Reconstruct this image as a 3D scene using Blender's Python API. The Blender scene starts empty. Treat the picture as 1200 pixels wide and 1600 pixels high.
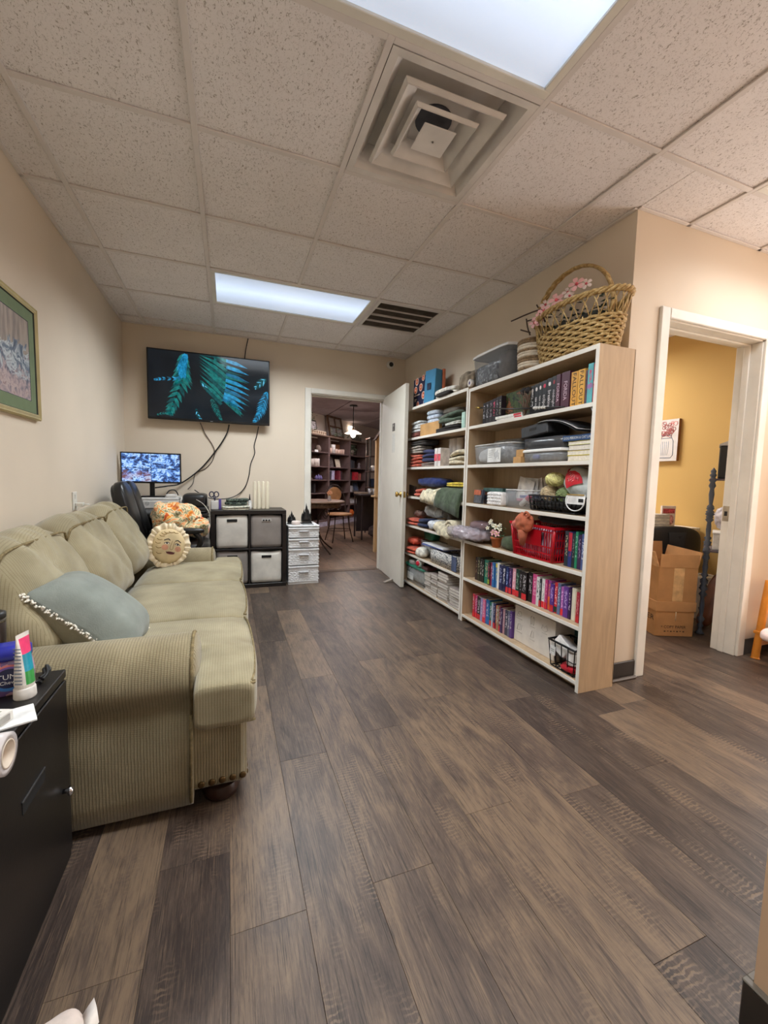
import bpy, math, random
from mathutils import Vector, Matrix, noise as mnoise
PI = math.pi
S = bpy.context.scene
COL = S.collection

# ------------------------------------------------------------------ camera
cam_d = bpy.data.cameras.new('camera'); cam = bpy.data.objects.new('camera', cam_d); COL.objects.link(cam)
cam_d.sensor_fit = 'VERTICAL'; cam_d.sensor_height = 36.0; cam_d.lens = 647.256 / 1600 * 36
cam_d.clip_start = 0.02; cam_d.clip_end = 60
yaw, pitch, roll = 0.3602, 0.0816, 0.0233
_f = Vector((math.sin(yaw)*math.cos(pitch), math.cos(yaw)*math.cos(pitch), -math.sin(pitch)))
_r0 = Vector((math.cos(yaw), -math.sin(yaw), 0)); _u0 = _r0.cross(_f)
_r = math.cos(roll)*_r0 + math.sin(roll)*_u0; _u = -math.sin(roll)*_r0 + math.cos(roll)*_u0
cam.matrix_world = Matrix(((_r.x, _u.x, -_f.x, 0.9152), (_r.y, _u.y, -_f.y, -1.3403), (_r.z, _u.z, -_f.z, 1.0954), (0, 0, 0, 1)))
S.camera = cam

# ------------------------------------------------------------------ world, exposure, ceiling lamps
S.view_settings.view_transform = 'Standard'; S.view_settings.look = 'None'
S.view_settings.gamma = 1.0; S.view_settings.use_curve_mapping = False
S.view_settings.exposure = 0.5
W = bpy.data.worlds.new('world'); S.world = W; W.use_nodes = True
W.node_tree.nodes['Background'].inputs[0].default_value = (1.0, 0.97, 0.94, 1)
W.node_tree.nodes['Background'].inputs[1].default_value = 5.6
LAMP = (0.90, 0.96, 1.0)
def area(name, loc, sx, sy, power, color=LAMP, spread=PI*0.94):
    l = bpy.data.lights.new(name, 'AREA'); l.shape = 'RECTANGLE'; l.size = sx; l.size_y = sy
    l.energy = power; l.color = color; l.spread = spread
    o = bpy.data.objects.new(name, l); o.location = loc; COL.objects.link(o); return o
T = 0.6096; GX0 = 0.187; H = 2.485
ROOM_P = 26
SPR = PI*0.86
# one lamp in each seen troffer; another behind the camera is added fill
for (x, y, p) in ((GX0+2*T, -T/2, 1.0), (GX0+2*T, 3.5*T, 1.0), (GX0+6*T, -T/2, 0.36), (GX0+2*T, -4.5*T, 0.3)):
    area('ceiling_lamp', (x, y, H-0.03), 2*T-0.08, T-0.08, ROOM_P*p, LAMP, SPR)
# opening added at the passage's right end brightens the ceiling; portal guides world sampling
pl = area('added_opening_portal', (5.26, -0.305, 1.2), 2.4, 1.2, 1.0); pl.rotation_euler = (0, PI/2, 0); pl.data.cycles.is_portal = True
area('office_lamp', (4.0, 2.2, H-0.03), 0.6, 1.1, 30, (1.0, 0.96, 0.90))
area('shop_lamp', (1.9, 4.9, H-0.03), 1.1, 0.5, 22, (0.93, 0.90, 1.0))
area('shop_lamp', (3.6, 7.0, H-0.03), 1.1, 0.5, 16, (0.93, 0.90, 1.0))

# ------------------------------------------------------------------ helpers
def lin(c):
    o = []
    for v in c[:3]:
        v = v/255.0
        o.append(v/12.92 if v <= 0.04045 else ((v+0.055)/1.055)**2.4)
    return (o[0], o[1], o[2], 1.0)

class NT:
    def __init__(s, name):
        s.m = bpy.data.materials.new(name); s.m.use_nodes = True
        s.t = s.m.node_tree; s.b = s.t.nodes['Principled BSDF']
    def n(s, typ, **kw):
        nd = s.t.nodes.new(typ)
        for k, v in kw.items(): setattr(nd, k, v)
        return nd
    def l(s, a, b): s.t.links.new(a, b)
    def coord(s, which='Object', scale=(1, 1, 1), rand=False):
        tc = s.n('ShaderNodeTexCoord'); mp = s.n('ShaderNodeMapping')
        mp.inputs['Scale'].default_value = scale
        src = tc.outputs[which]
        if rand:
            oi = s.n('ShaderNodeObjectInfo'); mu = s.n('ShaderNodeMath', operation='MULTIPLY'); mu.inputs[1].default_value = 97.0
            s.l(oi.outputs['Random'], mu.inputs[0])
            ad = s.n('ShaderNodeVectorMath', operation='ADD'); s.l(src, ad.inputs[0]); s.l(mu.outputs[0], ad.inputs[1]); src = ad.outputs[0]
        s.l(src, mp.inputs['Vector']); return mp.outputs[0]
    def noise(s, vec, scale, detail=3, rough=0.55, dist=0.0):
        nd = s.n('ShaderNodeTexNoise'); nd.inputs['Scale'].default_value = scale; nd.inputs['Detail'].default_value = detail
        nd.inputs['Roughness'].default_value = rough; nd.inputs['Distortion'].default_value = dist
        s.l(vec, nd.inputs['Vector']); return nd.outputs['Fac']
    def ramp(s, fac, stops, interp='LINEAR'):
        r = s.n('ShaderNodeValToRGB'); r.color_ramp.interpolation = interp
        e = r.color_ramp.elements
        while len(e) < len(stops): e.new(0.5)
        for k, (p, c) in enumerate(stops):
            e[k].position = p; e[k].color = lin(c) if len(c) == 3 else c
        s.l(fac, r.inputs[0]); return r.outputs[0]
    def mix(s, a, b, fac, blend='MIX'):
        m = s.n('ShaderNodeMix', data_type='RGBA', blend_type=blend)
        for sock, v in ((m.inputs[0], fac), (m.inputs[6], a), (m.inputs[7], b)):
            if isinstance(v, (int, float)): sock.default_value = v
            elif isinstance(v, tuple): sock.default_value = lin(v) if len(v) == 3 else v
            else: s.l(v, sock)
        return m.outputs[2]
    def math(s, op, a, b=0.0):
        m = s.n('ShaderNodeMath', operation=op)
        for k, v in ((0, a), (1, b)):
            if isinstance(v, (int, float)): m.inputs[k].default_value = v
            else: s.l(v, m.inputs[k])
        return m.outputs[0]
    def bump(s, h, strength=0.3, dist=0.002):
        b = s.n('ShaderNodeBump'); b.inputs['Strength'].default_value = strength; b.inputs['Distance'].default_value = dist
        s.l(h, b.inputs['Height']); s.l(b.outputs[0], s.b.inputs['Normal'])
    def col(s, v):
        if isinstance(v, tuple): s.b.inputs['Base Color'].default_value = lin(v)
        else: s.l(v, s.b.inputs['Base Color'])
    def set(s, **kw):
        for k, v in kw.items():
            s.b.inputs[{'rough': 'Roughness', 'metal': 'Metallic', 'spec': 'Specular IOR Level', 'alpha': 'Alpha', 'sheen': 'Sheen Weight', 'trans': 'Transmission Weight', 'ior': 'IOR', 'coat': 'Coat Weight', 'estr': 'Emission Strength'}[k]].default_value = v

_mc = {}
def mat(col, rough=0.6, metal=0.0, var=0.12, vs=18.0, bump=0.0, bs=60.0, spec=0.5, alpha=1.0, emit=0.0, sheen=0.0):
    """plain procedural material: a colour broken up by noise, optional fine relief"""
    key = (col, rough, metal, var, vs, bump, bs, spec, alpha, emit, sheen)
    if key in _mc: return _mc[key]
    t = NT('surface_%d_%d_%d' % tuple(int(c) for c in col[:3])); v = t.coord('Object', rand=True)
    f = t.noise(v, vs, 3)
    lo = tuple(max(0, c*(1-var)) for c in col); hi = tuple(min(255, c*(1+var)) for c in col)
    t.col(t.ramp(f, [(0.3, lo), (0.7, hi)]))
    t.set(rough=rough, metal=metal, spec=spec, alpha=alpha, sheen=sheen)
    if bump: t.bump(t.noise(v, bs, 4), bump, 0.004)
    if emit:
        t.b.inputs['Emission Color'].default_value = lin(col); t.set(estr=emit)
    _mc[key] = t.m; return t.m
def cloth(col, var=0.18): return mat(col, 0.9, 0, var, 30.0, 0.35, 260.0, 0.2, 1.0, 0.0, 0.15)

class MB:
    def __init__(s): s.v = []; s.f = []; s.m = []; s.s = []
    def add(s, vs, fs, mi=0, sm=False):
        o = len(s.v); s.v += [tuple(p) for p in vs]
        for f in fs:
            s.f.append(tuple(i+o for i in f)); s.m.append(mi); s.s.append(sm)
        return s
    def obox(s, c, h, M=None, ch=0.0, mi=0, front=None, sm=False):
        """box with chamfered edges; front = material index of the faces looking to -x"""
        c = Vector(c); M = M or Matrix.Identity(3)
        ch = min(ch, min(h)*0.9)
        if ch <= 0:
            P = [c+M@Vector((x*h[0], y*h[1], z*h[2])) for x in (-1, 1) for y in (-1, 1) for z in (-1, 1)]
            F = [(0, 1, 3, 2), (4, 6, 7, 5), (0, 4, 5, 1), (2, 3, 7, 6), (0, 2, 6, 4), (1, 5, 7, 3)]
            for k, f in enumerate(F): s.add([P[i] for i in f], [(0, 1, 2, 3)], front if (front is not None and k == 0) else mi, sm)
            return s
        idx = {}; P = []
        for x in (-1, 1):
            for y in (-1, 1):
                for z in (-1, 1):
                    for a in range(3):
                        q = [x*h[0], y*h[1], z*h[2]]
                        for b in range(3):
                            if b != a: q[b] -= (x, y, z)[b]*ch
                        idx[(x, y, z, a)] = len(P); P.append(c+M@Vector(q))
        F = []; MI = []
        for a in range(3):
            b, d = (a+1) % 3, (a+2) % 3
            for sg in (-1, 1):
                q = []
                for (i, j) in ((-1, -1), (1, -1), (1, 1), (-1, 1)):
                    t = [0, 0, 0]; t[a] = sg; t[b] = i; t[d] = j; q.append(idx[(*t, a)])
                if sg < 0: q.reverse()
                F.append(tuple(q)); MI.append(front if (front is not None and a == 0 and sg < 0) else mi)
        for a in range(3):
            b, d = (a+1) % 3, (a+2) % 3
            for i in (-1, 1):
                for j in (-1, 1):
                    q = []
                    for k, ax in ((-1, b), (-1, d), (1, d), (1, b)):
                        t = [0, 0, 0]; t[a] = k; t[b] = i; t[d] = j; q.append(idx[(*t, ax)])
                    if i*j > 0: q.reverse()
                    F.append(tuple(q)); MI.append(front if front is not None and ((b == 0 and i < 0) or (d == 0 and j < 0)) else mi)
        for x in (-1, 1):
            for y in (-1, 1):
                for z in (-1, 1):
                    q = [idx[(x, y, z, a)] for a in range(3)]
                    if x*y*z < 0: q.reverse()
                    F.append(tuple(q)); MI.append(mi)
        o = len(s.v); s.v += [tuple(p) for p in P]
        for f, k in zip(F, MI): s.f.append(tuple(i+o for i in f)); s.m.append(k); s.s.append(sm)
        return s
    def box(s, x0, x1, y0, y1, z0, z1, ch=0.0, mi=0, front=None, M=None):
        return s.obox(((x0+x1)/2, (y0+y1)/2, (z0+z1)/2), (abs(x1-x0)/2, abs(y1-y0)/2, abs(z1-z0)/2), M, ch, mi, front)
    def loft(s, loops, mi=0, sm=True, cap=True, closed=False):
        n = len(loops[0]); o = len(s.v)
        for L in loops: s.v += [tuple(p) for p in L]
        K = len(loops)
        for k in range(K if closed else K-1):
            a, b = o+k*n, o+((k+1) % K)*n
            for i in range(n):
                j = (i+1) % n; s.f.append((a+i, a+j, b+j, b+i)); s.m.append(mi); s.s.append(sm)
        if cap and not closed:
            s.f.append(tuple(range(o+n-1, o-1, -1))); s.m.append(mi); s.s.append(False)
            b = o+(K-1)*n; s.f.append(tuple(range(b, b+n))); s.m.append(mi); s.s.append(False)
        return s
    def tube(s, pts, r, n=8, closed=False, mi=0):
        pts = [Vector(p) for p in pts]; K = len(pts); loops = []
        rr = r if isinstance(r, (list, tuple)) else [r]*K
        up = None
        for k in range(K):
            if closed: d = pts[(k+1) % K]-pts[k-1]
            else: d = pts[min(k+1, K-1)]-pts[max(k-1, 0)]
            if d.length < 1e-9: d = Vector((0, 0, 1))
            d.normalize()
            if up is None: up = Vector((0, 0, 1)) if abs(d.z) < 0.9 else Vector((1, 0, 0))
            a = d.cross(up)
            if a.length < 1e-4: a = d.cross(Vector((0, 1, 0)))
            a.normalize(); b = a.cross(d); up = b
            loops.append([pts[k]+rr[k]*(math.cos(2*PI*i/n)*a - math.sin(2*PI*i/n)*b) for i in range(n)])
        return s.loft(loops, mi, True, True, closed)
    def lathe(s, prof, n=20, c=(0, 0, 0), M=None, mi=0, sm=True, cap=True, sx=1.0, sy=1.0):
        c = Vector(c); M = M or Matrix.Identity(3)
        return s.loft([[c+M@Vector((max(r, 1e-4)*sx*math.cos(2*PI*i/n), max(r, 1e-4)*sy*math.sin(2*PI*i/n), z)) for i in range(n)] for r, z in prof], mi, sm, cap)
    def prism(s, poly, h0, h1, M=None, mi=0):
        """polygon in local xy extruded from h0 to h1 in local z (M 4x4 places it)"""
        M = M or Matrix.Identity(4)
        ar = sum(poly[i][0]*poly[(i+1) % len(poly)][1]-poly[(i+1) % len(poly)][0]*poly[i][1] for i in range(len(poly)))
        if ar < 0: poly = poly[::-1]
        return s.loft([[M@Vector((x, y, h)) for x, y in poly] for h in (h0, h1)], mi, False, True)
    def sbox(s, c, h, e=4.0, n=8, M=None, amp=0.0, ns=6.0, seed=0.0, crown=0.0, mi=0, ridge=False, fn=None):
        """soft box: a superellipsoid grown on a cube grid, with optional crown and wrinkles"""
        c = Vector(c); M = M or Matrix.Identity(3); key = {}; P = []; F = []
        def vid(p):
            k = tuple(round(q, 5) for q in p)
            if k not in key:
                m = (abs(p[0])**e+abs(p[1])**e+abs(p[2])**e)**(1/e); q = Vector(p)/m
                w = Vector((q.x*h[0], q.y*h[1], q.z*h[2]))
                if crown: w.z *= 1+crown*(1-q.x*q.x)*(1-q.y*q.y)
                if amp:
                    sv = w*ns+Vector((seed*7.1, seed*3.3, seed*5.7)); d = mnoise.noise(sv)+0.5*mnoise.noise(sv*2.1)
                    if ridge: d = 0.6-2.0*abs(d)
                    w += q.normalized()*amp*d
                if fn: w = fn(w, q)
                key[k] = len(P); P.append(c+M@w)
            return key[k]
        for a in range(3):
            for sg in (-1, 1):
                for i in range(n):
                    for j in range(n):
                        q = []
                        for di, dj in ((0, 0), (1, 0), (1, 1), (0, 1)):
                            t = [0, 0, 0]; t[a] = sg; t[(a+1) % 3] = -1+2*(i+di)/n; t[(a+2) % 3] = -1+2*(j+dj)/n
                            q.append(vid(tuple(t)))
                        if sg < 0: q.reverse()
                        F.append(tuple(q))
        return s.add(P, F, mi, True)
    def text(s, txt, size, M, ext=0.0004, mi=0, width=None):
        cu = bpy.data.curves.new('lettering', 'FONT'); cu.body = txt; cu.size = size; cu.align_x = 'CENTER'; cu.align_y = 'CENTER'
        cu.extrude = ext; cu.resolution_u = 2
        o = bpy.data.objects.new('lettering', cu); COL.objects.link(o)
        dg = bpy.context.evaluated_depsgraph_get(); me = bpy.data.meshes.new_from_object(o.evaluated_get(dg))
        sx = 1.0
        if width:
            xs = [v.co.x for v in me.vertices]; sx = width/max(1e-6, max(xs)-min(xs))
        s.add([M@Vector((v.co.x*sx, v.co.y, v.co.z)) for v in me.vertices], [tuple(p.vertices) for p in me.polygons], mi, False)
        bpy.data.objects.remove(o); bpy.data.curves.remove(cu); bpy.data.meshes.remove(me)
        return s
    def mesh(s, name, mats):
        me = bpy.data.meshes.new(name); me.from_pydata(s.v, [], s.f)
        me.polygons.foreach_set('material_index', s.m); me.polygons.foreach_set('use_smooth', s.s)
        for m in (mats if isinstance(mats, (list, tuple)) else [mats]): me.materials.append(m)
        uv = me.uv_layers.new(name='UVMap'); d = []
        for p in me.polygons:
            n = p.normal; ax = max(range(3), key=lambda k: abs(n[k]))
            for li in p.loop_indices:
                c = me.vertices[me.loops[li].vertex_index].co
                d += [(c.y, c.z), (c.x, c.z), (c.x, c.y)][ax]
        uv.data.foreach_set('uv', d)
        me.update(); return me
    def build(s, name, mats, parent=None, loc=(0, 0, 0), rz=0.0):
        o = bpy.data.objects.new(name, s.mesh(name, mats)); COL.objects.link(o)
        o.location = loc; o.rotation_euler = (0, 0, rz)
        if parent: o.parent = parent
        return o

def tag(o, label=None, cat=None, group=None, kind=None):
    if label: o['label'] = label
    if cat: o['category'] = cat
    if group: o['group'] = group
    if kind: o['kind'] = kind
    return o
def thing(name, label, cat, loc=(0, 0, 0), rz=0.0, group=None):
    o = bpy.data.objects.new(name, None); o.empty_display_size = 0.05; COL.objects.link(o)
    o.location = loc; o.rotation_euler = (0, 0, rz); return tag(o, label, cat, group)
def solo(name, mb, m, label, cat, loc=(0, 0, 0), rz=0.0, group=None):
    return tag(mb.build(name, m, None, loc, rz), label, cat, group)
def struct(name, mb=None, m=None, loc=(0, 0, 0)):
    o = mb.build(name, m, None, loc) if mb else bpy.data.objects.new(name, None)
    if not mb: COL.objects.link(o); o.location = loc
    o['kind'] = 'structure'; return o
def piece(name, me, parent, loc, rz=0.0):
    o = bpy.data.objects.new(name, me); COL.objects.link(o); o.location = loc; o.rotation_euler = (0, 0, rz); o.parent = parent; return o
def R3(ax, a): return Matrix.Rotation(a, 3, ax)
def frame4(o, x, y):
    """4x4 with local x along x, local y along y, normal x cross y, origin o"""
    x = Vector(x).normalized(); y = Vector(y).normalized(); z = x.cross(y)
    return Matrix(((x.x, y.x, z.x, o[0]), (x.y, y.y, z.y, o[1]), (x.z, y.z, z.z, o[2]), (0, 0, 0, 1)))
def spline(pts, n=6):
    """Catmull-Rom through points"""
    P = [Vector(p) for p in pts]; out = []
    for i in range(len(P)-1):
        p0, p1, p2, p3 = P[max(i-1, 0)], P[i], P[i+1], P[min(i+2, len(P)-1)]
        for k in range(n):
            t = k/n
            out.append(0.5*((2*p1)+(p2-p0)*t+(2*p0-5*p1+4*p2-p3)*t*t+(3*p1-p0-3*p2+p3)*t**3))
    out.append(P[-1]); return out
# ------------------------------------------------------------------ materials of the shell
def m_wall(c, name):
    t = NT(name); v = t.coord('Object'); f = t.noise(v, 1.3, 2)
    t.col(t.ramp(f, [(0.3, tuple(q*0.97 for q in c)), (0.7, tuple(min(255, q*1.02) for q in c))]))
    t.set(rough=0.75, spec=0.3); t.bump(t.noise(v, 140, 3), 0.12, 0.002); return t.m
WALL = m_wall((222, 208, 189), 'beige_wall_paint')
YELLOW = m_wall((214, 178, 112), 'ochre_wall_paint')
SHOPW = m_wall((206, 190, 178), 'shop_wall_paint')
WHITE = mat((226, 222, 212), 0.42, 0, 0.03, 6, 0, 60, 0.5)
BASEB = mat((48, 41, 35), 0.45, 0, 0.08, 10)
def m_tile():
    t = NT('mineral_ceiling_tile'); v = t.coord('Object', rand=True)
    base = t.ramp(t.noise(v, 5, 2), [(0.3, (236, 231, 230)), (0.7, (241, 236, 235))])
    w = t.coord('Object', (1.0, 0.55, 1.0), True)
    a = t.ramp(t.noise(w, 150, 3, 0.6, 1.2), [(0.575, (0, 0, 0)), (0.66, (255, 255, 255))])
    b = t.ramp(t.noise(v, 300, 2, 0.5), [(0.66, (0, 0, 0)), (0.74, (255, 255, 255))])
    k = t.math('MAXIMUM', a, b)
    t.col(t.mix(base, (158, 146, 136), t.math('MULTIPLY', k, 0.8)))
    t.set(rough=0.95, spec=0.1); t.bump(t.math('SUBTRACT', 1.0, k), 0.5, 0.003); return t.m
TILE = m_tile()
GRID = mat((222, 215, 211), 0.5, 0, 0.02, 8)
def m_plank(name, dark, mid, light):
    t = NT(name); v = t.coord('Object', (1, 1, 1), True)
    g = t.coord('Object', (14, 1.1, 1), True)
    big = t.noise(t.coord('Object', (3.0, 0.9, 1), True), 2.4, 5, 0.65, 1.6)
    fine = t.noise(g, 9, 7, 0.8, 0.9)
    f = t.math('ADD', t.math('MULTIPLY', big, 0.58), t.math('MULTIPLY', fine, 0.42))
    oi = t.n('ShaderNodeObjectInfo')
    f = t.math('ADD', f, t.math('MULTIPLY', t.math('SUBTRACT', oi.outputs['Random'], 0.5), 0.22))
    c = t.ramp(f, [(0.36, dark), (0.50, mid), (0.64, light)])
    # pale saw marks across the board in patches
    wv = t.n('ShaderNodeTexWave', wave_type='BANDS', bands_direction='Y'); wv.inputs['Scale'].default_value = 24; wv.inputs['Distortion'].default_value = 5.0
    wv.inputs['Detail'].default_value = 3; wv.inputs['Detail Scale'].default_value = 2.2; t.l(v, wv.inputs['Vector'])
    patch = t.ramp(t.noise(t.coord('Object', (3.5, 1.4, 1), True), 2.6, 2), [(0.54, (0, 0, 0)), (0.66, (255, 255, 255))])
    saw = t.math('MULTIPLY', t.ramp(wv.outputs['Fac'], [(0.55, (0, 0, 0)), (0.9, (255, 255, 255))]), patch)
    c = t.mix(c, light, t.math('MULTIPLY', saw, 0.8))
    # dark grain lines
    gl = t.ramp(t.noise(t.coord('Object', (36, 0.9, 1), True), 7, 5, 0.7, 0.6), [(0.52, (0, 0, 0)), (0.66, (255, 255, 255))])
    c = t.mix(c, tuple(q*0.6 for q in dark), t.math('MULTIPLY', gl, 0.75))
    ll = t.ramp(t.noise(t.coord('Object', (44, 1.3, 1.7), True), 8, 5, 0.7, 0.6), [(0.54, (0, 0, 0)), (0.68, (255, 255, 255))])
    c = t.mix(c, tuple(min(255, q*1.12) for q in light), t.math('MULTIPLY', ll, 0.42))
    t.col(c); t.set(rough=0.40, spec=0.42)
    t.bump(t.math('ADD', fine, t.math('MULTIPLY', saw, 0.6)), 0.18, 0.0012); return t.m
PLANK = m_plank('smoked_oak_plank', (56, 46, 42), (86, 72, 63), (121, 101, 82))
PLANK2 = m_plank('shop_floor_plank', (74, 56, 44), (112, 88, 70), (140, 112, 88))

# ------------------------------------------------------------------ floor of planks
floor = struct('floor', MB().box(-0.1, 5.4, -3.3, 3.30, -0.06, -0.004), mat((40, 33, 28), 0.9))
PW, PL = 0.1815, 1.2
def plank_mesh(w, l): return MB().obox((0, 0, -0.004), (w/2-0.0003, l/2-0.0003, 0.004), None, 0.0006).mesh('plank', PLANK)
full = plank_mesh(PW, PL); _pm = {}
joint = {0.549: -0.383, 0.7305: -0.141, 0.912: -0.376, 1.0935: 0.203, 1.275: -0.367, 1.4565: 0.279, 1.638: -0.250, 1.8195: -0.76, 2.001: -0.29, 2.1825: 0.299, 2.364: -0.281}
random.seed(5)
k = -6
while True:
    x0 = 0.912+PW*k; k += 1
    if x0 > 5.2: break
    xa, xb = max(x0, 0.0), min(x0+PW, 5.2)
    if xb-xa < 0.01: continue
    j = next((v for q, v in joint.items() if abs(q-x0) < 0.02), random.uniform(-0.6, 0.6))
    y = j-PL*3
    while y < 3.28:
        ya, yb = max(y, -3.2), min(y+PL, 3.28); y += PL
        if yb-ya < 0.02: continue
        if xb-xa > PW-0.001 and yb-ya > PL-0.001: me = full
        else:
            key = (round(xb-xa, 4), round(yb-ya, 4)); me = _pm.get(key) or _pm.setdefault(key, plank_mesh(*key))
        piece('plank', me, floor, ((xa+xb)/2, (ya+yb)/2, 0))
# shop floor beyond the door
shop_floor = struct('floor_shop', MB().box(-0.2, 8.2, 3.30, 14.0, -0.06, -0.004), mat((40, 33, 28), 0.9))
p2 = MB().obox((0, 0, -0.004), (0.1, 0.6, 0.004), None, 0.001).mesh('plank', PLANK2)
for a in range(20):
    for b in range(8):
        px, py = 1.2+a*0.202, 4.06+b*1.203+((a*37) % 11)*0.1-0.55
        if py-0.6 < 3.43: continue
        piece('plank', p2, shop_floor, (px, py, 0), PI*0 )
p3 = MB().box(0.0, 1.0, 3.30, 4.0, -0.008, -0.001).mesh('plank', PLANK2)
for a in range(20):
    ye = 4.06+((a*37) % 11)*0.1-0.55-0.6
    while ye < 3.43: ye += 1.203
    l = ye-3.375
    if l > 0.02: piece('plank', MB().obox((0, 0, -0.004), (0.1, l/2, 0.004), None, 0.001).mesh('plank', PLANK2), shop_floor, (1.2+a*0.202, 3.375+l/2, 0))
struct('trim_threshold', MB().prism([(3.28, -0.004), (3.375, -0.004), (3.37, 0.006), (3.285, 0.006)], 1.77, 2.62, Matrix(((0, 0, 1, 0), (1, 0, 0, 0), (0, 1, 0, 0), (0, 0, 0, 1)))), mat((86, 66, 50), 0.5))

# ------------------------------------------------------------------ walls
XR, YB, YW = 2.867, 3.233, 0.294
struct('wall_left', MB().box(-0.12, 0, -3.3, YB+0.12, 0, H+0.1), WALL)
OX0, OX1, OZ = 1.768, 2.605, 1.985            # doorway to the shop
struct('wall_back', MB().box(-0.12, OX0-0.021, YB, YB+0.13, 0, H+0.1).box(OX1+0.021, 2.99, YB, YB+0.13, 0, H+0.1).box(OX0-0.021, OX1+0.021, YB, YB+0.13, OZ+0.021, H+0.1), WALL)
struct('wall_right', MB().box(XR, XR+0.12, YW, YB, 0, H+0.1), WALL)
DX0, DX1, DZ = 3.145, 3.974, 1.978            # doorway to the office
wf = MB().box(XR+0.12, DX0-0.021, YW, YW+0.12, 0, H+0.1).box(DX1+0.021, 5.3, YW, YW+0.12, 0, H+0.1).box(DX0-0.021, DX1+0.021, YW, YW+0.12, DZ+0.021, H+0.1)
struct('wall_front', wf, WALL)
struct('added_shade_pier', MB().box(4.46, 4.60, -0.02, YW-0.0005, 0.0005, H-0.006), WALL)  # unseen pier added to shade the wall beside the office doorway
struct('wall_near', MB().box(1.895, 5.3, -3.3, -0.905, 0, H+0.1), m_wall((212, 178, 146), 'peach_wall_paint'))
struct('wall_rear', MB().box(-0.12, 1.895, -3.3, -3.2, 0, H+0.1), WALL)
struct('wall_end', MB().box(5.2, 5.3, -0.905, YW, 2.30, H+0.1), WALL)  # header only: the opening below is added to let world light in
# office shell
struct('wall_office_right', MB().box(4.86, 4.96, YW+0.12, 4.2, 0, H+0.1), YELLOW)
struct('wall_office_back', MB().box(XR+0.12, 4.86, 4.0, 4.1, 0, H+0.1), YELLOW)
# shop shell: an oblique wall behind the shelves
_D = Vector((0.72, 0.69, 0)).normalized(); _N = Vector((_D.y, -_D.x, 0)); _O = Vector((2.80, 7.55, 0))
RS = Matrix.Rotation(math.atan2(_D.y, _D.x), 3, 'Z'); AS = math.atan2(_D.y, _D.x)
c = _O - _N*0.36 + _D*2.0
struct('wall_shop_back', MB().obox((c.x, c.y, 1.35), (4.2, 0.05, 1.35), RS), SHOPW)
struct('wall_shop_left', MB().box(-0.25, -0.15, 3.36, 8.0, 0, 2.7), SHOPW)
struct('wall_shop_right', MB().box(8.1, 8.2, 3.36, 14.0, 0, 2.7), SHOPW)
struct('wall_shop_front', MB().box(2.99, 8.2, 3.363, 3.46, 0, 2.7), SHOPW)
# casings: frame boards with a step, jambs with stops
def casing(name, x0, x1, ztop, yf, ya, yb, w=0.062, strike=False):
    o = struct(name)
    def P(n, mb, m=WHITE): return mb.build(n, m, o)
    P('casing_board', MB().box(x0-w-0.012, x0-0.008, yf-0.018, yf, 0, ztop+w, 0.004))
    P('casing_board', MB().box(x1+0.008, x1+w+0.012, yf-0.018, yf, 0, ztop+w, 0.004))
    P('casing_board', MB().box(x0-0.008, x1+0.008, yf-0.018, yf, ztop+0.008, ztop+w, 0.004))
    P('jamb', MB().box(x0-0.02, x0, ya, yb, 0, ztop, 0.002)); P('jamb', MB().box(x1, x1+0.02, ya, yb, 0, ztop, 0.002))
    P('head_jamb', MB().box(x0, x1, ya, yb, ztop, ztop+0.02, 0.002))
    ym = ya+(yb-ya)*0.42
    P('door_stop', MB().box(x0, x0+0.012, ym, ym+0.035, 0, ztop, 0.003)); P('door_stop', MB().box(x1-0.012, x1, ym, ym+0.035, 0, ztop, 0.003))
    P('door_stop', MB().box(x0+0.012, x1-0.012, ym, ym+0.035, ztop-0.012, ztop, 0.003))
    return o
casing('door_2', DX0, DX1, DZ, YW, YW-0.002, YW+0.14)
d2 = bpy.data.objects['door_2']
sp = MB().box(DX1-0.0025, DX1-0.0005, 0.389, 0.428, 0.865, 0.965, 0.001).build('strike_plate', mat((172, 168, 158), 0.3, 0.9), d2)
MB().box(DX1-0.0035, DX1-0.002, 0.400, 0.418, 0.90, 0.93).build('latch_hole', mat((30, 28, 26), 0.8), sp)
casing('door_1', OX0, OX1, OZ, YB, YB-0.002, YB+0.132)
# baseboards
def bb(name, x0, x1, y0, y1):
    o = struct(name, MB().box(x0, x1, y0, y1, 0, 0.10, 0.003), BASEB); return o
bb('baseboard_front', XR+0.002, DX0-0.075, YW-0.012, YW-0.0005); bb('baseboard_front', DX1+0.075, 4.459, YW-0.012, YW-0.0005)
struct('trim_shoe', MB().box(XR-0.01, DX0-0.075, YW-0.034, YW-0.012, 0, 0.016, 0.006), mat((84, 74, 66), 0.5))
bb('baseboard_back', 0.002, OX0-0.076, YB-0.012, YB-0.0005)
bb('baseboard_left', 0.0005, 0.012, -3.19, YB-0.013)
bb('baseboard_right', XR-0.012, XR-0.0005, YW, YB-0.013)
bb('baseboard_near', 1.882, 1.8945, -3.19, -0.892); bb('baseboard_near', 1.896, 5.19, -0.9045, -0.892)
struct('trim_cap', MB().box(1.8805, 1.896, -3.19, -0.891, 0.1002, 0.106, 0.002).box(1.896, 5.19, -0.9045, -0.891, 0.1002, 0.106, 0.002), mat((92, 84, 74), 0.4))

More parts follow.
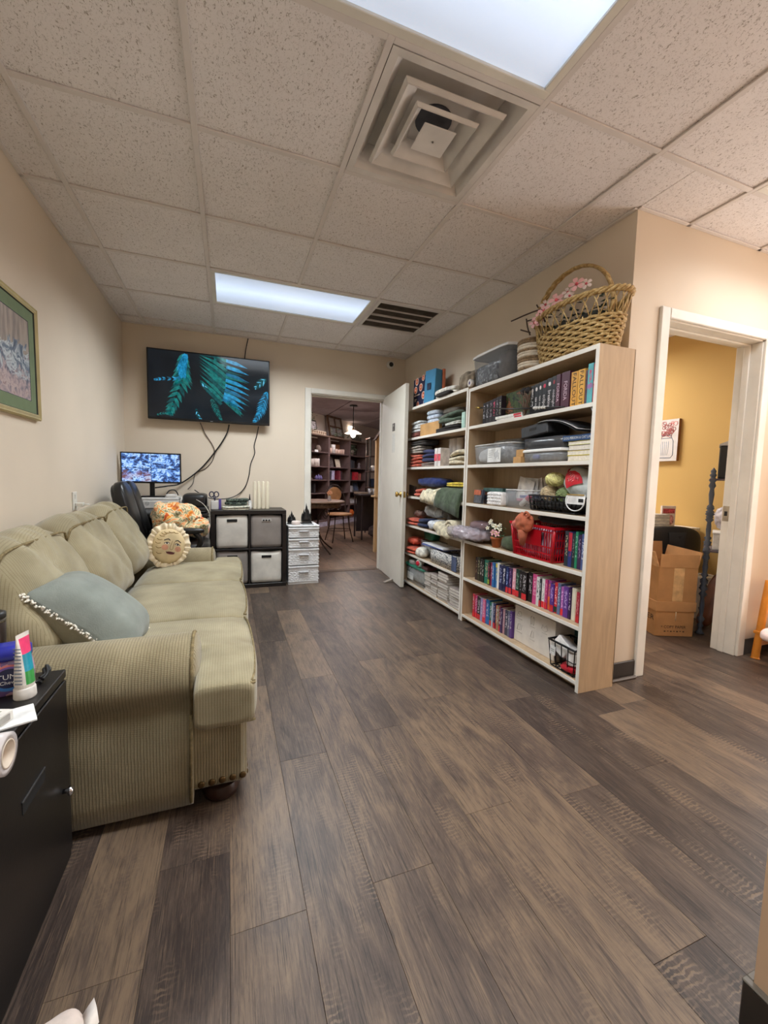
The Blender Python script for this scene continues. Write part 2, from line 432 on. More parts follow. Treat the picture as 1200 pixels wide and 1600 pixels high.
# ------------------------------------------------------------------ suspended ceiling
ceil = struct('ceiling', MB().box(-0.1, 5.3, -3.3, 4.2, H+0.16, H+0.20), mat((120, 112, 104), 0.9))
_tm = {}
def tile_mesh(w, l):
    k = (round(w, 3), round(l, 3))
    if k not in _tm: _tm[k] = MB().obox((0, 0, 0.008), (w/2, l/2, 0.008), None, 0.003).mesh('ceiling_tile', TILE)
    return _tm[k]
skip = set()
for i0, j0 in ((1, -1), (1, 3), (5, -1), (1, -5), (5, -5)): skip |= {(i0, j0), (i0+1, j0)}
skip |= {(2, 0), (3, 3)}
def cell_limits(j):   # the ceiling is wider in front of the office wall
    return XR if GY(j)+0.02 >= YW else 5.2
def GY(j): return j*T
for j in range(-6, 6):
    for i in range(-1, 9):
        if (i, j) in skip: continue
        x0, x1 = max(GX0+i*T, 0), GX0+(i+1)*T; y0, y1 = max(GY(j), -3.2), min(GY(j+1), YB)
        rects = []
        if y0 >= YW: rects = [(x0, min(x1, XR), y0, y1)]
        elif y1 <= YW: rects = [(x0, min(x1, 5.2), y0, y1)]
        else:
            if x1 <= XR: rects = [(x0, x1, y0, y1)]
            elif x0 >= XR: rects = [(x0, min(x1, 5.2), y0, YW)]
            else: rects = [(x0, XR, y0, y1), (XR, x1, y0, YW)]
        for (a, b, c, d) in rects:
            if b-a < 0.02 or d-c < 0.02: continue
            if c < -0.9 and a >= 1.9 and d <= -0.9: continue
            piece('ceiling_tile', tile_mesh(b-a, d-c), ceil, ((a+b)/2, (c+d)/2, H+0.004))
_bm = {}
def bar(x0, x1, y0, y1):
    k = (round(x1-x0, 3), round(y1-y0, 3))
    if k not in _bm: _bm[k] = MB().obox((0, 0, 0), (k[0]/2, k[1]/2, 0.004), None, 0.0015).mesh('grid_bar', GRID)
    piece('grid_bar', _bm[k], ceil, ((x0+x1)/2, (y0+y1)/2, H-0.001))
for i in range(0, 9):
    x = GX0+i*T
    if x > 5.2: continue
    cuts = [y for (li, lj) in ((2, -1), (2, 3), (2, -5), (6, -1), (6, -5)) if li == i for y in (GY(lj)+0.012, GY(lj+1)-0.012)]
    ends = [-3.2]+sorted(cuts)+[YB if x < XR else YW]
    for q in range(0, len(ends), 2): bar(x-0.012, x+0.012, ends[q], ends[q+1])
for j in range(-5, 6):
    y = GY(j); xe = XR if y > YW else 5.2
    for i in range(-1, 9):
        a, b = max(GX0+i*T+0.012, 0), min(GX0+(i+1)*T-0.012, xe)
        if b-a < 0.02: continue
        bar(a, b, y-0.012, y+0.012)
for a in ((0, 0.02, -3.2, YB), (0.02, XR, YB-0.02, YB), (XR-0.02, XR, YW, YB-0.02), (XR, 5.2, YW-0.02, YW)): bar(*a)
# office and shop ceilings
oc = struct('ceiling_office', MB().box(XR+0.12, 4.86, YW+0.12, 4.0, H+0.03, H+0.05), mat((150, 140, 130), 0.9))
for i in range(3):
    for j in range(6):
        piece('ceiling_tile', tile_mesh(0.585, 0.585), oc, (3.33+i*T, 0.75+j*T, H+0.004))
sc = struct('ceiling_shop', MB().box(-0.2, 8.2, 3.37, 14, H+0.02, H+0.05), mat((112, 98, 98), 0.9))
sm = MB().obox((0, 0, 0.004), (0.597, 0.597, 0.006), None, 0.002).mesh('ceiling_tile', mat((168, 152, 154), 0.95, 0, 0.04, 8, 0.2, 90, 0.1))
for i in range(6):
    for j in range(6):
        piece('ceiling_tile', sm, sc, (1.2+i*1.22, 4.1+j*1.22, H+0.004))

# ------------------------------------------------------------------ lights and vents in the ceiling
def m_diffuser(st):
    t = NT('prismatic_diffuser'); v = t.coord('Object')
    vo = t.n('ShaderNodeTexVoronoi'); vo.inputs['Scale'].default_value = 150; t.l(v, vo.inputs['Vector'])
    t.col((225, 232, 238)); t.set(rough=0.35)
    sx = t.n('ShaderNodeSeparateXYZ'); t.l(v, sx.inputs[0])
    a = t.math('ABSOLUTE', sx.outputs[1]); tube_ = t.ramp(t.math('MULTIPLY', a, 3.4), [(0.0, (255, 255, 255)), (0.75, (188, 188, 188))])
    t.l(t.mix((188, 212, 245), (206, 224, 250), vo.outputs['Distance']), t.b.inputs['Emission Color'])
    e = t.math('MULTIPLY', tube_, st); t.l(e, t.b.inputs['Emission Strength']); return t.m
DIFF = m_diffuser(0.80)
def troffer(x, y, lab):
    o = thing('ceiling_light', lab, 'light', (x, y, H), 0, 'fluorescent ceiling troffers')
    f = MB(); a, b = T-0.012, T/2-0.012
    f.box(-a, a, -b, -b+0.03, -0.006, 0.05, 0.002).box(-a, a, b-0.03, b, -0.006, 0.05, 0.002).box(-a, -a+0.03, -b+0.03, b-0.03, -0.006, 0.05, 0.002).box(a-0.03, a, -b+0.03, b-0.03, -0.006, 0.05, 0.002)
    f.build('frame', WHITE, o)
    MB().box(-a+0.03, a-0.03, -b+0.03, b-0.03, 0.004, 0.008).build('diffuser', DIFF, o)
    MB().box(-a+0.03, a-0.03, -b+0.03, b-0.03, 0.05, 0.056).build('housing', WHITE, o)
troffer(GX0+2*T, 3.5*T, 'lit white ceiling light panel nearer the television wall, beside the slatted grille')
troffer(GX0+2*T, -T/2, 'large lit white ceiling light panel touching the square stepped vent')
troffer(GX0+6*T, -T/2, 'lit ceiling light panel at the right edge, outside the office doorway')
VM = mat((216, 211, 206), 0.45, 0, 0.05, 6); VD = mat((98, 92, 88), 0.6)
v = thing('air_diffuser', 'square white stepped air diffuser with dusty louvres in the ceiling', 'vent', (GX0+2.5*T, T/2, H))
def ring(z0, r0, z1, r1, t=0.003):
    return MB().loft([[(sx*r, sy*r, z) for sx, sy in ((-1, -1), (1, -1), (1, 1), (-1, 1))] for r, z in ((r0, z0), (r1, z1), (r1, z1-t), (r0, z0-t))], 0, False, False, True)
hw = T/2-0.014
ring(-0.003, hw, -0.001, 0.262).build('rim', VM, v)
ring(0.0, 0.262, 0.075, 0.215).build('pan', VM, v)
ring(-0.012, 0.200, 0.045, 0.135).build('louvre', VM, v)
ring(-0.010, 0.128, 0.045, 0.085).build('louvre', VM, v)
ring(0.003, 0.208, -0.012, 0.198).build('louvre_lip', VM, v); ring(0.003, 0.134, -0.010, 0.126).build('louvre_lip', VM, v)
MB().obox((0, 0, -0.006), (0.070, 0.070, 0.003), None, 0.003).build('centre_plate', VM, v)
MB().lathe([(0.004, -0.012), (0.004, -0.008)], 10).build('screw', VD, v)
MB().box(-0.216, 0.216, -0.216, 0.216, 0.075, 0.079).build('back_plate', VM, v)
MB().lathe([(0.075, 0.068), (0.075, 0.0748)], 28).build('duct_opening', mat((74, 76, 84), 0.6), v)
v = thing('return_grille', 'dark slatted return air grille beside the far ceiling light', 'vent', (GX0+3.5*T, 3.5*T, H))
f = MB(); a = T/2-0.014
f.box(-a, a, -a, -a+0.03, -0.006, 0.004, 0.002).box(-a, a, a-0.03, a, -0.006, 0.004, 0.002).box(-a, -a+0.03, -a+0.03, a-0.03, -0.006, 0.004, 0.002).box(a-0.03, a, -a+0.03, a-0.03, -0.006, 0.004, 0.002)
f.build('frame', VM, v)
MB().box(-a, a, -a, a, 0.06, 0.064).build('backing', mat((52, 46, 42), 0.9), v)
for q in (-1, 0, 1): MB().box(-a+0.03, a-0.03, q*0.135-0.004, q*0.135+0.004, -0.004, 0.03).build('divider', VM, v)
bl = MB().obox((0, 0, 0), (a-0.031, 0.010, 0.0008), R3('X', 0.8)).mesh('slat', mat((120, 110, 100), 0.5))
for q in range(34):
    y = -a+0.042+q*0.0153
    if min(abs(y-d*0.135) for d in (-1, 0, 1)) < 0.006: continue
    piece('slat', bl, v, (0, y, 0.010))
solo('dome_camera', MB().lathe([(0.045, 0), (0.045, 0.02), (0.036, 0.032)], 20, (0, 0, 0), R3('X', PI/2)), WHITE, 'small round white security camera high on the wall near the corner', 'camera', (2.672, YB, 2.395))
cmo = bpy.data.objects['dome_camera']
MB().sbox((0, -0.034, 0), (0.026, 0.02, 0.026), 2, 6).build('lens', mat((16, 16, 18), 0.1), cmo)
# ------------------------------------------------------------------ fabrics
def m_chenille(name, c1, c2, joint, w=0.011, bmp=0.5):
    t = NT(name); tc = t.n('ShaderNodeTexCoord')
    wn = t.n('ShaderNodeTexNoise'); wn.inputs['Scale'].default_value = 26; t.l(tc.outputs['UV'], wn.inputs['Vector'])
    ad = t.n('ShaderNodeVectorMath', operation='MULTIPLY_ADD'); t.l(wn.outputs['Color'], ad.inputs[0]); ad.inputs[1].default_value = (0.003, 0.003, 0); t.l(tc.outputs['UV'], ad.inputs[2])
    sx = t.n('ShaderNodeSeparateXYZ'); t.l(ad.outputs[0], sx.inputs[0])
    u = t.math('DIVIDE', sx.outputs[0], w); fl = t.math('FLOOR', u)
    du = t.math('MULTIPLY', t.math('ABSOLUTE', t.math('SUBTRACT', t.math('FRACT', u), 0.5)), 2.0)      # 1 at the groove between two ribs
    v = t.math('ADD', t.math('DIVIDE', sx.outputs[1], w*0.62), t.math('MULTIPLY', fl, 0.37))
    dv = t.math('MULTIPLY', t.math('ABSOLUTE', t.math('SUBTRACT', t.math('FRACT', v), 0.5)), 2.0)
    gu = t.ramp(du, [(0.55, (0, 0, 0)), (0.95, (255, 255, 255))]); gv = t.ramp(dv, [(0.60, (0, 0, 0)), (1.0, (255, 255, 255))])
    g = t.math('MINIMUM', 1.0, t.math('ADD', gu, t.math('MULTIPLY', gv, 0.42)))
    f = t.noise(t.coord('Object'), 6, 3); f2 = t.noise(tc.outputs['UV'], 130, 3)
    c = t.mix(t.mix(c1, c2, f2), joint, t.math('MULTIPLY', g, 0.62))
    c = t.mix(c, t.ramp(f, [(0.3, (208, 206, 200)), (0.7, (255, 255, 255))]), 1.0, 'MULTIPLY')
    t.col(c); t.set(rough=0.95, spec=0.12, sheen=0.3)
    t.bump(t.math('SUBTRACT', 1.0, g), bmp, 0.004); return t.m
CHEN = m_chenille('ribbed_chenille', (170, 158, 128), (154, 141, 111), (122, 108, 80), 0.0085)
CHENT = m_chenille('brushed_chenille', (176, 166, 137), (168, 157, 127), (146, 134, 104), 0.008, 0.25)
PIPE = mat((128, 114, 84), 0.9, 0, 0.15, 60, 0.3, 300, 0.15)

# ------------------------------------------------------------------ sofa
sofa = thing('sofa', 'long sage beige three-seat sofa with rolled arms along the left wall', 'sofa', (0, 0, 0))
YA, YE = 0.03, 1.99
b = MB()
b.obox((0.515, (YA+YE)/2, 0.195), (0.453, (YE-YA)/2-0.022, 0.135), None, 0.018)
b.obox((0.87, (YA+YE)/2, 0.325), (0.095, (YE-YA)/2-0.03, 0.02), None, 0.01)
b.build('base', CHEN, sofa)
b = MB(); b.sbox((0.135, (YA+YE)/2, 0.42), (0.105, (YE-YA)/2-0.01, 0.39), 9, 12, None, 0.004, 5, 1); b.build('back_frame', CHEN, sofa)
def arm(sy, y0):
    """rolled arm: outer panel and scroll, swept along x; sy=+1 near arm (outside faces -y)"""
    prof = []
    prof += [(0.012, 0.035), (0.004, 0.10), (0.0, 0.22), (0.0, 0.30), (0.006, 0.333)]
    for k in range(17):
        a = math.radians(215 - k*(235/16)); prof.append((0.105+0.118*math.cos(a), 0.448+0.117*math.sin(a)))
    prof += [(0.205, 0.36), (0.205, 0.035)]
    L = []
    for x, s_ in ((0.05, 0.96), (0.07, 1.0), (0.3, 1.0), (0.55, 1.01), (0.775, 1.02), (0.795, 1.01), (0.803, 0.985)):
        L.append([(x, y0+sy*(0.1+(p-0.1)*s_), 0.03+(z-0.03)*(s_ if s_ < 1 else 1)) for p, z in prof])
    if sy < 0: L = [l[::-1] for l in L]
    a_ = MB().loft(L).build('arm', CHEN, sofa)
    fr = [(0.804, y0+sy*(0.1+(p-0.1)*1.0), z) for p, z in prof[4:22]]
    MB().tube(fr, 0.0055, 6).tube([(0.800, y0-sy*0.001, 0.34), (0.799, y0-sy*0.002, 0.2), (0.797, y0+sy*0.002, 0.05)], 0.0055, 6).build('piping', PIPE, a_)
    MB().sbox((0.804, y0+sy*0.105, 0.447), (0.022, 0.112, 0.110), 2.6, 8).build('arm_front', CHEN, a_)
arm(1, YA); arm(-1, YE)
# seat cushions
def rrect(x0, x1, z0, z1, y, n=8, e=7.0):
    out = []
    for k in range(4*n):
        a = 2*PI*(k+0.5)/(4*n); cx, sx = math.cos(a), math.sin(a)
        m = (abs(cx)**e+abs(sx)**e)**(1/e)
        out.append((((x0+x1)/2)+(x1-x0)/2*cx/m, y, (z0+z1)/2+(z1-z0)/2*sx/m))
    return out
def cushion(ya, yb, tn, tf, seed):
    """tn / tf: the cushion wraps in front of the near / far arm"""
    L = []; N = 40; xi = 0.40
    for k in range(N+1):
        t = k/N; t = 0.5-0.5*math.cos(PI*t); y = ya+(yb-ya)*t
        e = (1-abs(2*t-1)**9)**(1/9) if 0 < t < 1 else 0.0
        e = max(e, 0.25)
        def st(v, a, b_): v = max(0, min(1, (v-a)/(b_-a))); return v*v*(3-2*v)
        x0 = xi
        if tn: x0 = max(x0, 0.812-(0.812-xi)*st(y, 0.215, 0.250))
        if tf: x0 = max(x0, 0.812-(0.812-xi)*st(YE-0.0-y+YA, 0.215, 0.250))
        x1 = 0.985+0.022*math.sin(PI*t)**0.5
        zc, hz = 0.397, 0.072*(0.55+0.45*e)
        lp = []
        for (x, yy, z) in rrect(x0+0.012*(1-e), x1-0.015*(1-e), zc-hz, zc+hz, y):
            u = (x-xi)/(x1-xi); cr = 0.020*math.sin(PI*t)*(max(0, 4*u*(1-u)))**0.6
            if z > zc: z += cr+0.004*mnoise.noise(Vector((x*5, yy*5, seed)))
            lp.append((x, yy, z))
        L.append(lp[::-1])
    o = MB().loft(L).build('seat_cushion', CHENT, sofa)
    # piping round the upper and lower edges
    e0 = 0.225 if tn else ya
    top = [(0.99, ya+0.02, 0.456)] + [(0.985+0.020*math.sin(PI*q/12)**0.5-0.006, ya+0.02+(yb-ya-0.04)*q/12, 0.458) for q in range(13)]
    P_ = MB().tube(top, 0.004, 6)
    if tn: P_.tube([(0.99, ya+0.012, 0.455), (0.90, ya+0.006, 0.457), (0.825, ya+0.012, 0.455)], 0.004, 6); P_.tube([(0.985, ya+0.012, 0.335), (0.90, ya+0.006, 0.333), (0.83, ya+0.012, 0.335)], 0.004, 6); P_.tube([(0.988, ya+0.012, 0.335)] + [(0.985+0.018*math.sin(PI*q/12)**0.5-0.004, ya+0.02+(yb-ya-0.04)*q/12, 0.333) for q in range(13)], 0.004, 6)
    P_.build('piping', PIPE, o)
cushion(-0.055, 0.598, True, False, 1); cushion(0.602, 1.283, False, False, 2); cushion(1.287, 2.03, False, True, 3)
# back cushions, leaning
for k, (ya, yb, zc, sd) in enumerate(((0.16, 0.745, 0.655, 3), (0.735, 1.335, 0.66, 8), (1.325, 1.86, 0.675, 12))):
    M = R3('Y', math.radians(-28))
    hy = (yb-ya)/2+0.012
    def fn(w, q, hy=hy):
        # plump front, gathers below the top seam
        g = max(0, 1-abs(q.z-0.75)/0.6)
        w.x += 0.008*g*math.sin(w.y*62+3*math.sin(w.y*17))*(1 if q.x > 0 else 0.4)
        if q.x > 0: w.x -= 0.016*max(0, 1-abs(math.sin(w.y*9+w.z*7+hy*40))*2.6)*(1-q.z*q.z)*(1-q.y*q.y)
        return w
    o = MB().sbox((0.245, (ya+yb)/2, zc), (0.135, hy, 0.235), 3.6, 26, M, 0.014, 7, sd, 0, 0, False, fn).build('back_cushion', CHENT, sofa)
    pts = []
    for q in range(21):
        yy = -1+2*q/20; ed = (1-abs(yy)**6)**(1/3)
        pts.append(Vector((0.245, (ya+yb)/2, zc))+M@Vector((0.100+0.026*ed, yy*hy*0.93, 0.115+0.040*ed)))
    MB().tube(pts, 0.0045, 6).build('piping', PIPE, o)
LEGW = mat((48, 28, 20), 0.35, 0, 0.2, 20)
foot = MB().lathe([(0.044, 0), (0.054, 0.008), (0.060, 0.028), (0.052, 0.046), (0.050, 0.052), (0.066, 0.062)], 18).mesh('foot', LEGW)
for x, y in ((0.885, 0.115), (0.885, 1.905), (0.12, 0.11), (0.12, 1.91)): piece('foot', foot, sofa, (x, y, 0.0))
nail = MB().sbox((0, 0, 0), (0.0115, 0.006, 0.0115), 2, 5).mesh('nail_head', mat((96, 76, 48), 0.35, 0.8))
for q in range(5): piece('nail_head', nail, sofa, (0.826+q*0.032, 0.051, 0.086+0.0012*q))
bn = MB().sbox((0, 0, 0), (0.005, 0.0085, 0.0085), 2, 4).mesh('nail_head', mat((96, 76, 48), 0.35, 0.8))
for q in range(58): piece('nail_head', bn, sofa, (0.968, 0.085+q*0.032, 0.078))

# blue cushion with a frayed white edge
BLUE = mat((128, 134, 127), 0.85, 0, 0.06, 14, 0.25, 220, 0.2, 1, 0, 0.2); PALEB = mat((150, 146, 128), 0.9, 0, 0.06, 14, 0.25, 200)
FR = mat((232, 226, 214), 0.95, 0, 0.1, 60)
pil = thing('throw_cushion', 'grey-blue square throw cushion with frayed white edge at the near sofa arm', 'cushion', (0.470, 0.345, 0.592))
M = Matrix(((-0.77, 0.12, 0.63), (0.10, 0.99, -0.06), (0.63, 0.0, 0.77))).transposed()
vx = Vector((-0.76, 0.02, 0.65)).normalized(); vy = Vector((-0.05, 0.98, 0.04)); vy = (vy-vx*vy.dot(vx)).normalized(); vz = vx.cross(vy)
if vz.z < 0: vz = -vz
M = Matrix(((vx.x, vy.x, vz.x), (vx.y, vy.y, vz.y), (vx.z, vy.z, vz.z)))
def pill(w, q, h=0.22, t=0.075):
    r = max(abs(q.x), abs(q.y)); w.z *= max(0.06, (1-abs(q.x)**3.2))**0.6*max(0.06, (1-abs(q.y)**3.2))**0.6*1.35
    k = 1-0.07*(1-abs(q.x)**2)*(abs(q.y)**6); k2 = 1-0.07*(1-abs(q.y)**2)*(abs(q.x)**6)
    w.x *= k2; w.y *= k; return w
top = MB().sbox((0, 0, 0), (0.190, 0.165, 0.075), 9, 18, M, 0.004, 9, 2, 0, 0, False, pill)
# split the shell: upper half blue, lower half pale
for half, nm, mt in ((1, 'cover', BLUE), (-1, 'back_cover', PALEB)):
    m2 = MB(); keep = [f for f in top.f if ((sum((Vector(top.v[i]) for i in f), Vector())/4).dot(vz))*half >= -1e-6]
    m2.add(top.v, keep, 0, True); m2.build(nm, mt, pil)
fr = MB(); random.seed(3)
for side in range(4):
    for q in range(110):
        t = -1+2*(q+random.random())/110
        k = 1-0.07*(1-t*t)
        p = {0: (t*0.190, -0.162*k), 1: (t*0.190, 0.162*k), 2: (-0.187*k, t*0.165), 3: (0.187*k, t*0.165)}[side]
        o_ = Vector(((0, -1), (0, 1), (-1, 0), (1, 0))[side]+(0,)); a = Vector((p[0], p[1], 0))
        jit = Vector((random.uniform(-.006, .006), random.uniform(-.006, .006), random.uniform(-.006, .006)))
        bq = a+o_*random.uniform(0.004, 0.011)+jit
        fr.tube([M@(a-o_*0.004), M@((a+bq)/2+jit), M@bq], [0.0045, 0.0035, 0.001], 4)
fro = fr.build('fringe', FR, pil); fro['kind'] = 'stuff'

# face cushion at the far end of the seat
FACE = mat((206, 184, 142), 0.85, 0, 0.08, 12, 0.15, 150); RUF = mat((232, 216, 186), 0.9, 0, 0.06, 20, 0.2, 150)
fc = thing('face_cushion', 'cream round cushion with a painted smiling lady face and ruffled edge', 'cushion', (0.540, 1.71, 0.612))
fx = Vector((0.93, -0.35, 0.0)).normalized(); fz0 = Vector((-0.30, -0.80, 0.42)); fz0 = Vector((0.33, -0.88, 0.30)).normalized()
fx = (fx-fz0*fx.dot(fz0)).normalized(); fy = fz0.cross(fx); FM = frame4((0, 0, 0), fx, fy)
F3 = FM.to_3x3()
MB().sbox((0, 0, 0), (0.098, 0.116, 0.045), 2.2, 12, F3).build('pad', FACE, fc)
rf = MB(); L = []
for k in range(200):
    a = 2*PI*k/200; wv = math.sin(k*0.72+1.6*math.sin(k*0.23))
    ir = Vector((0.090*math.cos(a), 0.107*math.sin(a), 0)); ox = Vector((math.cos(a), math.sin(a), 0))
    ln = 0.040+0.004*math.sin(3*a+1)+0.010*max(0, math.sin(a))+0.004*math.sin(k*0.42)
    p = [ir+Vector((0, 0, 0.006*wv)), ir+ox*ln*0.5+Vector((0, 0, 0.007*wv)), ir+ox*(ln+0.002*wv)+Vector((0, 0, 0.006*wv))]
    L.append([F3@(q+Vector((0, 0, 0.0015))) for q in p]+[F3@(q-Vector((0, 0, 0.0015))) for q in p[::-1]])
rf.loft(L, 0, True, False, True).build('ruffle', RUF, fc)
ft = MB()
def zf(x, y): 
    v = 1-abs(x/0.098)**2.2-abs(y/0.116)**2.2
    return 0.045*max(v, 0.0)**(1/2.2)+0.0012
def stroke(m, pts, r, mi): m.tube([F3@Vector((x, y, zf(x, y)-0.0004)) for x, y in spline([(p[0], p[1], 0) for p in pts], 5) for x, y in ((x, y),)] if False else [F3@Vector((p.x, p.y, zf(p.x, p.y)-0.0004)) for p in spline([(a_, b_, 0) for a_, b_ in pts], 5)], r, 5, False, mi)
DK = mat((40, 33, 30), 0.8); LIP = mat((92, 38, 34), 0.7); CHK = mat((196, 142, 112), 0.9); HAIR = mat((138, 112, 66), 0.9); EW = mat((214, 208, 196), 0.8); NOSE = mat((150, 124, 88), 0.9)
for sx_ in (-1, 1):
    stroke(ft, [(0.012+sx_*0.016, 0.030), (0.012+sx_*0.030, 0.038), (0.012+sx_*0.052, 0.026)], 0.0028, 0)
    stroke(ft, [(0.012+sx_*0.016, 0.010), (0.012+sx_*0.032, 0.016), (0.012+sx_*0.050, 0.006)], 0.0022, 0)
stroke(ft, [(0.010, 0.030), (0.006, 0.005), (0.002, -0.022), (0.012, -0.030), (0.020, -0.024)], 0.0016, 4)
stroke(ft, [(0.026, 0.030), (0.020, 0.008), (0.020, -0.020)], 0.0014, 4)
for hx in ((-0.07, 0.06), (-0.06, 0.075), (-0.045, 0.085), (-0.02, 0.092), (0.01, 0.095), (-0.08, 0.035), (-0.086, 0.01), (-0.078, -0.02), (-0.07, -0.055)):
    stroke(ft, [hx, (hx[0]+0.012, hx[1]-0.008), (hx[0]+0.030, hx[1]-0.004)], 0.0022, 3)
def disc(m, cx, cy, rx, ry, mi, dz=0.0006):
    n = 14; P0 = [F3@Vector((cx, cy, zf(cx, cy)+dz))]+[F3@Vector((cx+rx*math.cos(2*PI*i/n), cy+ry*math.sin(2*PI*i/n), zf(cx+rx*math.cos(2*PI*i/n), cy+ry*math.sin(2*PI*i/n))+dz)) for i in range(n)]
    m.add(P0, [(0, 1+i, 1+(i+1) % n) for i in range(n)], mi, True)
for sx_ in (-1, 1):
    disc(ft, 0.012+sx_*0.033, 0.008, 0.013, 0.006, 5, 0.0005); disc(ft, 0.012+sx_*0.033, 0.008, 0.0055, 0.0055, 0, 0.001)
    disc(ft, 0.012+sx_*0.040, -0.020, 0.020, 0.018, 2, 0.0004)
disc(ft, 0.010, -0.052, 0.026, 0.009, 1, 0.0008); stroke(ft, [(-0.018, -0.046), (0.010, -0.052), (0.036, -0.044)], 0.0016, 0)
ft.build('painted_face', [DK, LIP, CHK, HAIR, NOSE, EW], fc)

# ------------------------------------------------------------------ black cabinet in the foreground, left
BLK = mat((22, 20, 20), 0.38, 0, 0.15, 6, 0.05, 120, 0.5)
cb = thing('filing_cabinet', 'black low cabinet in the lower left corner beside the sofa arm', 'cabinet', (0, 0, 0))
CX, CY0, CY1, CZ = 0.487, -0.95, -0.002, 0.549
MB().box(0.02, CX, CY0, CY1, 0.0, CZ-0.022, 0.002).build('body', BLK, cb)
MB().box(0.015, CX+0.004, CY0-0.004, CY1+0.002, CZ-0.022, CZ, 0.002).build('top', BLK, cb)
for (y0, y1) in ((-0.472, -0.008), (-0.944, -0.478)):
    d = MB().box(CX+0.0005, CX+0.006, y0, y1, 0.03, CZ-0.026, 0.002).build('door', BLK, cb)
    yc = (y0+y1)/2+0.012
    if y0 > -0.5:
        MB().box(CX+0.0055, CX+0.0075, yc-0.058, yc+0.058, 0.348, 0.376, 0.0015).build('handle_recess', mat((6, 6, 6), 0.8), d)
        MB().box(CX+0.006, CX+0.0095, yc-0.060, yc+0.060, 0.376, 0.381, 0.001).build('handle_lip', mat((52, 50, 50), 0.35), d)
        MB().lathe([(0.006, 0), (0.006, 0.010), (0.012, 0.014), (0.0125, 0.020), (0.007, 0.025)], 14, (CX+0.006, -0.062, 0.235), R3('Y', PI/2)).build('knob', mat((208, 208, 212), 0.15, 1.0), d)
# on the cabinet
tb = thing('lotion_tube', 'upright squeeze tube banded pink, teal and green on the black cabinet', 'tube', (0.452, -0.140, CZ), math.radians(76))
def tubeloop(z, rx, ry, n=24): return [(rx*math.cos(2*PI*i/n), ry*math.sin(2*PI*i/n), z) for i in range(n)]
TW = mat((224, 218, 210), 0.35); 
MB().lathe([(0.0215, 0), (0.0225, 0.003), (0.0215, 0.024), (0.019, 0.027)], 24).build('cap', TW, tb)
zs = [(0.027, 0.0185, 0.0185), (0.034, 0.0205, 0.020), (0.075, 0.0205, 0.0165), (0.110, 0.0208, 0.011), (0.135, 0.021, 0.0055), (0.150, 0.0212, 0.0018), (0.158, 0.0212, 0.0012)]
def zint(z):
    for a_, b_ in zip(zs, zs[1:]):
        if a_[0] <= z <= b_[0]:
            t = (z-a_[0])/(b_[0]-a_[0]); return (z, a_[1]+(b_[1]-a_[1])*t, a_[2]+(b_[2]-a_[2])*t)
bands = [(0.027, 0.036, 0), (0.036, 0.068, 1), (0.068, 0.110, 2), (0.110, 0.148, 3), (0.148, 0.158, 0)]
tbm = [TW, mat((58, 148, 72), 0.35), mat((28, 138, 160), 0.35), mat((226, 62, 110), 0.35)]
bo = MB()
for z0, z1, mi in bands:
    a_, b_ = zint(z0+1e-6), zint(z1-1e-6); n = 24
    A, B = tubeloop(a_[0], a_[1], a_[2]), tubeloop(b_[0], b_[1], b_[2])
    for i in range(n):
        ang = 2*PI*(i+0.5)/n; fside = math.sin(ang) < 0.15 and math.cos(ang) > -0.75
        bo.add([A[i], A[(i+1) % n], B[(i+1) % n], B[i]], [(0, 1, 2, 3)], mi if (fside or mi == 0) else 0, True)
bo.build('body', tbm, tb)
lb = MB(); LBM = mat((120, 132, 150), 0.5)
for q in range(11): lb.box(-0.0222, -0.0212, -0.010, 0.006, 0.040+q*0.0085, 0.0425+q*0.0085, 0)
lb.build('small_print', LBM, tb)['kind'] = 'stuff'
an = thing('tablet_jar', 'clear purple tablet jar with blue flip lid and dark round label', 'jar', (0.404, -0.095, CZ), math.radians(16))
JR = NT('jar_of_tablets'); vo = JR.n('ShaderNodeTexVoronoi'); vo.inputs['Scale'].default_value = 90; JR.l(JR.coord('Object'), vo.inputs['Vector'])
JR.col(JR.ramp(vo.outputs['Color'], [(0.25, (176, 108, 140)), (0.5, (90, 96, 160)), (0.75, (206, 160, 170))])); JR.set(rough=0.2)
def rbox_loop(z, hx, hy, n=32, e=3.4):
    out = []
    for i in range(n):
        a = 2*PI*i/n; c_, s_ = math.cos(a), math.sin(a); m = (abs(c_)**e+abs(s_)**e)**(1/e); out.append((hx*c_/m, hy*s_/m, z))
    return out
MB().loft([rbox_loop(z, a_, b_) for z, a_, b_ in ((0, .046, .030), (0.004, .049, .033), (0.05, .050, .034), (0.078, .046, .031), (0.086, .038, .028))]).build('jar_body', JR.m, an)
ld = MB().loft([rbox_loop(z, a_, b_) for z, a_, b_ in ((0.086, .045, .031), (0.090, .047, .033), (0.108, .046, .032), (0.116, .038, .026), (0.118, .02, .014))]).build('lid', mat((38, 44, 150), 0.3), an)
LM = frame4((0.004, -0.0352, 0.045), (1, 0, 0), (0, 0, 1))
lbm = [mat((26, 26, 70), 0.4), mat((238, 238, 240), 0.5), mat((120, 90, 170), 0.4), mat((60, 120, 190), 0.4), mat((220, 120, 120), 0.4)]
lab = MB()
def ring2(r0, r1, z, mi, a0=0, a1=2*PI, n=28):
    P = []; F = []
    for i in range(n+1):
        a = a0+(a1-a0)*i/n
        for r in (r0, r1): P.append(LM@Vector((r*1.0*math.cos(a), r*0.92*math.sin(a), z)))
    lab.add(P, [(2*i, 2*i+1, 2*i+3, 2*i+2) for i in range(n)], mi)
ring2(0.0, 0.026, 0.0010, 0); ring2(0.026, 0.031, 0.0008, 2, 0.3, PI-0.3); ring2(0.026, 0.034, 0.0006, 3, PI, 2*PI); ring2(0.031, 0.036, 0.0005, 4, 0.6, PI-0.6)
lab.build('label', lbm, an)
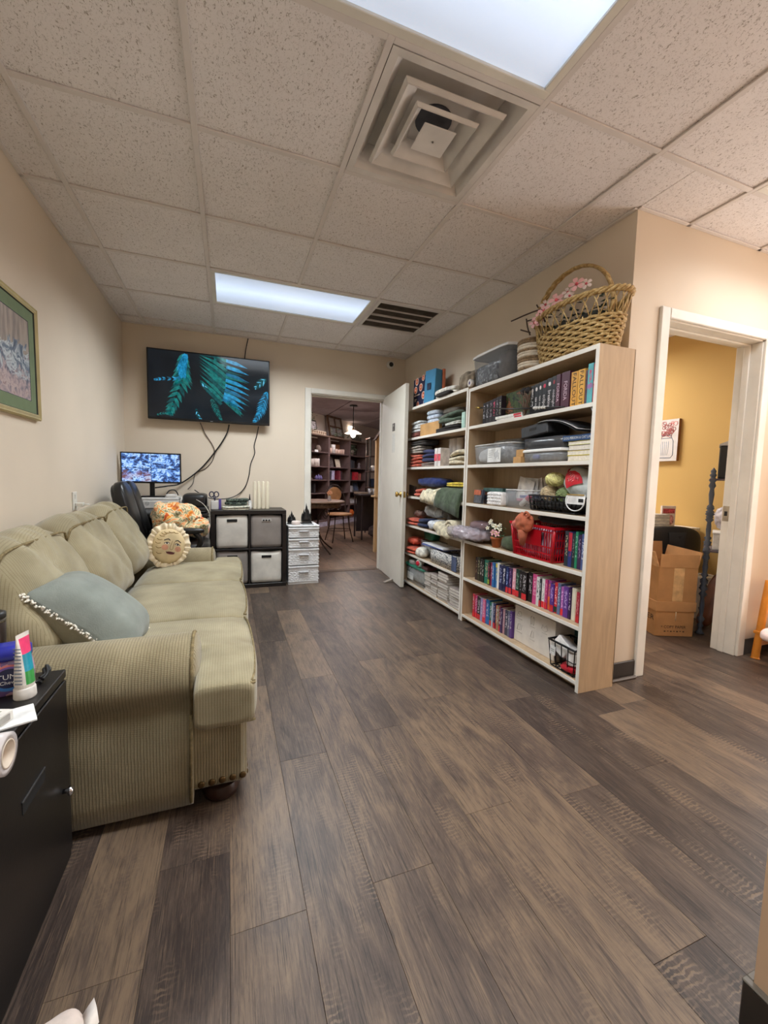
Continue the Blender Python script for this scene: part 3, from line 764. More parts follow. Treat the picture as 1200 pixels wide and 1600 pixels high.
MB().text('TUMS', 0.0175, LM@Matrix.Translation((0, 0.004, 0.0016)), 0.0003).text('Chewy', 0.012, LM@Matrix.Translation((0, -0.010, 0.0016)), 0.0003).build('lettering', lbm[1], an)
tm = thing('tumbler', 'dark brown steel tumbler at the left edge behind the blue-lidded jar', 'tumbler', (0.343, -0.041, CZ))
MB().lathe([(0.030, 0), (0.033, 0.004), (0.036, 0.10), (0.037, 0.165)], 24).build('cup', mat((52, 40, 34), 0.3, 0.4), tm)
MB().lathe([(0.0375, 0.160), (0.0375, 0.170)], 24).build('steel_band', mat((150, 146, 140), 0.25, 1), tm)
MB().lathe([(0.038, 0.170), (0.038, 0.182), (0.030, 0.186)], 24).build('lid', mat((24, 22, 22), 0.4), tm)
wb = thing('card_box', 'small white printed card box lying on the black cabinet top', 'box', (0.430, -0.268, CZ+0.0045), math.radians(-18))
MB().box(-0.06, 0.035, -0.03, 0.03, 0, 0.022, 0.001).build('carton', mat((226, 222, 214), 0.5), wb)
MB().box(0.0355, 0.0365, -0.02, 0.02, 0.004, 0.018).build('printed_end', mat((170, 166, 158), 0.4), wb)
MB().box(-0.05, 0.02, -0.02, 0.02, 0.0222, 0.0226).build('printed_panel', mat((196, 186, 160), 0.5, 0, .3, 80), wb)
solo('paper_slip', MB().obox((0, 0, 0.002), (0.085, 0.042, 0.002), None, 0.0005), mat((232, 230, 226), 0.6), 'white paper slip under the small card box on the black cabinet', 'paper', (0.425, -0.262, CZ), math.radians(24))
cbl = [(0.462, -0.085, CZ+0.006), (0.462, -0.055, CZ+0.010), (0.452, -0.030, CZ+0.020), (0.463, -0.045, CZ+0.012), (0.452, -0.075, CZ+0.006), (0.43, -0.085, CZ+0.008), (0.405, -0.09, CZ+0.006)]
solo('coiled_cable', MB().tube(spline(cbl, 6), 0.0042, 6).tube(spline([(a+.004, b+.006, c+.006) for a, b, c in cbl[:5]], 6), 0.004, 6), mat((20, 20, 20), 0.5), 'coiled black cord on the back corner of the black cabinet', 'cord')
TPM = mat((214, 206, 204), 0.15, 0, 0.05, 30, 0, 60, 0.6, 0.75); CORE = mat((206, 190, 172), 0.7)
for q, (yy, xx, lab_) in enumerate(((-0.445, 0.515, 'clear packing tape roll farther back at the left edge of the black cabinet'), (-0.530, 0.503, 'clear packing tape roll nearer the camera at the left edge of the cabinet'))):
    r = thing('tape_roll', lab_, 'tape', (xx, yy, CZ+0.037))
    L = [[(x, rr*math.cos(2*PI*i/28), rr*math.sin(2*PI*i/28)) for i in range(28)] for x, rr in ((-0.026, 0.0245), (-0.026, 0.0365), (0.026, 0.0365), (0.026, 0.0245))]
    MB().loft(L, 0, True, False, True).build('tape', TPM, r)
    L = [[(x, rr*math.cos(2*PI*i/28), rr*math.sin(2*PI*i/28)) for i in range(28)] for x, rr in ((-0.027, 0.022), (-0.027, 0.0246), (0.027, 0.0246), (0.027, 0.022))]
    MB().loft(L, 0, True, False, True).build('core', CORE, r)
# white cloth bag at the lower left
bg = MB().sbox((0, 0, 0.034), (0.06, 0.08, 0.034), 3.2, 12, None, 0.008, 14, 4)
bgo = thing('cloth_bag', 'white cloth bag corner at the bottom left edge on the floor', 'bag', (0.612, -0.540, 0.006), 0.4)
bg.build('sack', mat((226, 208, 196), 0.9, 0, .06, 20, .2, 120), bgo)
MB().loft([[(0.045, -0.012+w, z0), (0.075, -0.004+w, z0+0.022), (0.066, 0.004+w, z0+0.004)] for w, z0 in ((0.0, 0.045), (0.02, 0.055), (0.05, 0.045))]).build('tie_corner', mat((234, 218, 208), 0.9), bgo)

# ------------------------------------------------------------------ picture on the left wall
pc = thing('framed_picture', 'framed flower painting with green mat on the left wall', 'picture', (0.0, 0.86, 1.62))
GOLD = mat((190, 176, 130), 0.35, 0.3, 0.06, 8); MATG = mat((108, 124, 92), 0.85, 0, 0.03)
HY, HZ = 0.437, 0.276
def mould(h0, h1, x0, x1): return [(x0, -h0[0], -h0[1]), (x0, h0[0], -h0[1]), (x0, h0[0], h0[1]), (x0, -h0[0], h0[1])]
def pframe(prof, mats, n):
    """picture moulding: profile of (inset, depth)"""
    L = []
    for ins, d in prof: L.append([(d, s1*(HY-ins), s2*(HZ-ins)) for s1, s2 in ((-1, -1), (1, -1), (1, 1), (-1, 1))])
    return MB().loft(L, 0, False, False).build(n, mats, pc)
pframe([(0, 0.001), (0, 0.018), (0.006, 0.024), (0.012, 0.019), (0.022, 0.023), (0.028, 0.018)], GOLD, 'frame')
pframe([(0.028, 0.018), (0.030, 0.016), (0.032, 0.012)], mat((40, 44, 34), 0.6), 'inner_lip')
pframe([(0.032, 0.0125), (0.086, 0.0125)], MATG, 'green_mat'); pframe([(0.086, 0.0127), (0.089, 0.0118)], mat((54, 58, 66), 0.7), 'mat_bevel')
t = NT('flower_painting'); v = t.coord('Object', (1, 1, 1)); sx = t.n('ShaderNodeSeparateXYZ'); t.l(v, sx.inputs[0])
n1 = t.noise(v, 14, 4, 0.6, 1.0); n2 = t.noise(v, 30, 4, 0.6, 0.4)
sky = t.ramp(t.noise(t.coord('Object', (1, 9, 1.4)), 4, 3), [(0.35, (128, 116, 112)), (0.6, (168, 154, 142))])
mid = t.ramp(n1, [(0.30, (66, 74, 92)), (0.45, (112, 122, 138)), (0.55, (196, 202, 204)), (0.62, (128, 118, 132)), (0.75, (74, 90, 98))])
low = t.ramp(n2, [(0.34, (92, 98, 116)), (0.5, (176, 156, 158)), (0.6, (196, 178, 174)), (0.72, (120, 84, 92))])
hz = t.math('ADD', sx.outputs[2], t.math('MULTIPLY', t.math('SUBTRACT', n1, 0.5), 0.35))
c = t.mix(low, mid, t.ramp(hz, [(0.42, (0, 0, 0)), (0.46, (255, 255, 255))]) if False else t.math('GREATER_THAN', hz, -0.075))
c = t.mix(c, sky, t.math('GREATER_THAN', hz, 0.055)); t.col(c); t.set(rough=0.35)
MB().box(0.008, 0.0115, -HY+0.087, HY-0.087, -HZ+0.087, HZ-0.087).build('painting', t.m, pc)
MB().box(0.001, 0.008, -HY+0.01, HY-0.01, -HZ+0.01, HZ-0.01).build('backing', mat((60, 54, 48), 0.9), pc)
# wall outlet with a plugged-in white adapter
ou = thing('wall_outlet', 'white wall outlet plate with a plugged-in adapter above the sofa', 'outlet', (0.0, 1.80, 0.905))
MB().box(0.0003, 0.006, -0.037, 0.037, -0.058, 0.058, 0.002).build('plate', WHITE, ou)
MB().box(0.006, 0.052, -0.012, 0.020, -0.034, -0.010, 0.004).build('plug', WHITE, ou)
MB().lathe([(0.004, 0), (0.004, 0.03)], 8, (0.05, 0.004, -0.022), R3('Y', PI/2)).build('cord_end', WHITE, ou)
MB().box(0.006, 0.0068, -0.014, 0.014, 0.012, 0.042, 0.0004).build('socket', mat((205, 200, 190), 0.5), ou)
# ------------------------------------------------------------------ television and monitor on the back wall
def fern_leaf(m, M, pts, n, l0, w, mi0, side=(-1, 1), ang=1.0, dz=0.0, flat=False):
    """fern frond flat in the plane of M: leaflets along a curve"""
    P = spline([(a, b, 0) for a, b in pts], 8); K = len(P)
    for k in range(n):
        f = (k+0.5)/n*(K-1); i = int(f); p = P[i].lerp(P[min(i+1, K-1)], f-i); d = (P[min(i+1, K-1)]-P[max(i-1, 0)]).normalized()
        env = (1-k/n)**0.55*min(1, 0.5+2.2*k/n) if not flat else 0.78+0.22*math.sin(2.6*k/n+0.4); L = l0*env
        for sd in side:
            c_, s_ = math.cos(ang*sd), math.sin(ang*sd); e = Vector((d.x*c_-d.y*s_, d.x*s_+d.y*c_, 0)); nn = Vector((-e.y, e.x, 0))
            cur = d*0.18*L
            q = [p-nn*w*0.4, p+e*L*0.45-nn*w*0.5+cur*0.3, p+e*L+cur, p+e*L*0.45+nn*w*0.5+cur*0.3, p+nn*w*0.4]
            mi = mi0+(1 if (k*7+int(sd)) % 3 == 0 else 0)
            m.add([M@Vector((max(-0.538, min(0.538, a.x)), max(-0.302, min(0.308, a.y)), dz)) for a in q], [(0, 1, 2, 3, 4)], mi)
TVX0, TVX1, TVZ0, TVZ1 = 0.212, 1.318, 1.606, 2.256
tv = thing('television', 'large wall-mounted television showing blue-green fern fronds on black', 'television', ((TVX0+TVX1)/2, 3.133, 1.93))
BZ = mat((14, 14, 15), 0.3); hw, hh = (TVX1-TVX0)/2, (TVZ1-TVZ0)/2
MB().box(-hw, hw, 0, 0.035, -hh, hh, 0.004).build('case', BZ, tv)
MB().box(-0.3, 0.3, 0.035, 0.07, -0.24, 0.2, 0.008).build('rear_cover', BZ, tv)
MB().box(-0.16, 0.16, 0.07, 0.099, -0.12, 0.12, 0.003).build('wall_bracket', mat((40, 40, 42), 0.5, 0.6), tv)
def m_glow(c, st, rough=0.12):
    t = NT('screen_%d_%d_%d' % c); v = t.coord('Object'); t.col((6, 8, 10)); t.set(rough=rough, spec=0.5)
    t.l(t.ramp(t.noise(v, 26, 3), [(0.3, tuple(q*0.6 for q in c)), (0.7, c)]), t.b.inputs['Emission Color']); t.set(estr=st); return t.m
t = NT('screen_dark'); t.col((5, 7, 10)); t.set(rough=0.10, spec=0.5)
t.l(t.ramp(t.noise(t.coord('Object'), 3, 2), [(0.3, (8, 12, 18)), (0.7, (18, 26, 32))]), t.b.inputs['Emission Color']); t.set(estr=1.0); SCRD = t.m
scr = MB().box(-hw+0.012, hw-0.012, -0.0012, 0.0004, -hh+0.018, hh-0.012).build('screen', SCRD, tv)
FM4 = frame4((0, -0.0016, 0), (1, 0, 0), (0, 0, 1))
fmats = [m_glow((38, 142, 190), 1.0), m_glow((24, 102, 138), 1.0), m_glow((22, 112, 110), 1.0), m_glow((16, 78, 82), 1.0), m_glow((92, 190, 228), 1.0)]
fe = MB()
fern_leaf(fe, FM4, [(0.02, 0.30), (0.10, 0.12), (0.13, -0.02), (0.12, -0.12)], 11, 0.24, 0.024, 2, (1,), 1.15, 0.0001, True)
fern_leaf(fe, FM4, [(0.14, 0.30), (0.135, 0.12), (0.12, -0.02), (0.10, -0.10)], 9, 0.235, 0.036, 0, (1,), 1.5, 0.0002, True)
fern_leaf(fe, FM4, [(0.145, 0.30), (0.14, 0.12), (0.12, -0.02), (0.09, -0.16)], 11, 0.34, 0.034, 2, (-1,), 2.25, 0.00015, True)
fern_leaf(fe, FM4, [(-0.24, 0.30), (-0.25, 0.16), (-0.26, 0.04), (-0.33, -0.16), (-0.37, -0.27)], 15, 0.15, 0.034, 2, (-1, 1), 0.8, 0.0002)
fern_leaf(fe, FM4, [(-0.22, 0.305), (-0.245, 0.2), (-0.25, 0.10)], 9, 0.12, 0.034, 0, (-1, 1), 0.45, 0.0003)
fern_leaf(fe, FM4, [(-0.255, 0.12), (-0.29, 0.07), (-0.42, 0.05), (-0.49, 0.035)], 9, 0.045, 0.016, 0, (-1, 1), 0.6, 0.0003)
fern_leaf(fe, FM4, [(0.0, -0.10), (0.03, -0.17), (0.06, -0.24), (0.09, -0.30)], 14, 0.05, 0.010, 2, (-1, 1), 1.0, 0.0002)
fern_leaf(fe, FM4, [(0.14, -0.12), (0.22, -0.17), (0.27, -0.23)], 9, 0.05, 0.012, 2, (-1, 1), 0.7, 0.0002)
fern_leaf(fe, FM4, [(0.53, 0.02), (0.49, -0.10), (0.46, -0.20), (0.40, -0.30)], 14, 0.09, 0.016, 0, (-1, 1), 0.8, 0.0002)
fern_leaf(fe, FM4, [(0.52, 0.14), (0.47, 0.10), (0.41, 0.04)], 9, 0.06, 0.012, 3, (-1, 1), 0.9, 0.0002)
fern_leaf(fe, FM4, [(-0.10, 0.07), (-0.02, -0.02), (0.10, -0.10)], 8, 0.07, 0.016, 3, (-1, 1), 0.5, 0.0001)
fern_leaf(fe, FM4, [(-0.14, -0.20), (-0.12, -0.27), (-0.10, -0.30)], 6, 0.04, 0.010, 3, (-1, 1), 0.6, 0.0001)
fern_leaf(fe, FM4, [(-0.48, -0.29), (-0.42, -0.27), (-0.36, -0.26)], 6, 0.03, 0.010, 2, (-1, 1), 0.6, 0.0001)
fo = fe.build('screen_picture', fmats, tv); fo['kind'] = 'stuff'
MB().box(-0.012, 0.012, -0.001, 0.0, -hh+0.004, -hh+0.010).build('badge', mat((150, 150, 155), 0.4), tv)
CORD = mat((22, 20, 20), 0.5); CORDG = mat((92, 84, 76), 0.5)
def cord(name, pts, r, m, label, n=7): return solo(name, MB().tube(spline(pts, n), r, 6), m, label, 'cable')
cord('aerial_cable', [(1.077, 3.228, 2.245), (1.090, 3.228, 2.36), (1.114, 3.228, 2.482)], 0.005, CORD, 'short black cable from the television top up into the ceiling')
cord('video_cable', [(0.927, 3.20, 1.60), (0.90, 3.210, 1.50), (0.816, 3.208, 1.355), (0.66, 3.206, 1.15), (0.48, 3.195, 1.00), (0.36, 3.16, 0.97), (0.27, 3.05, 0.955)], 0.0075, CORD, 'thick black cable sweeping from the television down to the monitor')
cord('thin_cable', [(0.659, 3.20, 1.60), (0.70, 3.222, 1.50), (0.782, 3.226, 1.355), (0.77, 3.226, 1.24), (0.70, 3.226, 1.15), (0.61, 3.224, 1.10), (0.585, 3.20, 1.0), (0.54, 3.18, 0.94)], 0.0045, CORDG, 'thin dark cable looping under the middle of the television')
cord('power_cable', [(1.213, 3.20, 1.60), (1.195, 3.224, 1.50), (1.170, 3.226, 1.40), (1.175, 3.226, 1.32), (1.135, 3.226, 1.21), (1.115, 3.226, 1.08), (1.07, 3.22, 0.955), (0.98, 3.21, 0.875), (0.86, 3.19, 0.845), (0.72, 3.17, 0.86), (0.60, 3.16, 0.935)], 0.005, CORD, 'black cable hanging from the right end of the television to the desk')

# desk behind the armchair
DT = 0.735
dk = thing('corner_desk', 'black desk under the monitor in the far left corner', 'desk', (0, 0, 0))
MB().box(0.02, 0.735, 2.74, 3.215, DT-0.03, DT, 0.003).build('desk_top', BLK, dk)
for x in (0.03, 0.625): MB().box(x, x+0.025, 2.76, 3.20, 0, DT-0.03, 0.002).build('side_panel', BLK, dk)
MB().box(0.055, 0.625, 3.17, 3.19, 0.2, DT-0.03).build('modesty_panel', BLK, dk)
# all-in-one printer as riser, black printer
pr = thing('white_printer', 'flat white printer with round logo under the monitor', 'printer', (0.345, 2.965, DT))
WP = mat((205, 202, 198), 0.4, 0, .03); GP = mat((128, 128, 128), 0.45)
MB().box(-0.15, 0.15, -0.165, 0.165, 0.0, 0.045, 0.006).build('base', GP, pr)
MB().box(-0.155, 0.155, -0.17, 0.17, 0.045, 0.115, 0.006).build('body', WP, pr)
MB().box(-0.15, 0.15, -0.165, 0.165, 0.115, 0.140, 0.006).build('lid', WP, pr)
lg = MB(); M = frame4((-0.10, -0.1712, 0.088), (1, 0, 0), (0, 0, 1))
lg.loft([[M@Vector((r*math.cos(2*PI*i/20), r*math.sin(2*PI*i/20), 0)) for i in range(20)] for r in (0.016, 0.0135)], 0, False, False)
lg.text('hp', 0.021, M, 0.0002); lg.build('logo', mat((110, 112, 118), 0.4), pr)['kind'] = 'stuff'
mo = thing('monitor', 'black monitor showing four bluish security camera views', 'monitor', (0.268, 2.90, DT+0.140))
MZ0, MZ1 = 1.0-DT-0.14, 1.275-DT-0.14
MB().box(-0.242, 0.242, 0, 0.022, MZ0, MZ1, 0.004).build('case', BZ, mo)
MB().box(-0.02, 0.02, 0.022, 0.04, 0.01, MZ0+0.14, 0.004).build('stand_neck', BZ, mo)
MB().obox((0.01, 0.03, 0.006), (0.10, 0.075, 0.006), None, 0.003).build('stand_foot', BZ, mo)
def m_cctv(seed, warm):
    t = NT('camera_view_%d' % seed); v = t.coord('Object', (1, 1, 1.3)); t.col((8, 10, 16)); t.set(rough=0.2)
    mp = t.n('ShaderNodeVectorMath', operation='ADD'); t.l(v, mp.inputs[0]); mp.inputs[1].default_value = (seed*3.1, seed*1.7, seed*0.9)
    f = t.noise(mp.outputs[0], 13, 5, 0.75, 0.4)
    c = t.ramp(f, [(0.36, (12, 16, 34)), (0.44, (40, 62, 110)), (0.50, (84, 132, 205)), (0.56, (176, 206, 238)), (0.60, (70, 96, 150)), (0.68, (22, 30, 52))])
    if warm: c = t.mix(c, (150, 96, 70), t.ramp(t.noise(mp.outputs[0], 9, 2), [(0.48, (0, 0, 0)), (0.62, (170, 170, 170))]))
    sx = t.n('ShaderNodeSeparateXYZ'); t.l(v, sx.inputs[0])
    t.l(c, t.b.inputs['Emission Color']); t.set(estr=1.1); return t.m
zm = (MZ0+MZ1)/2
for k, (x0, x1, z0, z1) in enumerate(((-0.230, -0.003, zm, MZ1-0.012), (0.0, 0.230, zm, MZ1-0.012), (-0.230, -0.003, MZ0+0.016, zm-0.004), (0.0, 0.230, MZ0+0.016, zm-0.004))):
    MB().box(x0, x1, -0.0008, 0.0002, z0, z1).build('camera_view', m_cctv(k+1, k == 2), mo)
bp = thing('black_printer', 'black desktop printer with rounded top beside the white printer', 'printer', (0.622, 2.98, DT))
MB().sbox((0, 0, 0.105), (0.105, 0.15, 0.072), 5, 10).build('body', mat((24, 24, 26), 0.35), bp)
MB().box(-0.115, 0.11, -0.19, 0.14, 0.0, 0.05, 0.01).build('base', mat((20, 20, 21), 0.4), bp)
MB().box(-0.09, 0.09, -0.232, -0.18, 0.012, 0.020, 0.003).build('paper_tray', mat((16, 16, 17), 0.4), bp)
MB().box(0.106, 0.113, -0.13, -0.05, 0.06, 0.14, 0.004).build('side_flap', mat((150, 146, 140), 0.5), bp)
ps = thing('power_strip', 'small white power adapter with black cords on top of the white printer', 'adapter', (0.430, 2.86, DT+0.1405))
MB().box(-0.045, 0.045, -0.03, 0.03, 0, 0.03, 0.008).build('body', WP, ps)
MB().tube(spline([(-0.04, 0, 0.028), (-0.02, 0.01, 0.06), (0.02, 0.0, 0.068), (0.04, 0.02, 0.05), (0.05, 0.05, 0.02)], 6), 0.005, 6).build('cord', CORD, ps)
cord('white_cable', [(0.505, 2.86, 0.895), (0.52, 2.78, 0.875), (0.512, 2.745, 0.80), (0.505, 2.735, 0.742)], 0.005, mat((206, 200, 192), 0.5), 'white cable falling over the front of the desk beside the white printer')
cord('grey_cable', [(0.64, 2.80, 0.86), (0.70, 2.775, 0.82), (0.745, 2.75, 0.75), (0.757, 2.745, 0.66), (0.752, 2.745, 0.60)], 0.004, mat((176, 170, 160), 0.5), 'pale cable hanging in front of the cube shelf beside the black printer')

# cube organiser with fabric bins
CB = thing('cube_organizer', 'black-brown cube shelf with fabric bins against the back wall', 'shelf', (0, 0, 0))
ESP = mat((28, 22, 20), 0.4, 0, 0.15, 8); cy0, cy1 = 2.811, 3.205; ct = 0.757; x0, x1 = 0.757, 1.449
cw = 0.0
MB().box(x0, x1, cy0, cy1, ct-0.038, ct, 0.002).build('top', ESP, CB)
MB().box(x0, x1, cy0, cy1, 0.0, 0.038, 0.002).build('bottom', ESP, CB)
MB().box(x0, x0+0.038, cy0, cy1, 0.038, ct-0.038, 0.002).build('side_panel', ESP, CB)
MB().box(x1-0.038, x1, cy0, cy1, 0.038, ct-0.038, 0.002).build('side_panel', ESP, CB)
MB().box(1.094, 1.110, cy0+0.002, cy1, 0.038, ct-0.038, 0.001).build('divider', ESP, CB)
MB().box(x0+0.038, 1.094, cy0+0.002, cy1, 0.372, 0.388, 0.001).build('middle_shelf', ESP, CB)
MB().box(1.110, x1-0.038, cy0+0.002, cy1, 0.372, 0.388, 0.001).build('middle_shelf', ESP, CB)
MB().box(x0, x1, cy1, cy1+0.006, 0.0, ct).build('back_panel', mat((40, 34, 30), 0.7), CB)
def fbin(x0, x1, z0, z1, col, lab, lit):
    w, h = x1-x0, z1-z0
    o = thing('fabric_bin', lab, 'bin', ((x0+x1)/2, cy0+0.012, z0), 0, 'fabric bins in the cube shelf')
    m = mat(col, 0.9, 0, 0.05, 9, 0.25, 200)
    def fn(wv, q):
        wv.z += 0.006*math.sin(q.x*3+lit)*(1 if q.z > 0.5 else 0)-0.006*(1-q.x*q.x)*(1 if q.z > 0.5 else 0); wv.y += 0.006*(1-q.x*q.x)*(1-q.z*q.z)*(-1 if q.y < -.5 else 0); return wv
    MB().sbox((0, 0.17, h/2), (w/2, 0.17, h/2), 22, 10, None, 0.003, 6, lit, 0, 0, False, fn).build('bin_body', m, o)
    MB().box(-0.046, 0.046, -0.0085, -0.004, h*0.80, h*0.80+0.026, 0.003).build('handle_slot', mat((20, 18, 18), 0.8) if lit != 2 else mat((190, 186, 180), 0.7), o)
    if lit == 2:
        for q in range(3): MB().box(-0.036+q*0.026, -0.018+q*0.026, -0.0095, -0.006, h*0.80+0.004, h*0.80+0.02, 0.002).build('slot_gap', mat((30, 26, 26), 0.8), o)
WB_, GB_ = (214, 208, 198), (142, 134, 128)
fbin(0.802, 1.090, 0.391, 0.712, WB_, 'white fabric bin with dark slot in the upper row of the cube shelf', 1)
fbin(1.114, 1.407, 0.391, 0.712, GB_, 'grey fabric bin in the upper right cube of the shelf', 2)
fbin(0.802, 1.090, 0.041, 0.366, GB_, 'grey fabric bin in the lower row partly hidden by the sofa', 3)
fbin(1.114, 1.407, 0.041, 0.352, (222, 218, 208), 'white sagging fabric bin in the lower right cube of the shelf', 4)
fbin(0.655, 0.748, 0.391, 0.69, GB_, 'narrow grey fabric panel left of the cube shelf under the desk', 3)
# on top of the cube shelf
sc_ = thing('pen_cup', 'white pen cup with scissors and a purple sharpener on the cube shelf', 'cup', (0.800, 2.95, ct))
MB().box(-0.042, 0.025, -0.035, 0.035, 0, 0.085, 0.006).build('cup', WP, sc_)
MB().box(0.027, 0.05, -0.02, 0.02, 0, 0.10, 0.004).build('purple_case', mat((92, 74, 150), 0.4), sc_)
s_ = MB()
for dx in (-0.028, 0.014): s_.tube([(dx-0.007+0.02*math.cos(2*PI*i/14), 0, 0.145+0.026*math.sin(2*PI*i/14)) for i in range(14)], 0.006, 6, True)
s_.tube([(-0.02, 0, 0.125), (-0.005, 0, 0.085)], 0.006, 6).tube([(0.0, 0, 0.125), (-0.01, 0, 0.085)], 0.006, 6)
s_.build('scissors_handles', mat((44, 42, 66), 0.4), sc_)['kind'] = 'stuff'
def folded(w, d, h, n, seed=0, e=5.0, sag=0.004):
    """n soft layers of folded cloth; base centre at the origin, w along y, front to -x"""
    m = MB(); rnd = random.Random(seed); hl = h/n
    for k in range(n):
        dx, dy = rnd.uniform(-1, 1)*0.008, rnd.uniform(-1, 1)*0.010; sx, sy = rnd.uniform(0.94, 1.0), rnd.uniform(0.93, 1.0); ph = rnd.uniform(0, 6)
        def fn(wv, q, k=k, ph=ph, z0=hl*(k+0.5)):
            amp = sag*(0.4+0.6*(z0/h)); a = math.sin(wv.y*16+ph)*amp+mnoise.noise(Vector((wv.x*9, wv.y*9, seed+0.3*k)))*amp
            wv.z += a if (k > 0 or q.z > 0) else 0; return wv
        m.sbox((dx, dy, hl*(k+0.5)), (d/2*sx, w/2*sy, hl/2*1.06), e, 8, None, 0, 6, 0, 0, 0, False, fn)
    return fit(m, w, d, h)
def fit(m, w, d, h):
    lo = [min(p[k] for p in m.v) for k in range(3)]; hi = [max(p[k] for p in m.v) for k in range(3)]; sz = (d, w, h-0.0012)
    m.v = [tuple(-sz[k]/2*(k < 2)+0.0006*(k == 2)+sz[k]*(p[k]-lo[k])/(hi[k]-lo[k]) for k in range(3)) for p in m.v]; return m
def zmin(m): return min(p[2] for p in m.v)
def drop(m):
    z = zmin(m); m.v = [(x, y, q-z) for x, y, q in m.v]; return m
def lump(w, d, h, seed, amp=0.02, ns=9, e=2.6, n=14, ridge=True):
    return fit(MB().sbox((0, 0, h/2), (d/2, w/2, h/2), e, n, None, amp, ns, seed, 0, 0, ridge), w, d, h)
CAM = NT('camouflage_cloth'); v = CAM.coord('Object')
CAM.col(CAM.ramp(CAM.noise(v, 42, 3, 0.6, 1.0), [(0.40, (22, 26, 24)), (0.50, (46, 60, 50)), (0.56, (124, 136, 122)), (0.62, (34, 42, 38))])); CAM.set(rough=0.9)
FLO = NT('pale_patterned_cloth'); v = FLO.coord('Object')
FLO.col(FLO.ramp(FLO.noise(v, 46, 3, 0.6, 0.6), [(0.44, (226, 222, 206)), (0.56, (206, 206, 190)), (0.64, (120, 132, 116))])); FLO.set(rough=0.9)
def xf(m, rz):
    R = R3('Z', rz); m.v = [tuple(R@Vector(p)) for p in m.v]; return m
solo('folded_cloth', xf(folded(0.25, 0.20, 0.045, 2, 2), PI/2), FLO.m, 'pale patterned cloth folded at the bottom of the pile on the cube shelf', 'cloth', (0.985, 2.905, ct))
solo('folded_cloth', xf(folded(0.22, 0.17, 0.065, 2, 5), PI/2), CAM.m, 'dark green speckled cloth folded on top of the pale patterned one', 'cloth', (0.99, 2.91, ct+0.047))
gb = thing('glue_bottle', 'small white glue bottle with black nozzle on the cube shelf', 'bottle', (1.112, 2.955, ct))
MB().lathe([(0.017, 0), (0.018, 0.004), (0.018, 0.075), (0.011, 0.09)], 16).build('bottle', mat((216, 214, 210), 0.35), gb)
MB().lathe([(0.009, 0.09), (0.008, 0.10), (0.004, 0.135), (0.003, 0.15)], 12).build('nozzle', mat((26, 26, 28), 0.4), gb)
for q in range(4):
    cn = thing('taper_candle', ('leftmost', 'second from left', 'third from left', 'rightmost')[q]+' of four ivory taper candles on the cube shelf', 'candle', (1.162+q*0.042, 3.02+0.004*q, ct), 0, 'ivory taper candles')
    MB().lathe([(0.020, 0), (0.020, 0.004), (0.0145, 0.262+0.004*(q % 2)), (0.012, 0.272), (0.003, 0.280)], 14).build('wax', mat((224, 214, 190), 0.45, 0, .02, 6, 0, 60, .4), cn)
    MB().lathe([(0.0014, 0.278), (0.001, 0.290)], 6).build('wick', mat((190, 180, 160), 0.8), cn)
# white drawer tower
dt = thing('drawer_tower', 'white plastic four-drawer tower with woven fronts beside the shop doorway', 'drawers', (1.627, 3.00, 0))
PLW = mat((232, 232, 232), 0.4, 0, 0.02, 6); PLG = mat((190, 190, 192), 0.45)
MB().box(-0.158, 0.158, -0.18, 0.19, 0.585, 0.603, 0.006).build('top', PLW, dt)
MB().box(-0.152, -0.146, -0.165, 0.185, 0.0, 0.585).box(0.146, 0.152, -0.165, 0.185, 0.0, 0.585).box(-0.146, 0.146, 0.18, 0.185, 0.0, 0.585).build('frame', PLW, dt)
MB().box(-0.154, 0.154, -0.172, 0.185, 0.0, 0.016, 0.004).build('base', PLW, dt)
WV = NT('woven_plastic'); v = WV.coord('Object'); ck = WV.n('ShaderNodeTexChecker'); ck.inputs['Scale'].default_value = 60
WV.l(v, ck.inputs['Vector']); WV.col(WV.mix((232, 232, 232), (220, 220, 222), ck.outputs['Fac'])); WV.set(rough=0.45)
for z0, z1 in ((0.475, 0.582), (0.372, 0.470), (0.195, 0.367), (0.018, 0.190)):
    d = MB().box(-0.150, 0.150, -0.176, 0.175, z0, z1-0.006, 0.004).build('drawer', PLW, dt)
    MB().box(-0.155, 0.155, -0.186, -0.176, z1-0.020, z1-0.003, 0.004).build('drawer_lip', PLW, d)
    zc = z0+(z1-z0)*0.62
    MB().box(-0.050, 0.050, -0.198, -0.176, zc-0.006, zc+0.010, 0.005).build('handle', PLG, d)
    wv = MB()
    for a in range(9):
        for b in range(int((z1-z0-0.03)/0.018)):
            xx, zz = -0.132+a*0.033, z0+0.014+b*0.018
            if abs(xx) < 0.062 and abs(zz-zc) < 0.016: continue
            wv.sbox((xx+(0.0165 if b % 2 else 0)-0.008, -0.1755, zz), (0.0158, 0.0016, 0.0084), 5, 2)
    wv.build('woven_front', PLW, d)['kind'] = 'stuff'
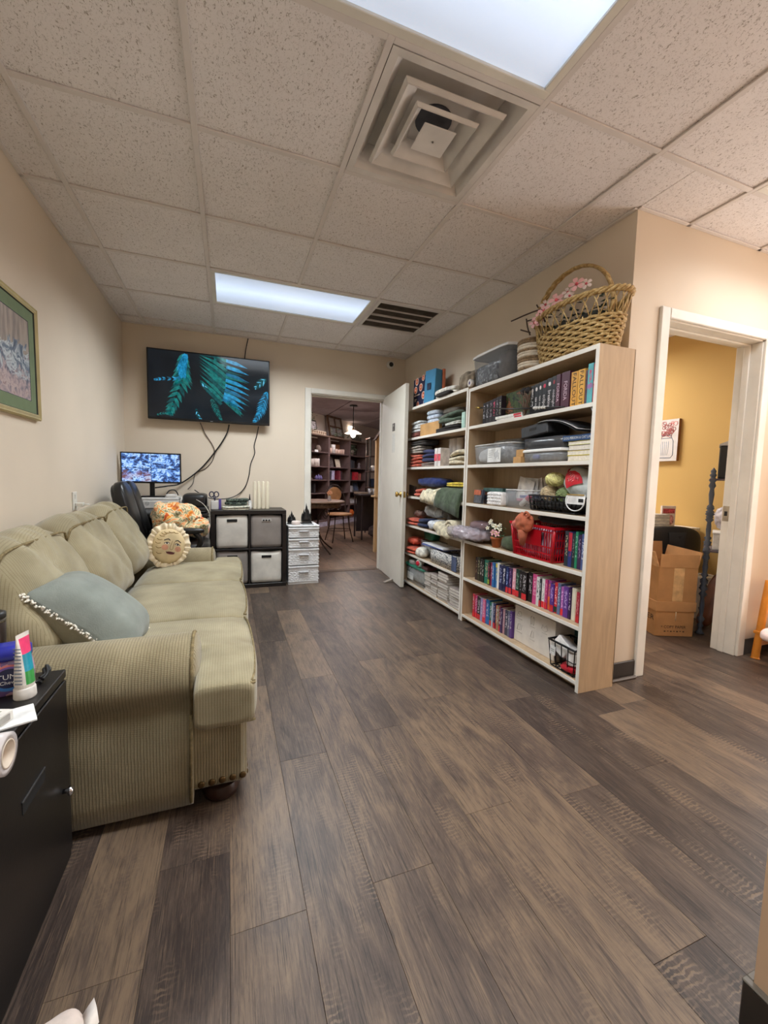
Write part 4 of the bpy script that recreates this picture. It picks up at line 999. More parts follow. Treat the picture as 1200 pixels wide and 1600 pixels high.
# little black temple statues and soap on the tower
BK = mat((16, 16, 17), 0.35)
def statue(name, lab, loc, h, w):
    o = thing(name, lab, 'statue', loc)
    MB().loft([[(sx*w*s, sy*w*0.6*s, z*h) for sx, sy in ((-1, -1), (1, -1), (1, 1), (-1, 1))] for s, z in ((1.0, 0), (1.0, 0.07), (0.86, 0.09), (0.8, 0.16))], 0, False).build('plinth', BK, o)
    b_ = MB().loft([[(w*r*math.cos(2*PI*i/14), w*0.6*r*math.sin(2*PI*i/14), z*h) for i in range(14)] for r, z in ((0.62, 0.16), (0.78, 0.24), (0.6, 0.33), (0.5, 0.42), (0.46, 0.50), (0.26, 0.58), (0.30, 0.68), (0.20, 0.75), (0.16, 0.82), (0.05, 0.9))])
    b_.build('seated_figure', BK, o)
    for k, (x, zt) in enumerate(((-0.72, 0.55), (0.72, 0.55), (-0.42, 0.72), (0.42, 0.72), (0.0, 1.0))):
        b_ = MB().lathe([(w*0.20, h*0.12), (w*0.22, h*zt*0.55), (w*0.16, h*zt*0.72), (w*0.10, h*zt*0.86), (w*0.015, h*zt)], 8, (x*w, w*0.25, 0)); b_.build('spire', BK, o)
statue('black_statue', 'larger black temple figure on the white drawer tower', (1.672, 2.95, 0.603), 0.215, 0.056)
statue('black_statue', 'smaller black temple figure at the left of the white drawer tower', (1.524, 2.97, 0.603), 0.135, 0.045)
solo('soap_bar', MB().sbox((0, 0, 0.022), (0.045, 0.03, 0.022), 3.5, 8), mat((222, 208, 202), 0.5), 'rounded pale pink soap block on the drawer tower', 'soap', (1.552, 2.87, 0.603))
solo('flat_card', MB().box(-0.055, 0.055, -0.03, 0.03, 0, 0.008, 0.002), mat((150, 154, 156), 0.4), 'flat grey glossy case lying on the drawer tower', 'case', (1.672, 2.868, 0.603))
# black leather office chair with a bright throw
ch = thing('office_chair', 'black leather office chair behind the sofa arm with a floral blanket', 'chair', (0.47, 2.42, 0))
LEA = mat((24, 23, 24), 0.32, 0, 0.1, 8, 0.12, 40, 0.5)
MB().sbox((0.05, -0.02, 0.50), (0.25, 0.24, 0.055), 4.5, 10, None, 0.004, 6, 2).build('seat', LEA, ch)
RB = R3('Y', math.radians(-14))
for yy, hh in ((-0.13, 0.26), (0.13, 0.26)):
    MB().sbox((-0.255, yy, 0.745), (0.055, 0.135, 0.285), 3.5, 10, RB, 0.008, 7, yy*9, 0.0).build('backrest_pad', LEA, ch)
MB().sbox((-0.295, 0, 0.74), (0.025, 0.255, 0.27), 4.5, 10, RB).build('backrest_shell', LEA, ch)
for sy in (-1, 1):
    MB().sbox((0.08, sy*0.275, 0.655), (0.19, 0.038, 0.024), 3.2, 8).build('armrest', LEA, ch)
    MB().tube(spline([(0.20, sy*0.27, 0.64), (0.24, sy*0.27, 0.58), (0.20, sy*0.26, 0.50), (0.05, sy*0.24, 0.46)], 5), 0.020, 8).build('arm_support', BLK, ch)
MB().lathe([(0.03, 0.1), (0.03, 0.45)], 12).build('gas_lift', BLK, ch)
for k in range(5):
    a = 2*PI*k/5+0.3
    MB().tube([(0, 0, 0.11), (0.28*math.cos(a), 0.28*math.sin(a), 0.065)], [0.028, 0.018], 8).build('base_spoke', BLK, ch)
    MB().lathe([(0.026, -0.02), (0.026, 0.02)], 12, (0.28*math.cos(a), 0.28*math.sin(a), 0.026), R3('X', PI/2)).build('castor', BLK, ch)
BL = NT('bright_floral_fleece'); v = BL.coord('Object')
BL.col(BL.ramp(BL.noise(v, 9, 3, 0.6, 1.6), [(0.36, (200, 74, 26)), (0.43, (240, 158, 50)), (0.47, (240, 226, 190)), (0.52, (96, 100, 54)), (0.57, (242, 226, 180)), (0.64, (226, 122, 44)), (0.72, (236, 216, 170))])); BL.set(rough=0.95, sheen=0.4)
lb_ = MB().sbox((-0.02, 0, 0.13), (0.17, 0.165, 0.12), 2.4, 22, None, 0.040, 8, 5, 0, 0, True).sbox((0.13, 0.0, 0.06), (0.09, 0.15, 0.07), 2.6, 12, None, 0.03, 9, 2, 0, 0, True).sbox((-0.12, -0.06, 0.14), (0.06, 0.09, 0.13), 2.6, 12, None, 0.02, 9, 7, 0, 0, True)
bko = solo('fleece_blanket', drop(lb_), BL.m, 'crumpled orange, yellow and white floral fleece blanket on the office chair', 'blanket', (0.535, 2.42, 0.566))
# ------------------------------------------------------------------ two bookcases on the right wall
def m_maple(name, c, gr=0.10):
    t = NT(name); v = t.coord('Object', (6, 6, 0.7), True)
    f = t.math('ADD', t.math('MULTIPLY', t.noise(v, 5, 4, 0.6, 0.6), 0.7), t.math('MULTIPLY', t.noise(t.coord('Object', (1, 1, 1), True), 3, 3), 0.3))
    t.col(t.ramp(f, [(0.3, tuple(q*(1-gr) for q in c)), (0.7, tuple(min(255, q*(1+gr*0.5)) for q in c))])); t.set(rough=0.45, spec=0.4); return t.m
MAPLE = m_maple('maple_laminate', (190, 163, 130)); EDGE = mat((232, 227, 217), 0.45, 0, 0.015, 12)
BX0, BX1 = 2.609, 2.852
SHZ = [0.060, 0.350, 0.637, 0.924, 1.210, 1.497]        # tops of the shelves
def bookcase(lab, y0, y1, top):
    top -= 0.001
    o = thing('bookcase', lab, 'bookcase', (0, 0, 0), 0, 'white-edged maple bookcases')
    def P(n, m, mats=(MAPLE, EDGE)): return m.build(n, list(mats), o)
    P('side_panel', MB().box(BX0, BX1, y0, y0+0.022, 0, top, 0.0015, 0, 1)); P('side_panel', MB().box(BX0, BX1, y1-0.022, y1, 0, top, 0.0015, 0, 1))
    P('top', MB().box(BX0, BX1, y0+0.022, y1-0.022, top-0.024, top, 0.0015, 0, 1))
    for z in SHZ: P('shelf', MB().box(BX0+0.001, BX1-0.005, y0+0.022, y1-0.022, z-0.023, z-0.001, 0.0015, 0, 1))
    P('back_panel', MB().box(BX1-0.005, BX1, y0, y1, 0.02, top-0.002))
    P('toe_board', MB().box(BX0+0.05, BX0+0.065, y0+0.022, y1-0.022, 0, SHZ[0]-0.022))
    return o
NT_, FT_ = 1.776, 1.792
bookcase('nearer maple bookcase with white edges, its side panel facing the camera', 0.237, 1.411, NT_)
bookcase('farther maple bookcase with white edges, full of folded clothes, beside the open door', 1.418, 2.590, FT_)

# ---- books
PAGES = mat((222, 210, 184), 0.85, 0, 0.08, 90)
def m_print(base, ink):
    t = NT('spine_print'); v = t.coord('Object', (1, 160, 75), True)
    t.col(t.mix(base, ink, t.math('GREATER_THAN', t.noise(v, 1.0, 2, 0.6), 0.53))); t.set(rough=0.5); return t.m
_pr = {}
def book(y0, y1, z0, h, col, lab, group, d=0.115, xf_=2.655, ink=(206, 200, 196), red=False, txt=None, tilt=0.0, band=None, rough=0.4, noprint=False, cat='book'):
    """upright book, spine towards the room (-x); y0 < y1"""
    t = (y1-y0)*0.94
    o = thing('book', lab, cat, (xf_, (y0+y1)/2, z0), 0, group)
    cm = mat(col, rough, 0, 0.06, 14, 0, 60, 0.5)
    m = MB(); m.box(0, 0.0025, -t/2, t/2, 0, h, 0.0006); m.box(0.0025, d, -t/2, -t/2+0.0018, 0, h); m.box(0.0025, d, t/2-0.0018, t/2, 0, h)
    m.build('cover', cm, o)
    MB().box(0.0026, d-0.003, -t/2+0.0019, t/2-0.0019, 0.003, h-0.003).build('pages', PAGES, o)
    if txt:
        txt = txt if isinstance(txt, list) else [(txt, 0.55, 0.7)]
        for s_, fz, fl in txt:
            M = frame4((-0.0006, 0, h*fz), (0, 0, -1), (0, -1, 0))
            sz = min(t*0.85, 0.035); MB().text(s_, sz, M, 0.0002, 0, h*fl).build('spine_title', mat(ink, 0.5), o)
    elif not noprint:
        key = (col, ink); pm = _pr.get(key) or _pr.setdefault(key, m_print(col, ink))
        MB().box(-0.0006, 0.0, -t*0.26, t*0.26, h*0.30, h*0.88).build('spine_title', pm, o)
    if red: MB().box(-0.0008, 0.0, -t*0.47, t*0.47, 0.003, 0.040).build('spine_label', mat((208, 44, 52), 0.45), o)
    if band: MB().box(-0.0007, 0.0, -t*0.48, t*0.48, h*band[0], h*band[1]).build('colour_band', mat(band[2], 0.45), o)
    return o
random.seed(11)
Y5 = [1.298, 1.267, 1.237, 1.211, 1.185, 1.134, 1.11, 1.079, 1.053, 1.03, 0.998, 0.958, 0.925, 0.898, 0.867, 0.831, 0.795, 0.766, 0.718, 0.672, 0.632, 0.605, 0.588, 0.563, 0.542, 0.518, 0.486, 0.462, 0.439, 0.417, 0.38, 0.362, 0.334, 0.323, 0.300, 0.272]
B5 = [((52, 30, 30), 'dark maroon', 0, (150, 120, 90)), ((48, 46, 26), 'olive black', 0, (190, 184, 150)), ((24, 20, 20), 'black', 0, (196, 196, 190)), ((22, 20, 18), 'black', 0, (206, 202, 196)),
      ((28, 120, 100), 'teal green', 0, (210, 190, 150)), ((66, 40, 50), 'dark pink-lettered', 0, (220, 90, 120)), ((150, 40, 74), 'crimson', 0, (230, 190, 200)), ((44, 110, 176), 'blue', 0, (210, 220, 230)), ((70, 130, 190), 'light blue', 0, (230, 226, 120)),
      ((232, 230, 226), 'plain white', 0, (232, 230, 226)), ((34, 38, 84), 'navy', 0, (170, 180, 220)), ((28, 32, 72), 'navy', 0, (236, 236, 240)), ((30, 44, 96), 'dark blue', 1, (150, 170, 220)), ((70, 44, 92), 'dark purple', 1, (170, 140, 190)),
      ((226, 160, 176), 'pale pink', 1, (240, 220, 226)), ((30, 62, 50), 'dark green', 1, (150, 180, 160)), ((30, 24, 28), 'black', 0, (150, 150, 156)), ((26, 20, 24), 'black', 1, (200, 196, 200)), ((24, 18, 22), 'black', 0, (190, 180, 186)),
      ((206, 74, 134), 'magenta', 0, (240, 190, 210)), ((222, 222, 220), 'white', 0, (60, 60, 66)), ((58, 58, 64), 'charcoal', 1, (190, 190, 196)), ((230, 228, 226), 'white', 1, (150, 150, 156)), ((196, 64, 126), 'pink', 1, (220, 150, 180)),
      ((150, 70, 150), 'violet', 0, (240, 140, 70)), ((86, 50, 140), 'purple', 1, (190, 160, 220)), ((204, 40, 54), 'scarlet', 0, (240, 220, 220)), ((92, 110, 150), 'slate blue', 0, (220, 224, 236)), ((176, 96, 176), 'orchid', 1, (230, 190, 230)),
      ((98, 56, 140), 'purple', 0, (200, 176, 224)), ((52, 30, 70), 'dark violet', 0, (196, 176, 210)), ((234, 226, 206), 'plain cream', 0, (234, 226, 206)), ((214, 196, 170), 'tan', 0, (200, 180, 150)), ((168, 44, 60), 'brick red', 1, (210, 130, 130)), ((70, 26, 34), 'dark maroon', 0, (170, 110, 110))]
NTH = ['first', 'second', 'third', 'fourth', 'fifth', 'sixth', 'seventh', 'eighth', 'ninth', 'tenth', '11th', '12th', '13th', '14th', '15th', '16th', '17th', '18th', '19th', '20th', '21st', '22nd', '23rd', '24th', '25th', '26th', '27th', '28th', '29th', '30th', '31st', '32nd', '33rd', '34th', '35th', '36th']
for k, (c_, nm, red, ink) in enumerate(B5):
    h = 0.172 + random.uniform(-0.008, 0.006) + (0.008 if 9 <= k <= 20 else 0)
    book(Y5[k+1], Y5[k], SHZ[1], h, c_, nm+' paperback, '+NTH[k]+' from the left on the shelf under the red basket', 'paperbacks under the red basket', 0.11, 2.655+random.uniform(-0.006, 0.006), ink, bool(red), None, 0,
         (0.02, 0.45, (236, 110, 56)) if k == 24 else ((0.80, 0.97, (220, 204, 80)) if k == 8 else ((0.05, 0.24, (150, 170, 60)) if k == 5 else ((0.04, 0.22, (30, 60, 40)) if k == 26 else None))), 0.4, nm.startswith('plain'))
YB_ = [1.313, 1.285, 1.257, 1.21, 1.178, 1.146, 1.102, 1.071, 1.053, 1.029, 1.009, 0.983, 0.966, 0.943, 0.921, 0.889, 0.867, 0.846]
BB = [((206, 50, 70), 'red', 1), ((196, 60, 120), 'magenta', 1), ((36, 26, 34), 'black', 1), ((150, 140, 190), 'lavender', 0), ((226, 110, 150), 'pink', 1), ((34, 104, 170), 'blue', 0), ((30, 110, 90), 'green', 1), ((176, 186, 206), 'pale blue', 0),
      ((40, 44, 92), 'navy', 1), ((222, 130, 70), 'orange', 1), ((150, 130, 100), 'tan', 0), ((130, 36, 60), 'maroon', 1), ((74, 54, 96), 'plum', 0), ((186, 140, 150), 'dusty pink', 0), ((66, 66, 80), 'dark slate', 0), ((104, 104, 130), 'slate', 0), ((96, 64, 132), 'purple', 0)]
for k, (c_, nm, red) in enumerate(BB):
    book(YB_[k+1], YB_[k], SHZ[0], 0.176+random.uniform(-0.008, 0.006), c_, nm+' paperback, '+NTH[k]+' from the left on the bottom shelf', 'paperbacks on the bottom shelf', 0.11, 2.655+random.uniform(-0.006, 0.006), (206, 200, 206), bool(red))
# top row of books
Z1 = SHZ[5]
YA1 = [1.294, 1.259, 1.217, 1.177, 1.137, 1.105, 1.075]
for k in range(6):
    book(YA1[k+1], YA1[k], Z1, 0.158+0.004*k, (24+2*k, 22, 30), 'small black paperback, '+NTH[k]+' from the left on the top shelf', 'small black books on the top shelf', 0.10, 2.662, ((206, 200, 206), (190, 190, 196), (150, 140, 150), (214, 70, 110), (150, 150, 156), (170, 170, 150))[k])
fb = thing('face_out_book', 'face-out book with green and brown cover leaning on the top bookcase shelf', 'book', (2.700, 0.955, Z1+0.036))
CV = NT('face_out_cover'); v = CV.coord('Object')
CV.col(CV.ramp(CV.noise(v, 16, 3, 0.6, 0.5), [(0.36, (26, 32, 22)), (0.46, (74, 92, 44)), (0.54, (40, 40, 24)), (0.60, (150, 92, 56)), (0.70, (54, 40, 30))])); CV.set(rough=0.35)
MB().box(-0.002, 0, -0.118, 0.118, 0, 0.155).build('front_cover', CV.m, fb); MB().box(0.0, 0.018, -0.115, 0.115, 0.002, 0.153).build('pages', PAGES, fb); MB().box(0.018, 0.020, -0.118, 0.118, 0, 0.155).build('back_cover', mat((24, 28, 22), 0.4), fb)
for k, (dz, col, lab, y) in enumerate(((0.0, (226, 222, 216), 'lower white book with red label lying under the face-out book', 0.965), (0.018, (230, 228, 222), 'upper white book with red label lying under the face-out book', 0.975))):
    o = thing('lying_book', lab, 'book', (2.645, y, Z1+dz), 0.03*k, 'white books lying on the top shelf')
    MB().box(0, 0.11, -0.135, 0.135, 0.0, 0.017, 0.001).build('cover', mat(col, 0.5), o); MB().box(0.002, 0.112, -0.132, 0.132, 0.002, 0.015).build('pages', PAGES, o)
    MB().box(-0.0008, 0.0, -0.125, -0.055, 0.002, 0.015).build('red_label', mat((208, 48, 62), 0.45), o)
# sprig with dark bow
sp = thing('dried_sprig', 'brown dried sprig and dark bow between the books on the top shelf', 'decoration', (2.640, 0.806, Z1+0.004))
s_ = MB(); random.seed(8)
for k in range(16):
    a = random.uniform(-1, 1); s_.tube(spline([(0, 0, 0.0), (random.uniform(-.02, .02), a*0.02, 0.06), (random.uniform(-.03, .03), a*0.05, random.uniform(0.09, 0.15))], 4), 0.0028, 5)
s_.build('stems', mat((112, 92, 78), 0.9), sp)['kind'] = 'stuff'
MB().sbox((0.0, 0.02, 0.155), (0.012, 0.026, 0.022), 2, 6, None, .006, 30, 1).build('bow_loop', mat((28, 24, 24), 0.8), sp)
MB().sbox((0.0, -0.022, 0.150), (0.012, 0.026, 0.020), 2, 6, None, .006, 30, 2).build('bow_loop', mat((28, 24, 24), 0.8), sp)
YB1 = [0.773, 0.738, 0.702, 0.672, 0.632, 0.592, 0.562, 0.528, 0.495]
TT = [('black book with small pale title, seventh in the dark row', None, (206, 206, 206)), ('black book with white lettering beside the dried sprig', [('new moon', 0.36, 0.42)], (214, 210, 210)), ('black book with white flower and lettering, third from the sprig', [('new moon', 0.36, 0.42)], (206, 206, 206)),
      ('black book titled eclipse with a red ribbon mark', [('eclipse', 0.36, 0.42)], (210, 206, 206)), ('thick black book titled breaking dawn with a white chess piece', [('breaking', 0.40, 0.50)], (220, 216, 216)), ('thick black book titled midnight sun with a red mark', [('midnight', 0.38, 0.48)], (206, 200, 204))]
for k, (lab, txt, ink) in enumerate(TT):
    o = book(YB1[k+1], YB1[k], Z1, 0.178+0.004*k, (20, 19, 24), lab, None, 0.13, 2.652, ink, False, txt)
    t_ = (YB1[k]-YB1[k+1]); hh = 0.178+0.004*k
    mc = ((222, 216, 214), (222, 216, 214), (220, 214, 212), (206, 52, 84), (236, 232, 230), (150, 52, 60))[k]
    MB().sbox((-0.0008, 0, hh*0.83), (0.0008, t_*0.24, 0.012), 2.5, 3).build('spine_emblem', mat(mc, 0.5), o)
book(0.528, 0.560, Z1, 0.200, (74, 34, 50), 'plum hardback with pale vertical title, left of its twin', 'plum hardbacks', 0.14, 2.650, (206, 176, 190), False, [('FORIDA', 0.50, 0.5)])
book(0.458, 0.520, Z1, 0.202, (78, 36, 54), 'thick plum hardback with pale title beside the yellow books', 'plum hardbacks', 0.14, 2.650, (210, 180, 194), False, [('FORIDA', 0.50, 0.5)])
book(0.403, 0.450, Z1, 0.188, (216, 158, 62), 'yellow-orange book with black vertical lettering, left of the pair', 'yellow lettered books', 0.14, 2.650, (34, 22, 16), False, [('FALLOUT', 0.5, 0.92)])
book(0.355, 0.402, Z1, 0.190, (220, 166, 72), 'yellow-orange book with black vertical lettering, right of the pair', 'yellow lettered books', 0.14, 2.650, (34, 22, 16), False, [('FALLOUT', 0.5, 0.92)])
book(0.340, 0.354, Z1, 0.178, (88, 66, 84), 'thin mauve-grey book beside the turquoise book', None, 0.13, 2.652, (60, 44, 60))
book(0.304, 0.339, Z1, 0.206, (92, 176, 182), 'tall turquoise book on the top shelf beside the red one', None, 0.14, 2.650, (200, 90, 120), False, None, 0, (0.40, 0.50, (150, 110, 160)))
o = book(0.268, 0.303, Z1, 0.200, (176, 44, 52), 'red book with pale ring emblem at the right end of the top shelf', None, 0.14, 2.650, (220, 190, 180), False, None, 0, None, 0.4, True)
MB().tube([(-0.001, 0.010*math.cos(a), 0.105+0.014*math.sin(a)) for a in [2*PI*i/18 for i in range(18)]], 0.0018, 5, True).build('ring_emblem', mat((226, 196, 184), 0.5), o)
# walking stick lying in front of the row
ck_ = thing('walking_stick', 'thin black stick with brass tip lying along the front of the top shelf', 'stick', (2.628, 0.82, Z1))
MB().tube([(0.004, 0.46, 0.122), (0, 0.1, 0.062), (-0.004, -0.36, 0.006)], 0.0048, 8).build('shaft', mat((22, 20, 20), 0.4), ck_)
MB().tube([(0.004, 0.52, 0.132), (0.004, 0.46, 0.122)], 0.008, 8).build('brass_tip', mat((176, 150, 84), 0.3, 0.9), ck_)
bd = MB()
for q in range(5): bd.sbox((-0.003, -0.12-q*0.022, 0.036-q*0.0025), (0.009, 0.011, 0.009), 2, 3)
bd.build('pale_beads', mat((216, 214, 210), 0.3), ck_)['kind'] = 'stuff'

# ---- clear plastic bins
def m_clear(name, c, a, rough=0.15):
    t = NT(name); t.col(c); t.set(rough=rough, alpha=a, spec=0.6); return t.m
CLR = m_clear('clear_plastic', (210, 214, 218), 0.24); CLG = m_clear('grey_clear_plastic', (160, 166, 174), 0.22)
def tub(o, w, d, h, m, taper=0.93, wall=0.003, name='tub'):
    """open tapered tub centred on the origin, w along y, d along x"""
    L = []
    for s, z in ((taper, 0.0), (1.0, h), (1.0-2*wall/max(w, d)*1.0, h), (taper-0.02, wall)):
        lp = []
        for i in range(24):
            a = 2*PI*i/24; c_, s_ = math.cos(a), math.sin(a); mm = (abs(c_)**8+abs(s_)**8)**(1/8); lp.append((d/2*s*c_/mm, w/2*s*s_/mm, z))
        L.append(lp)
    b_ = MB().loft(L, 0, True, True); return b_.build(name, m, o)
def rim(o, w, d, z, r, m, name='rim'):
    P = []
    for i in range(28):
        a = 2*PI*i/28; c_, s_ = math.cos(a), math.sin(a); mm = (abs(c_)**8+abs(s_)**8)**(1/8); P.append((d/2*c_/mm, w/2*s_/mm, z))
    return MB().tube(P, r, 6, True).build(name, m, o)
def lid(o, w, d, z, h, m):
    L = []
    for s, zz in ((1.03, z), (1.03, z+h*0.6), (1.0, z+h)):
        lp = []
        for i in range(24):
            a = 2*PI*i/24; c_, s_ = math.cos(a), math.sin(a); mm = (abs(c_)**8+abs(s_)**8)**(1/8); lp.append((d/2*s*c_/mm, w/2*s*s_/mm, zz))
        L.append(lp)
    return MB().loft(L, 0, False, True).build('lid', m, o)
# top of the nearer bookcase
tbn = thing('storage_bin', 'grey clear bin of shiny oddments with white lid on the nearer bookcase top', 'bin', (2.730, 1.185, NT_))
tub(tbn, 0.43, 0.225, 0.205, CLG, 0.90)
lid(tbn, 0.435, 0.23, 0.206, 0.018, mat((226, 226, 224), 0.4, 0, .03))
SHN = NT('foil_oddments'); v = SHN.coord('Object'); vo = SHN.n('ShaderNodeTexVoronoi'); vo.inputs['Scale'].default_value = 70; SHN.l(v, vo.inputs['Vector'])
SHN.col(SHN.ramp(vo.outputs['Color'], [(0.3, (70, 76, 84)), (0.6, (104, 110, 118)), (0.9, (196, 200, 204))])); SHN.set(rough=0.3); SHN.bump(vo.outputs['Distance'], 0.6, 0.01)
MB().sbox((0, 0.06, 0.078), (0.096, 0.128, 0.070), 7, 16, None, 0.006, 30, 1).build('shiny_contents', SHN.m, tbn)
MB().sbox((0.0, -0.133, 0.10), (0.092, 0.055, 0.090), 5, 10, None, 0.012, 14, 6).build('grey_cloth', cloth((104, 98, 94)), tbn)
sb = thing('striped_basket', 'round brown and cream striped rope basket beside the wicker basket', 'basket', (2.735, 0.863, NT_))
RPB = mat((134, 112, 86), 0.95, 0, .25, 70, .5, 130); RPC = mat((222, 210, 192), 0.95, 0, .08, 40, .4, 130)
NB = 13
for q in range(NB):
    r = 0.083+0.010*math.sin(min(1, q/9)*PI*0.5); z = 0.0085+q*0.0155
    MB().tube([(r*1.0*math.cos(2*PI*i/36), r*1.0*math.sin(2*PI*i/36), z) for i in range(36)], 0.0092, 7, True).build('coil', RPB if (q in (0, 1, 4, 5, 8, 11, 12)) else RPC, sb)
MB().lathe([(0.001, 0.0), (0.085, 0.0), (0.085, 0.008), (0.001, 0.008)], 24).build('base', RPB, sb)
# wicker basket with handle and flowers
wk = thing('wicker_basket', 'large wicker basket with arched handle full of pink flowers on the bookcase top', 'basket', (2.715, 0.490, NT_))
def m_wick():
    t = NT('wicker'); v = t.coord('Object', (1, 1, 1), False); t.col(t.ramp(t.noise(v, 60, 3), [(0.3, (150, 118, 70)), (0.5, (186, 156, 102)), (0.72, (214, 190, 140))])); t.set(rough=0.6, spec=0.35); return t.m
WK = m_wick()
bl_, bw_ = 0.245, 0.105; rl_, rw_ = 0.300, 0.145
def oval(z, t, k, n): 
    a = 2*PI*k/n; L_ = bl_+(rl_-bl_)*t; W_ = bw_+(rw_-bw_)*t; return Vector((W_*math.cos(a), L_*math.sin(a), z))
NS = 36
wv = MB()
for q in range(10):
    z = 0.010+q*0.0150; t_ = q/17.5
    pts = []
    for k in range(NS*2):
        p = oval(z, t_, k, NS*2); nrm = Vector((p.x/bw_**2, p.y/bl_**2, 0)).normalized()
        pts.append(p+nrm*0.0055*(1 if ((k//2)+q) % 2 else -1)+Vector((0, 0, 0.0012*math.sin(k*2.1+q))))
    wv.tube(pts, 0.0078, 5, True)
wv.build('woven_wall', WK, wk)['kind'] = 'stuff'
stk = MB()
for k in range(NS): stk.tube([oval(0.0, 0, k, NS), oval(0.160, 0.55, k, NS)], 0.0035, 5)
stk.build('stakes', WK, wk)['kind'] = 'stuff'
lat = MB()
for k in range(28):
    for sg in (-1, 1):
        lat.tube([oval(0.150, 0.52, k, 28), oval(0.205, 0.78, k+sg*0.4, 28), oval(0.254, 1.0, k+sg*0.85, 28)], 0.0034, 5)
lat.build('lattice', WK, wk)['kind'] = 'stuff'
br_ = MB()
for st in range(3):
    br_.tube([oval(0.256, 1.0, k, 96)+Vector((math.cos(2*PI*k/96), math.sin(2*PI*k/96), 0))*0.009*math.cos(k*0.8+st*2.1)+Vector((0, 0, 0.009*math.sin(k*0.8+st*2.1))) for k in range(96)], 0.0085, 6, True)
br_.build('braided_rim', WK, wk)
MB().lathe([(0.001, 0.0), (0.104, 0.0), (0.104, 0.008), (0.001, 0.008)], 24, (0, 0, 0), None, 0, True, True, 1.0, 2.3).build('base', WK, wk)
hd = MB()
for st in range(3):
    P = []
    for k in range(41):
        a = PI*k/40; c = Vector((-0.075+0.075*(k/40)*1.6, 0.225-0.0*k, 0.0))
        p = Vector((-0.085+0.13*k/40, 0.205*math.cos(a)+0.025, 0.245+0.238*math.sin(a)**0.85))
        P.append(p+Vector((0.008*math.cos(k*0.7+st*2.1), 0.008*math.sin(k*0.7+st*2.1)*math.sin(a), 0.008*math.sin(k*0.7+st*2.1)*abs(math.cos(a)))))
    hd.tube([P[0]+Vector((0.01, -0.01, -0.10))]+P+[P[-1]+Vector((-0.01, 0.01, -0.10))], 0.0085, 6)
hd.build('handle', WK, wk)
fol = MB(); random.seed(21)
for k in range(60):
    c = Vector((random.uniform(-.08, .08), random.uniform(-.23, .22), random.uniform(0.17, 0.275))); R = Matrix.Rotation(random.uniform(0, 6), 3, 'Z')@Matrix.Rotation(random.uniform(-1, 1), 3, 'X'); l = random.uniform(.025, .045)
    fol.add([c+R@Vector(p) for p in ((0, 0, 0), (l*0.5, l*0.28, 0.004), (l, 0, 0), (l*0.5, -l*0.28, 0.004))], [(0, 1, 2, 3)])
fol.build('dark_leaves', mat((38, 56, 44), 0.6), wk)['kind'] = 'stuff'
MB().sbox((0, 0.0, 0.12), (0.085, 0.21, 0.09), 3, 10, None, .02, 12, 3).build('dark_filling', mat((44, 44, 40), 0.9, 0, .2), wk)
PET = mat((236, 186, 186), 0.7, 0, .06, 30); PETC = mat((222, 106, 116), 0.7); PALE = mat((238, 214, 208), 0.7)
def flower(parent, c, r, nrm, petal=PET, cen=PETC, n=5):
    nrm = Vector(nrm).normalized(); a = nrm.cross(Vector((0, 0, 1))); a.normalize(); b = nrm.cross(a); m = MB()
    for k in range(n):
        t = 2*PI*k/n; e = a*math.cos(t)+b*math.sin(t); q = nrm.cross(e)
        m.add([Vector(c)+e*r*0.12, Vector(c)+e*r*0.5+q*r*0.30+nrm*r*0.14, Vector(c)+e*r*0.92+q*r*0.28+nrm*r*0.10, Vector(c)+e*r*1.02+nrm*r*0.02, Vector(c)+e*r*0.92-q*r*0.28+nrm*r*0.10, Vector(c)+e*r*0.5-q*r*0.30+nrm*r*0.14], [(0, 1, 2, 3, 4, 5)], 0, True)
    m.sbox(Vector(c)+nrm*r*0.1, (r*0.22,)*3, 2, 3, None, 0, 0, 0, 0, 1)
    return m.build('flower', [petal, cen], parent)
for (y, z, x, r, dk_) in ((-0.02, 0.360, -0.075, 0.040, 0), (-0.06, 0.350, -0.05, 0.030, 1), (0.095, 0.318, -0.10, 0.042, 0), (0.045, 0.345, -0.07, 0.030, 1), (0.19, 0.330, -0.09, 0.032, 1), (0.22, 0.310, -0.06, 0.032, 0), (0.155, 0.278, -0.13, 0.034, 0), (0.22, 0.262, -0.11, 0.036, 0), (0.24, 0.24, -0.12, 0.030, 0), (0.02, 0.315, -0.08, 0.028, 1), (0.135, 0.345, -0.05, 0.026, 1)):
    flower(wk, (x, y-0.03, z), r, (-0.75, -0.55, 0.25), PALE if dk_ else PET)
TW_ = mat((74, 58, 48), 0.8)
for a, b_, c in (((-0.12, 0.43, 0.325), (-0.10, 0.20, 0.315), (-0.09, 0.05, 0.26)), ((-0.07, 0.26, 0.37), (-0.07, 0.22, 0.315), (-0.06, 0.19, 0.25)), ((-0.06, 0.36, 0.325), (-0.06, 0.345, 0.27), (-0.05, 0.33, 0.22)), ((-0.06, 0.41, 0.275), (-0.06, 0.37, 0.255), (-0.05, 0.33, 0.235)), ((-0.13, 0.27, 0.27), (-0.12, 0.2, 0.262), (-0.1, 0.1, 0.24))):
    MB().tube(spline((a, b_, c), 4), 0.0045, 5).build('twig', TW_, wk)
MB().box(0.0, 0.03, 0.29, 0.33, 0.20, 0.275, 0.003).build('pale_card', mat((206, 196, 180), 0.7), wk)

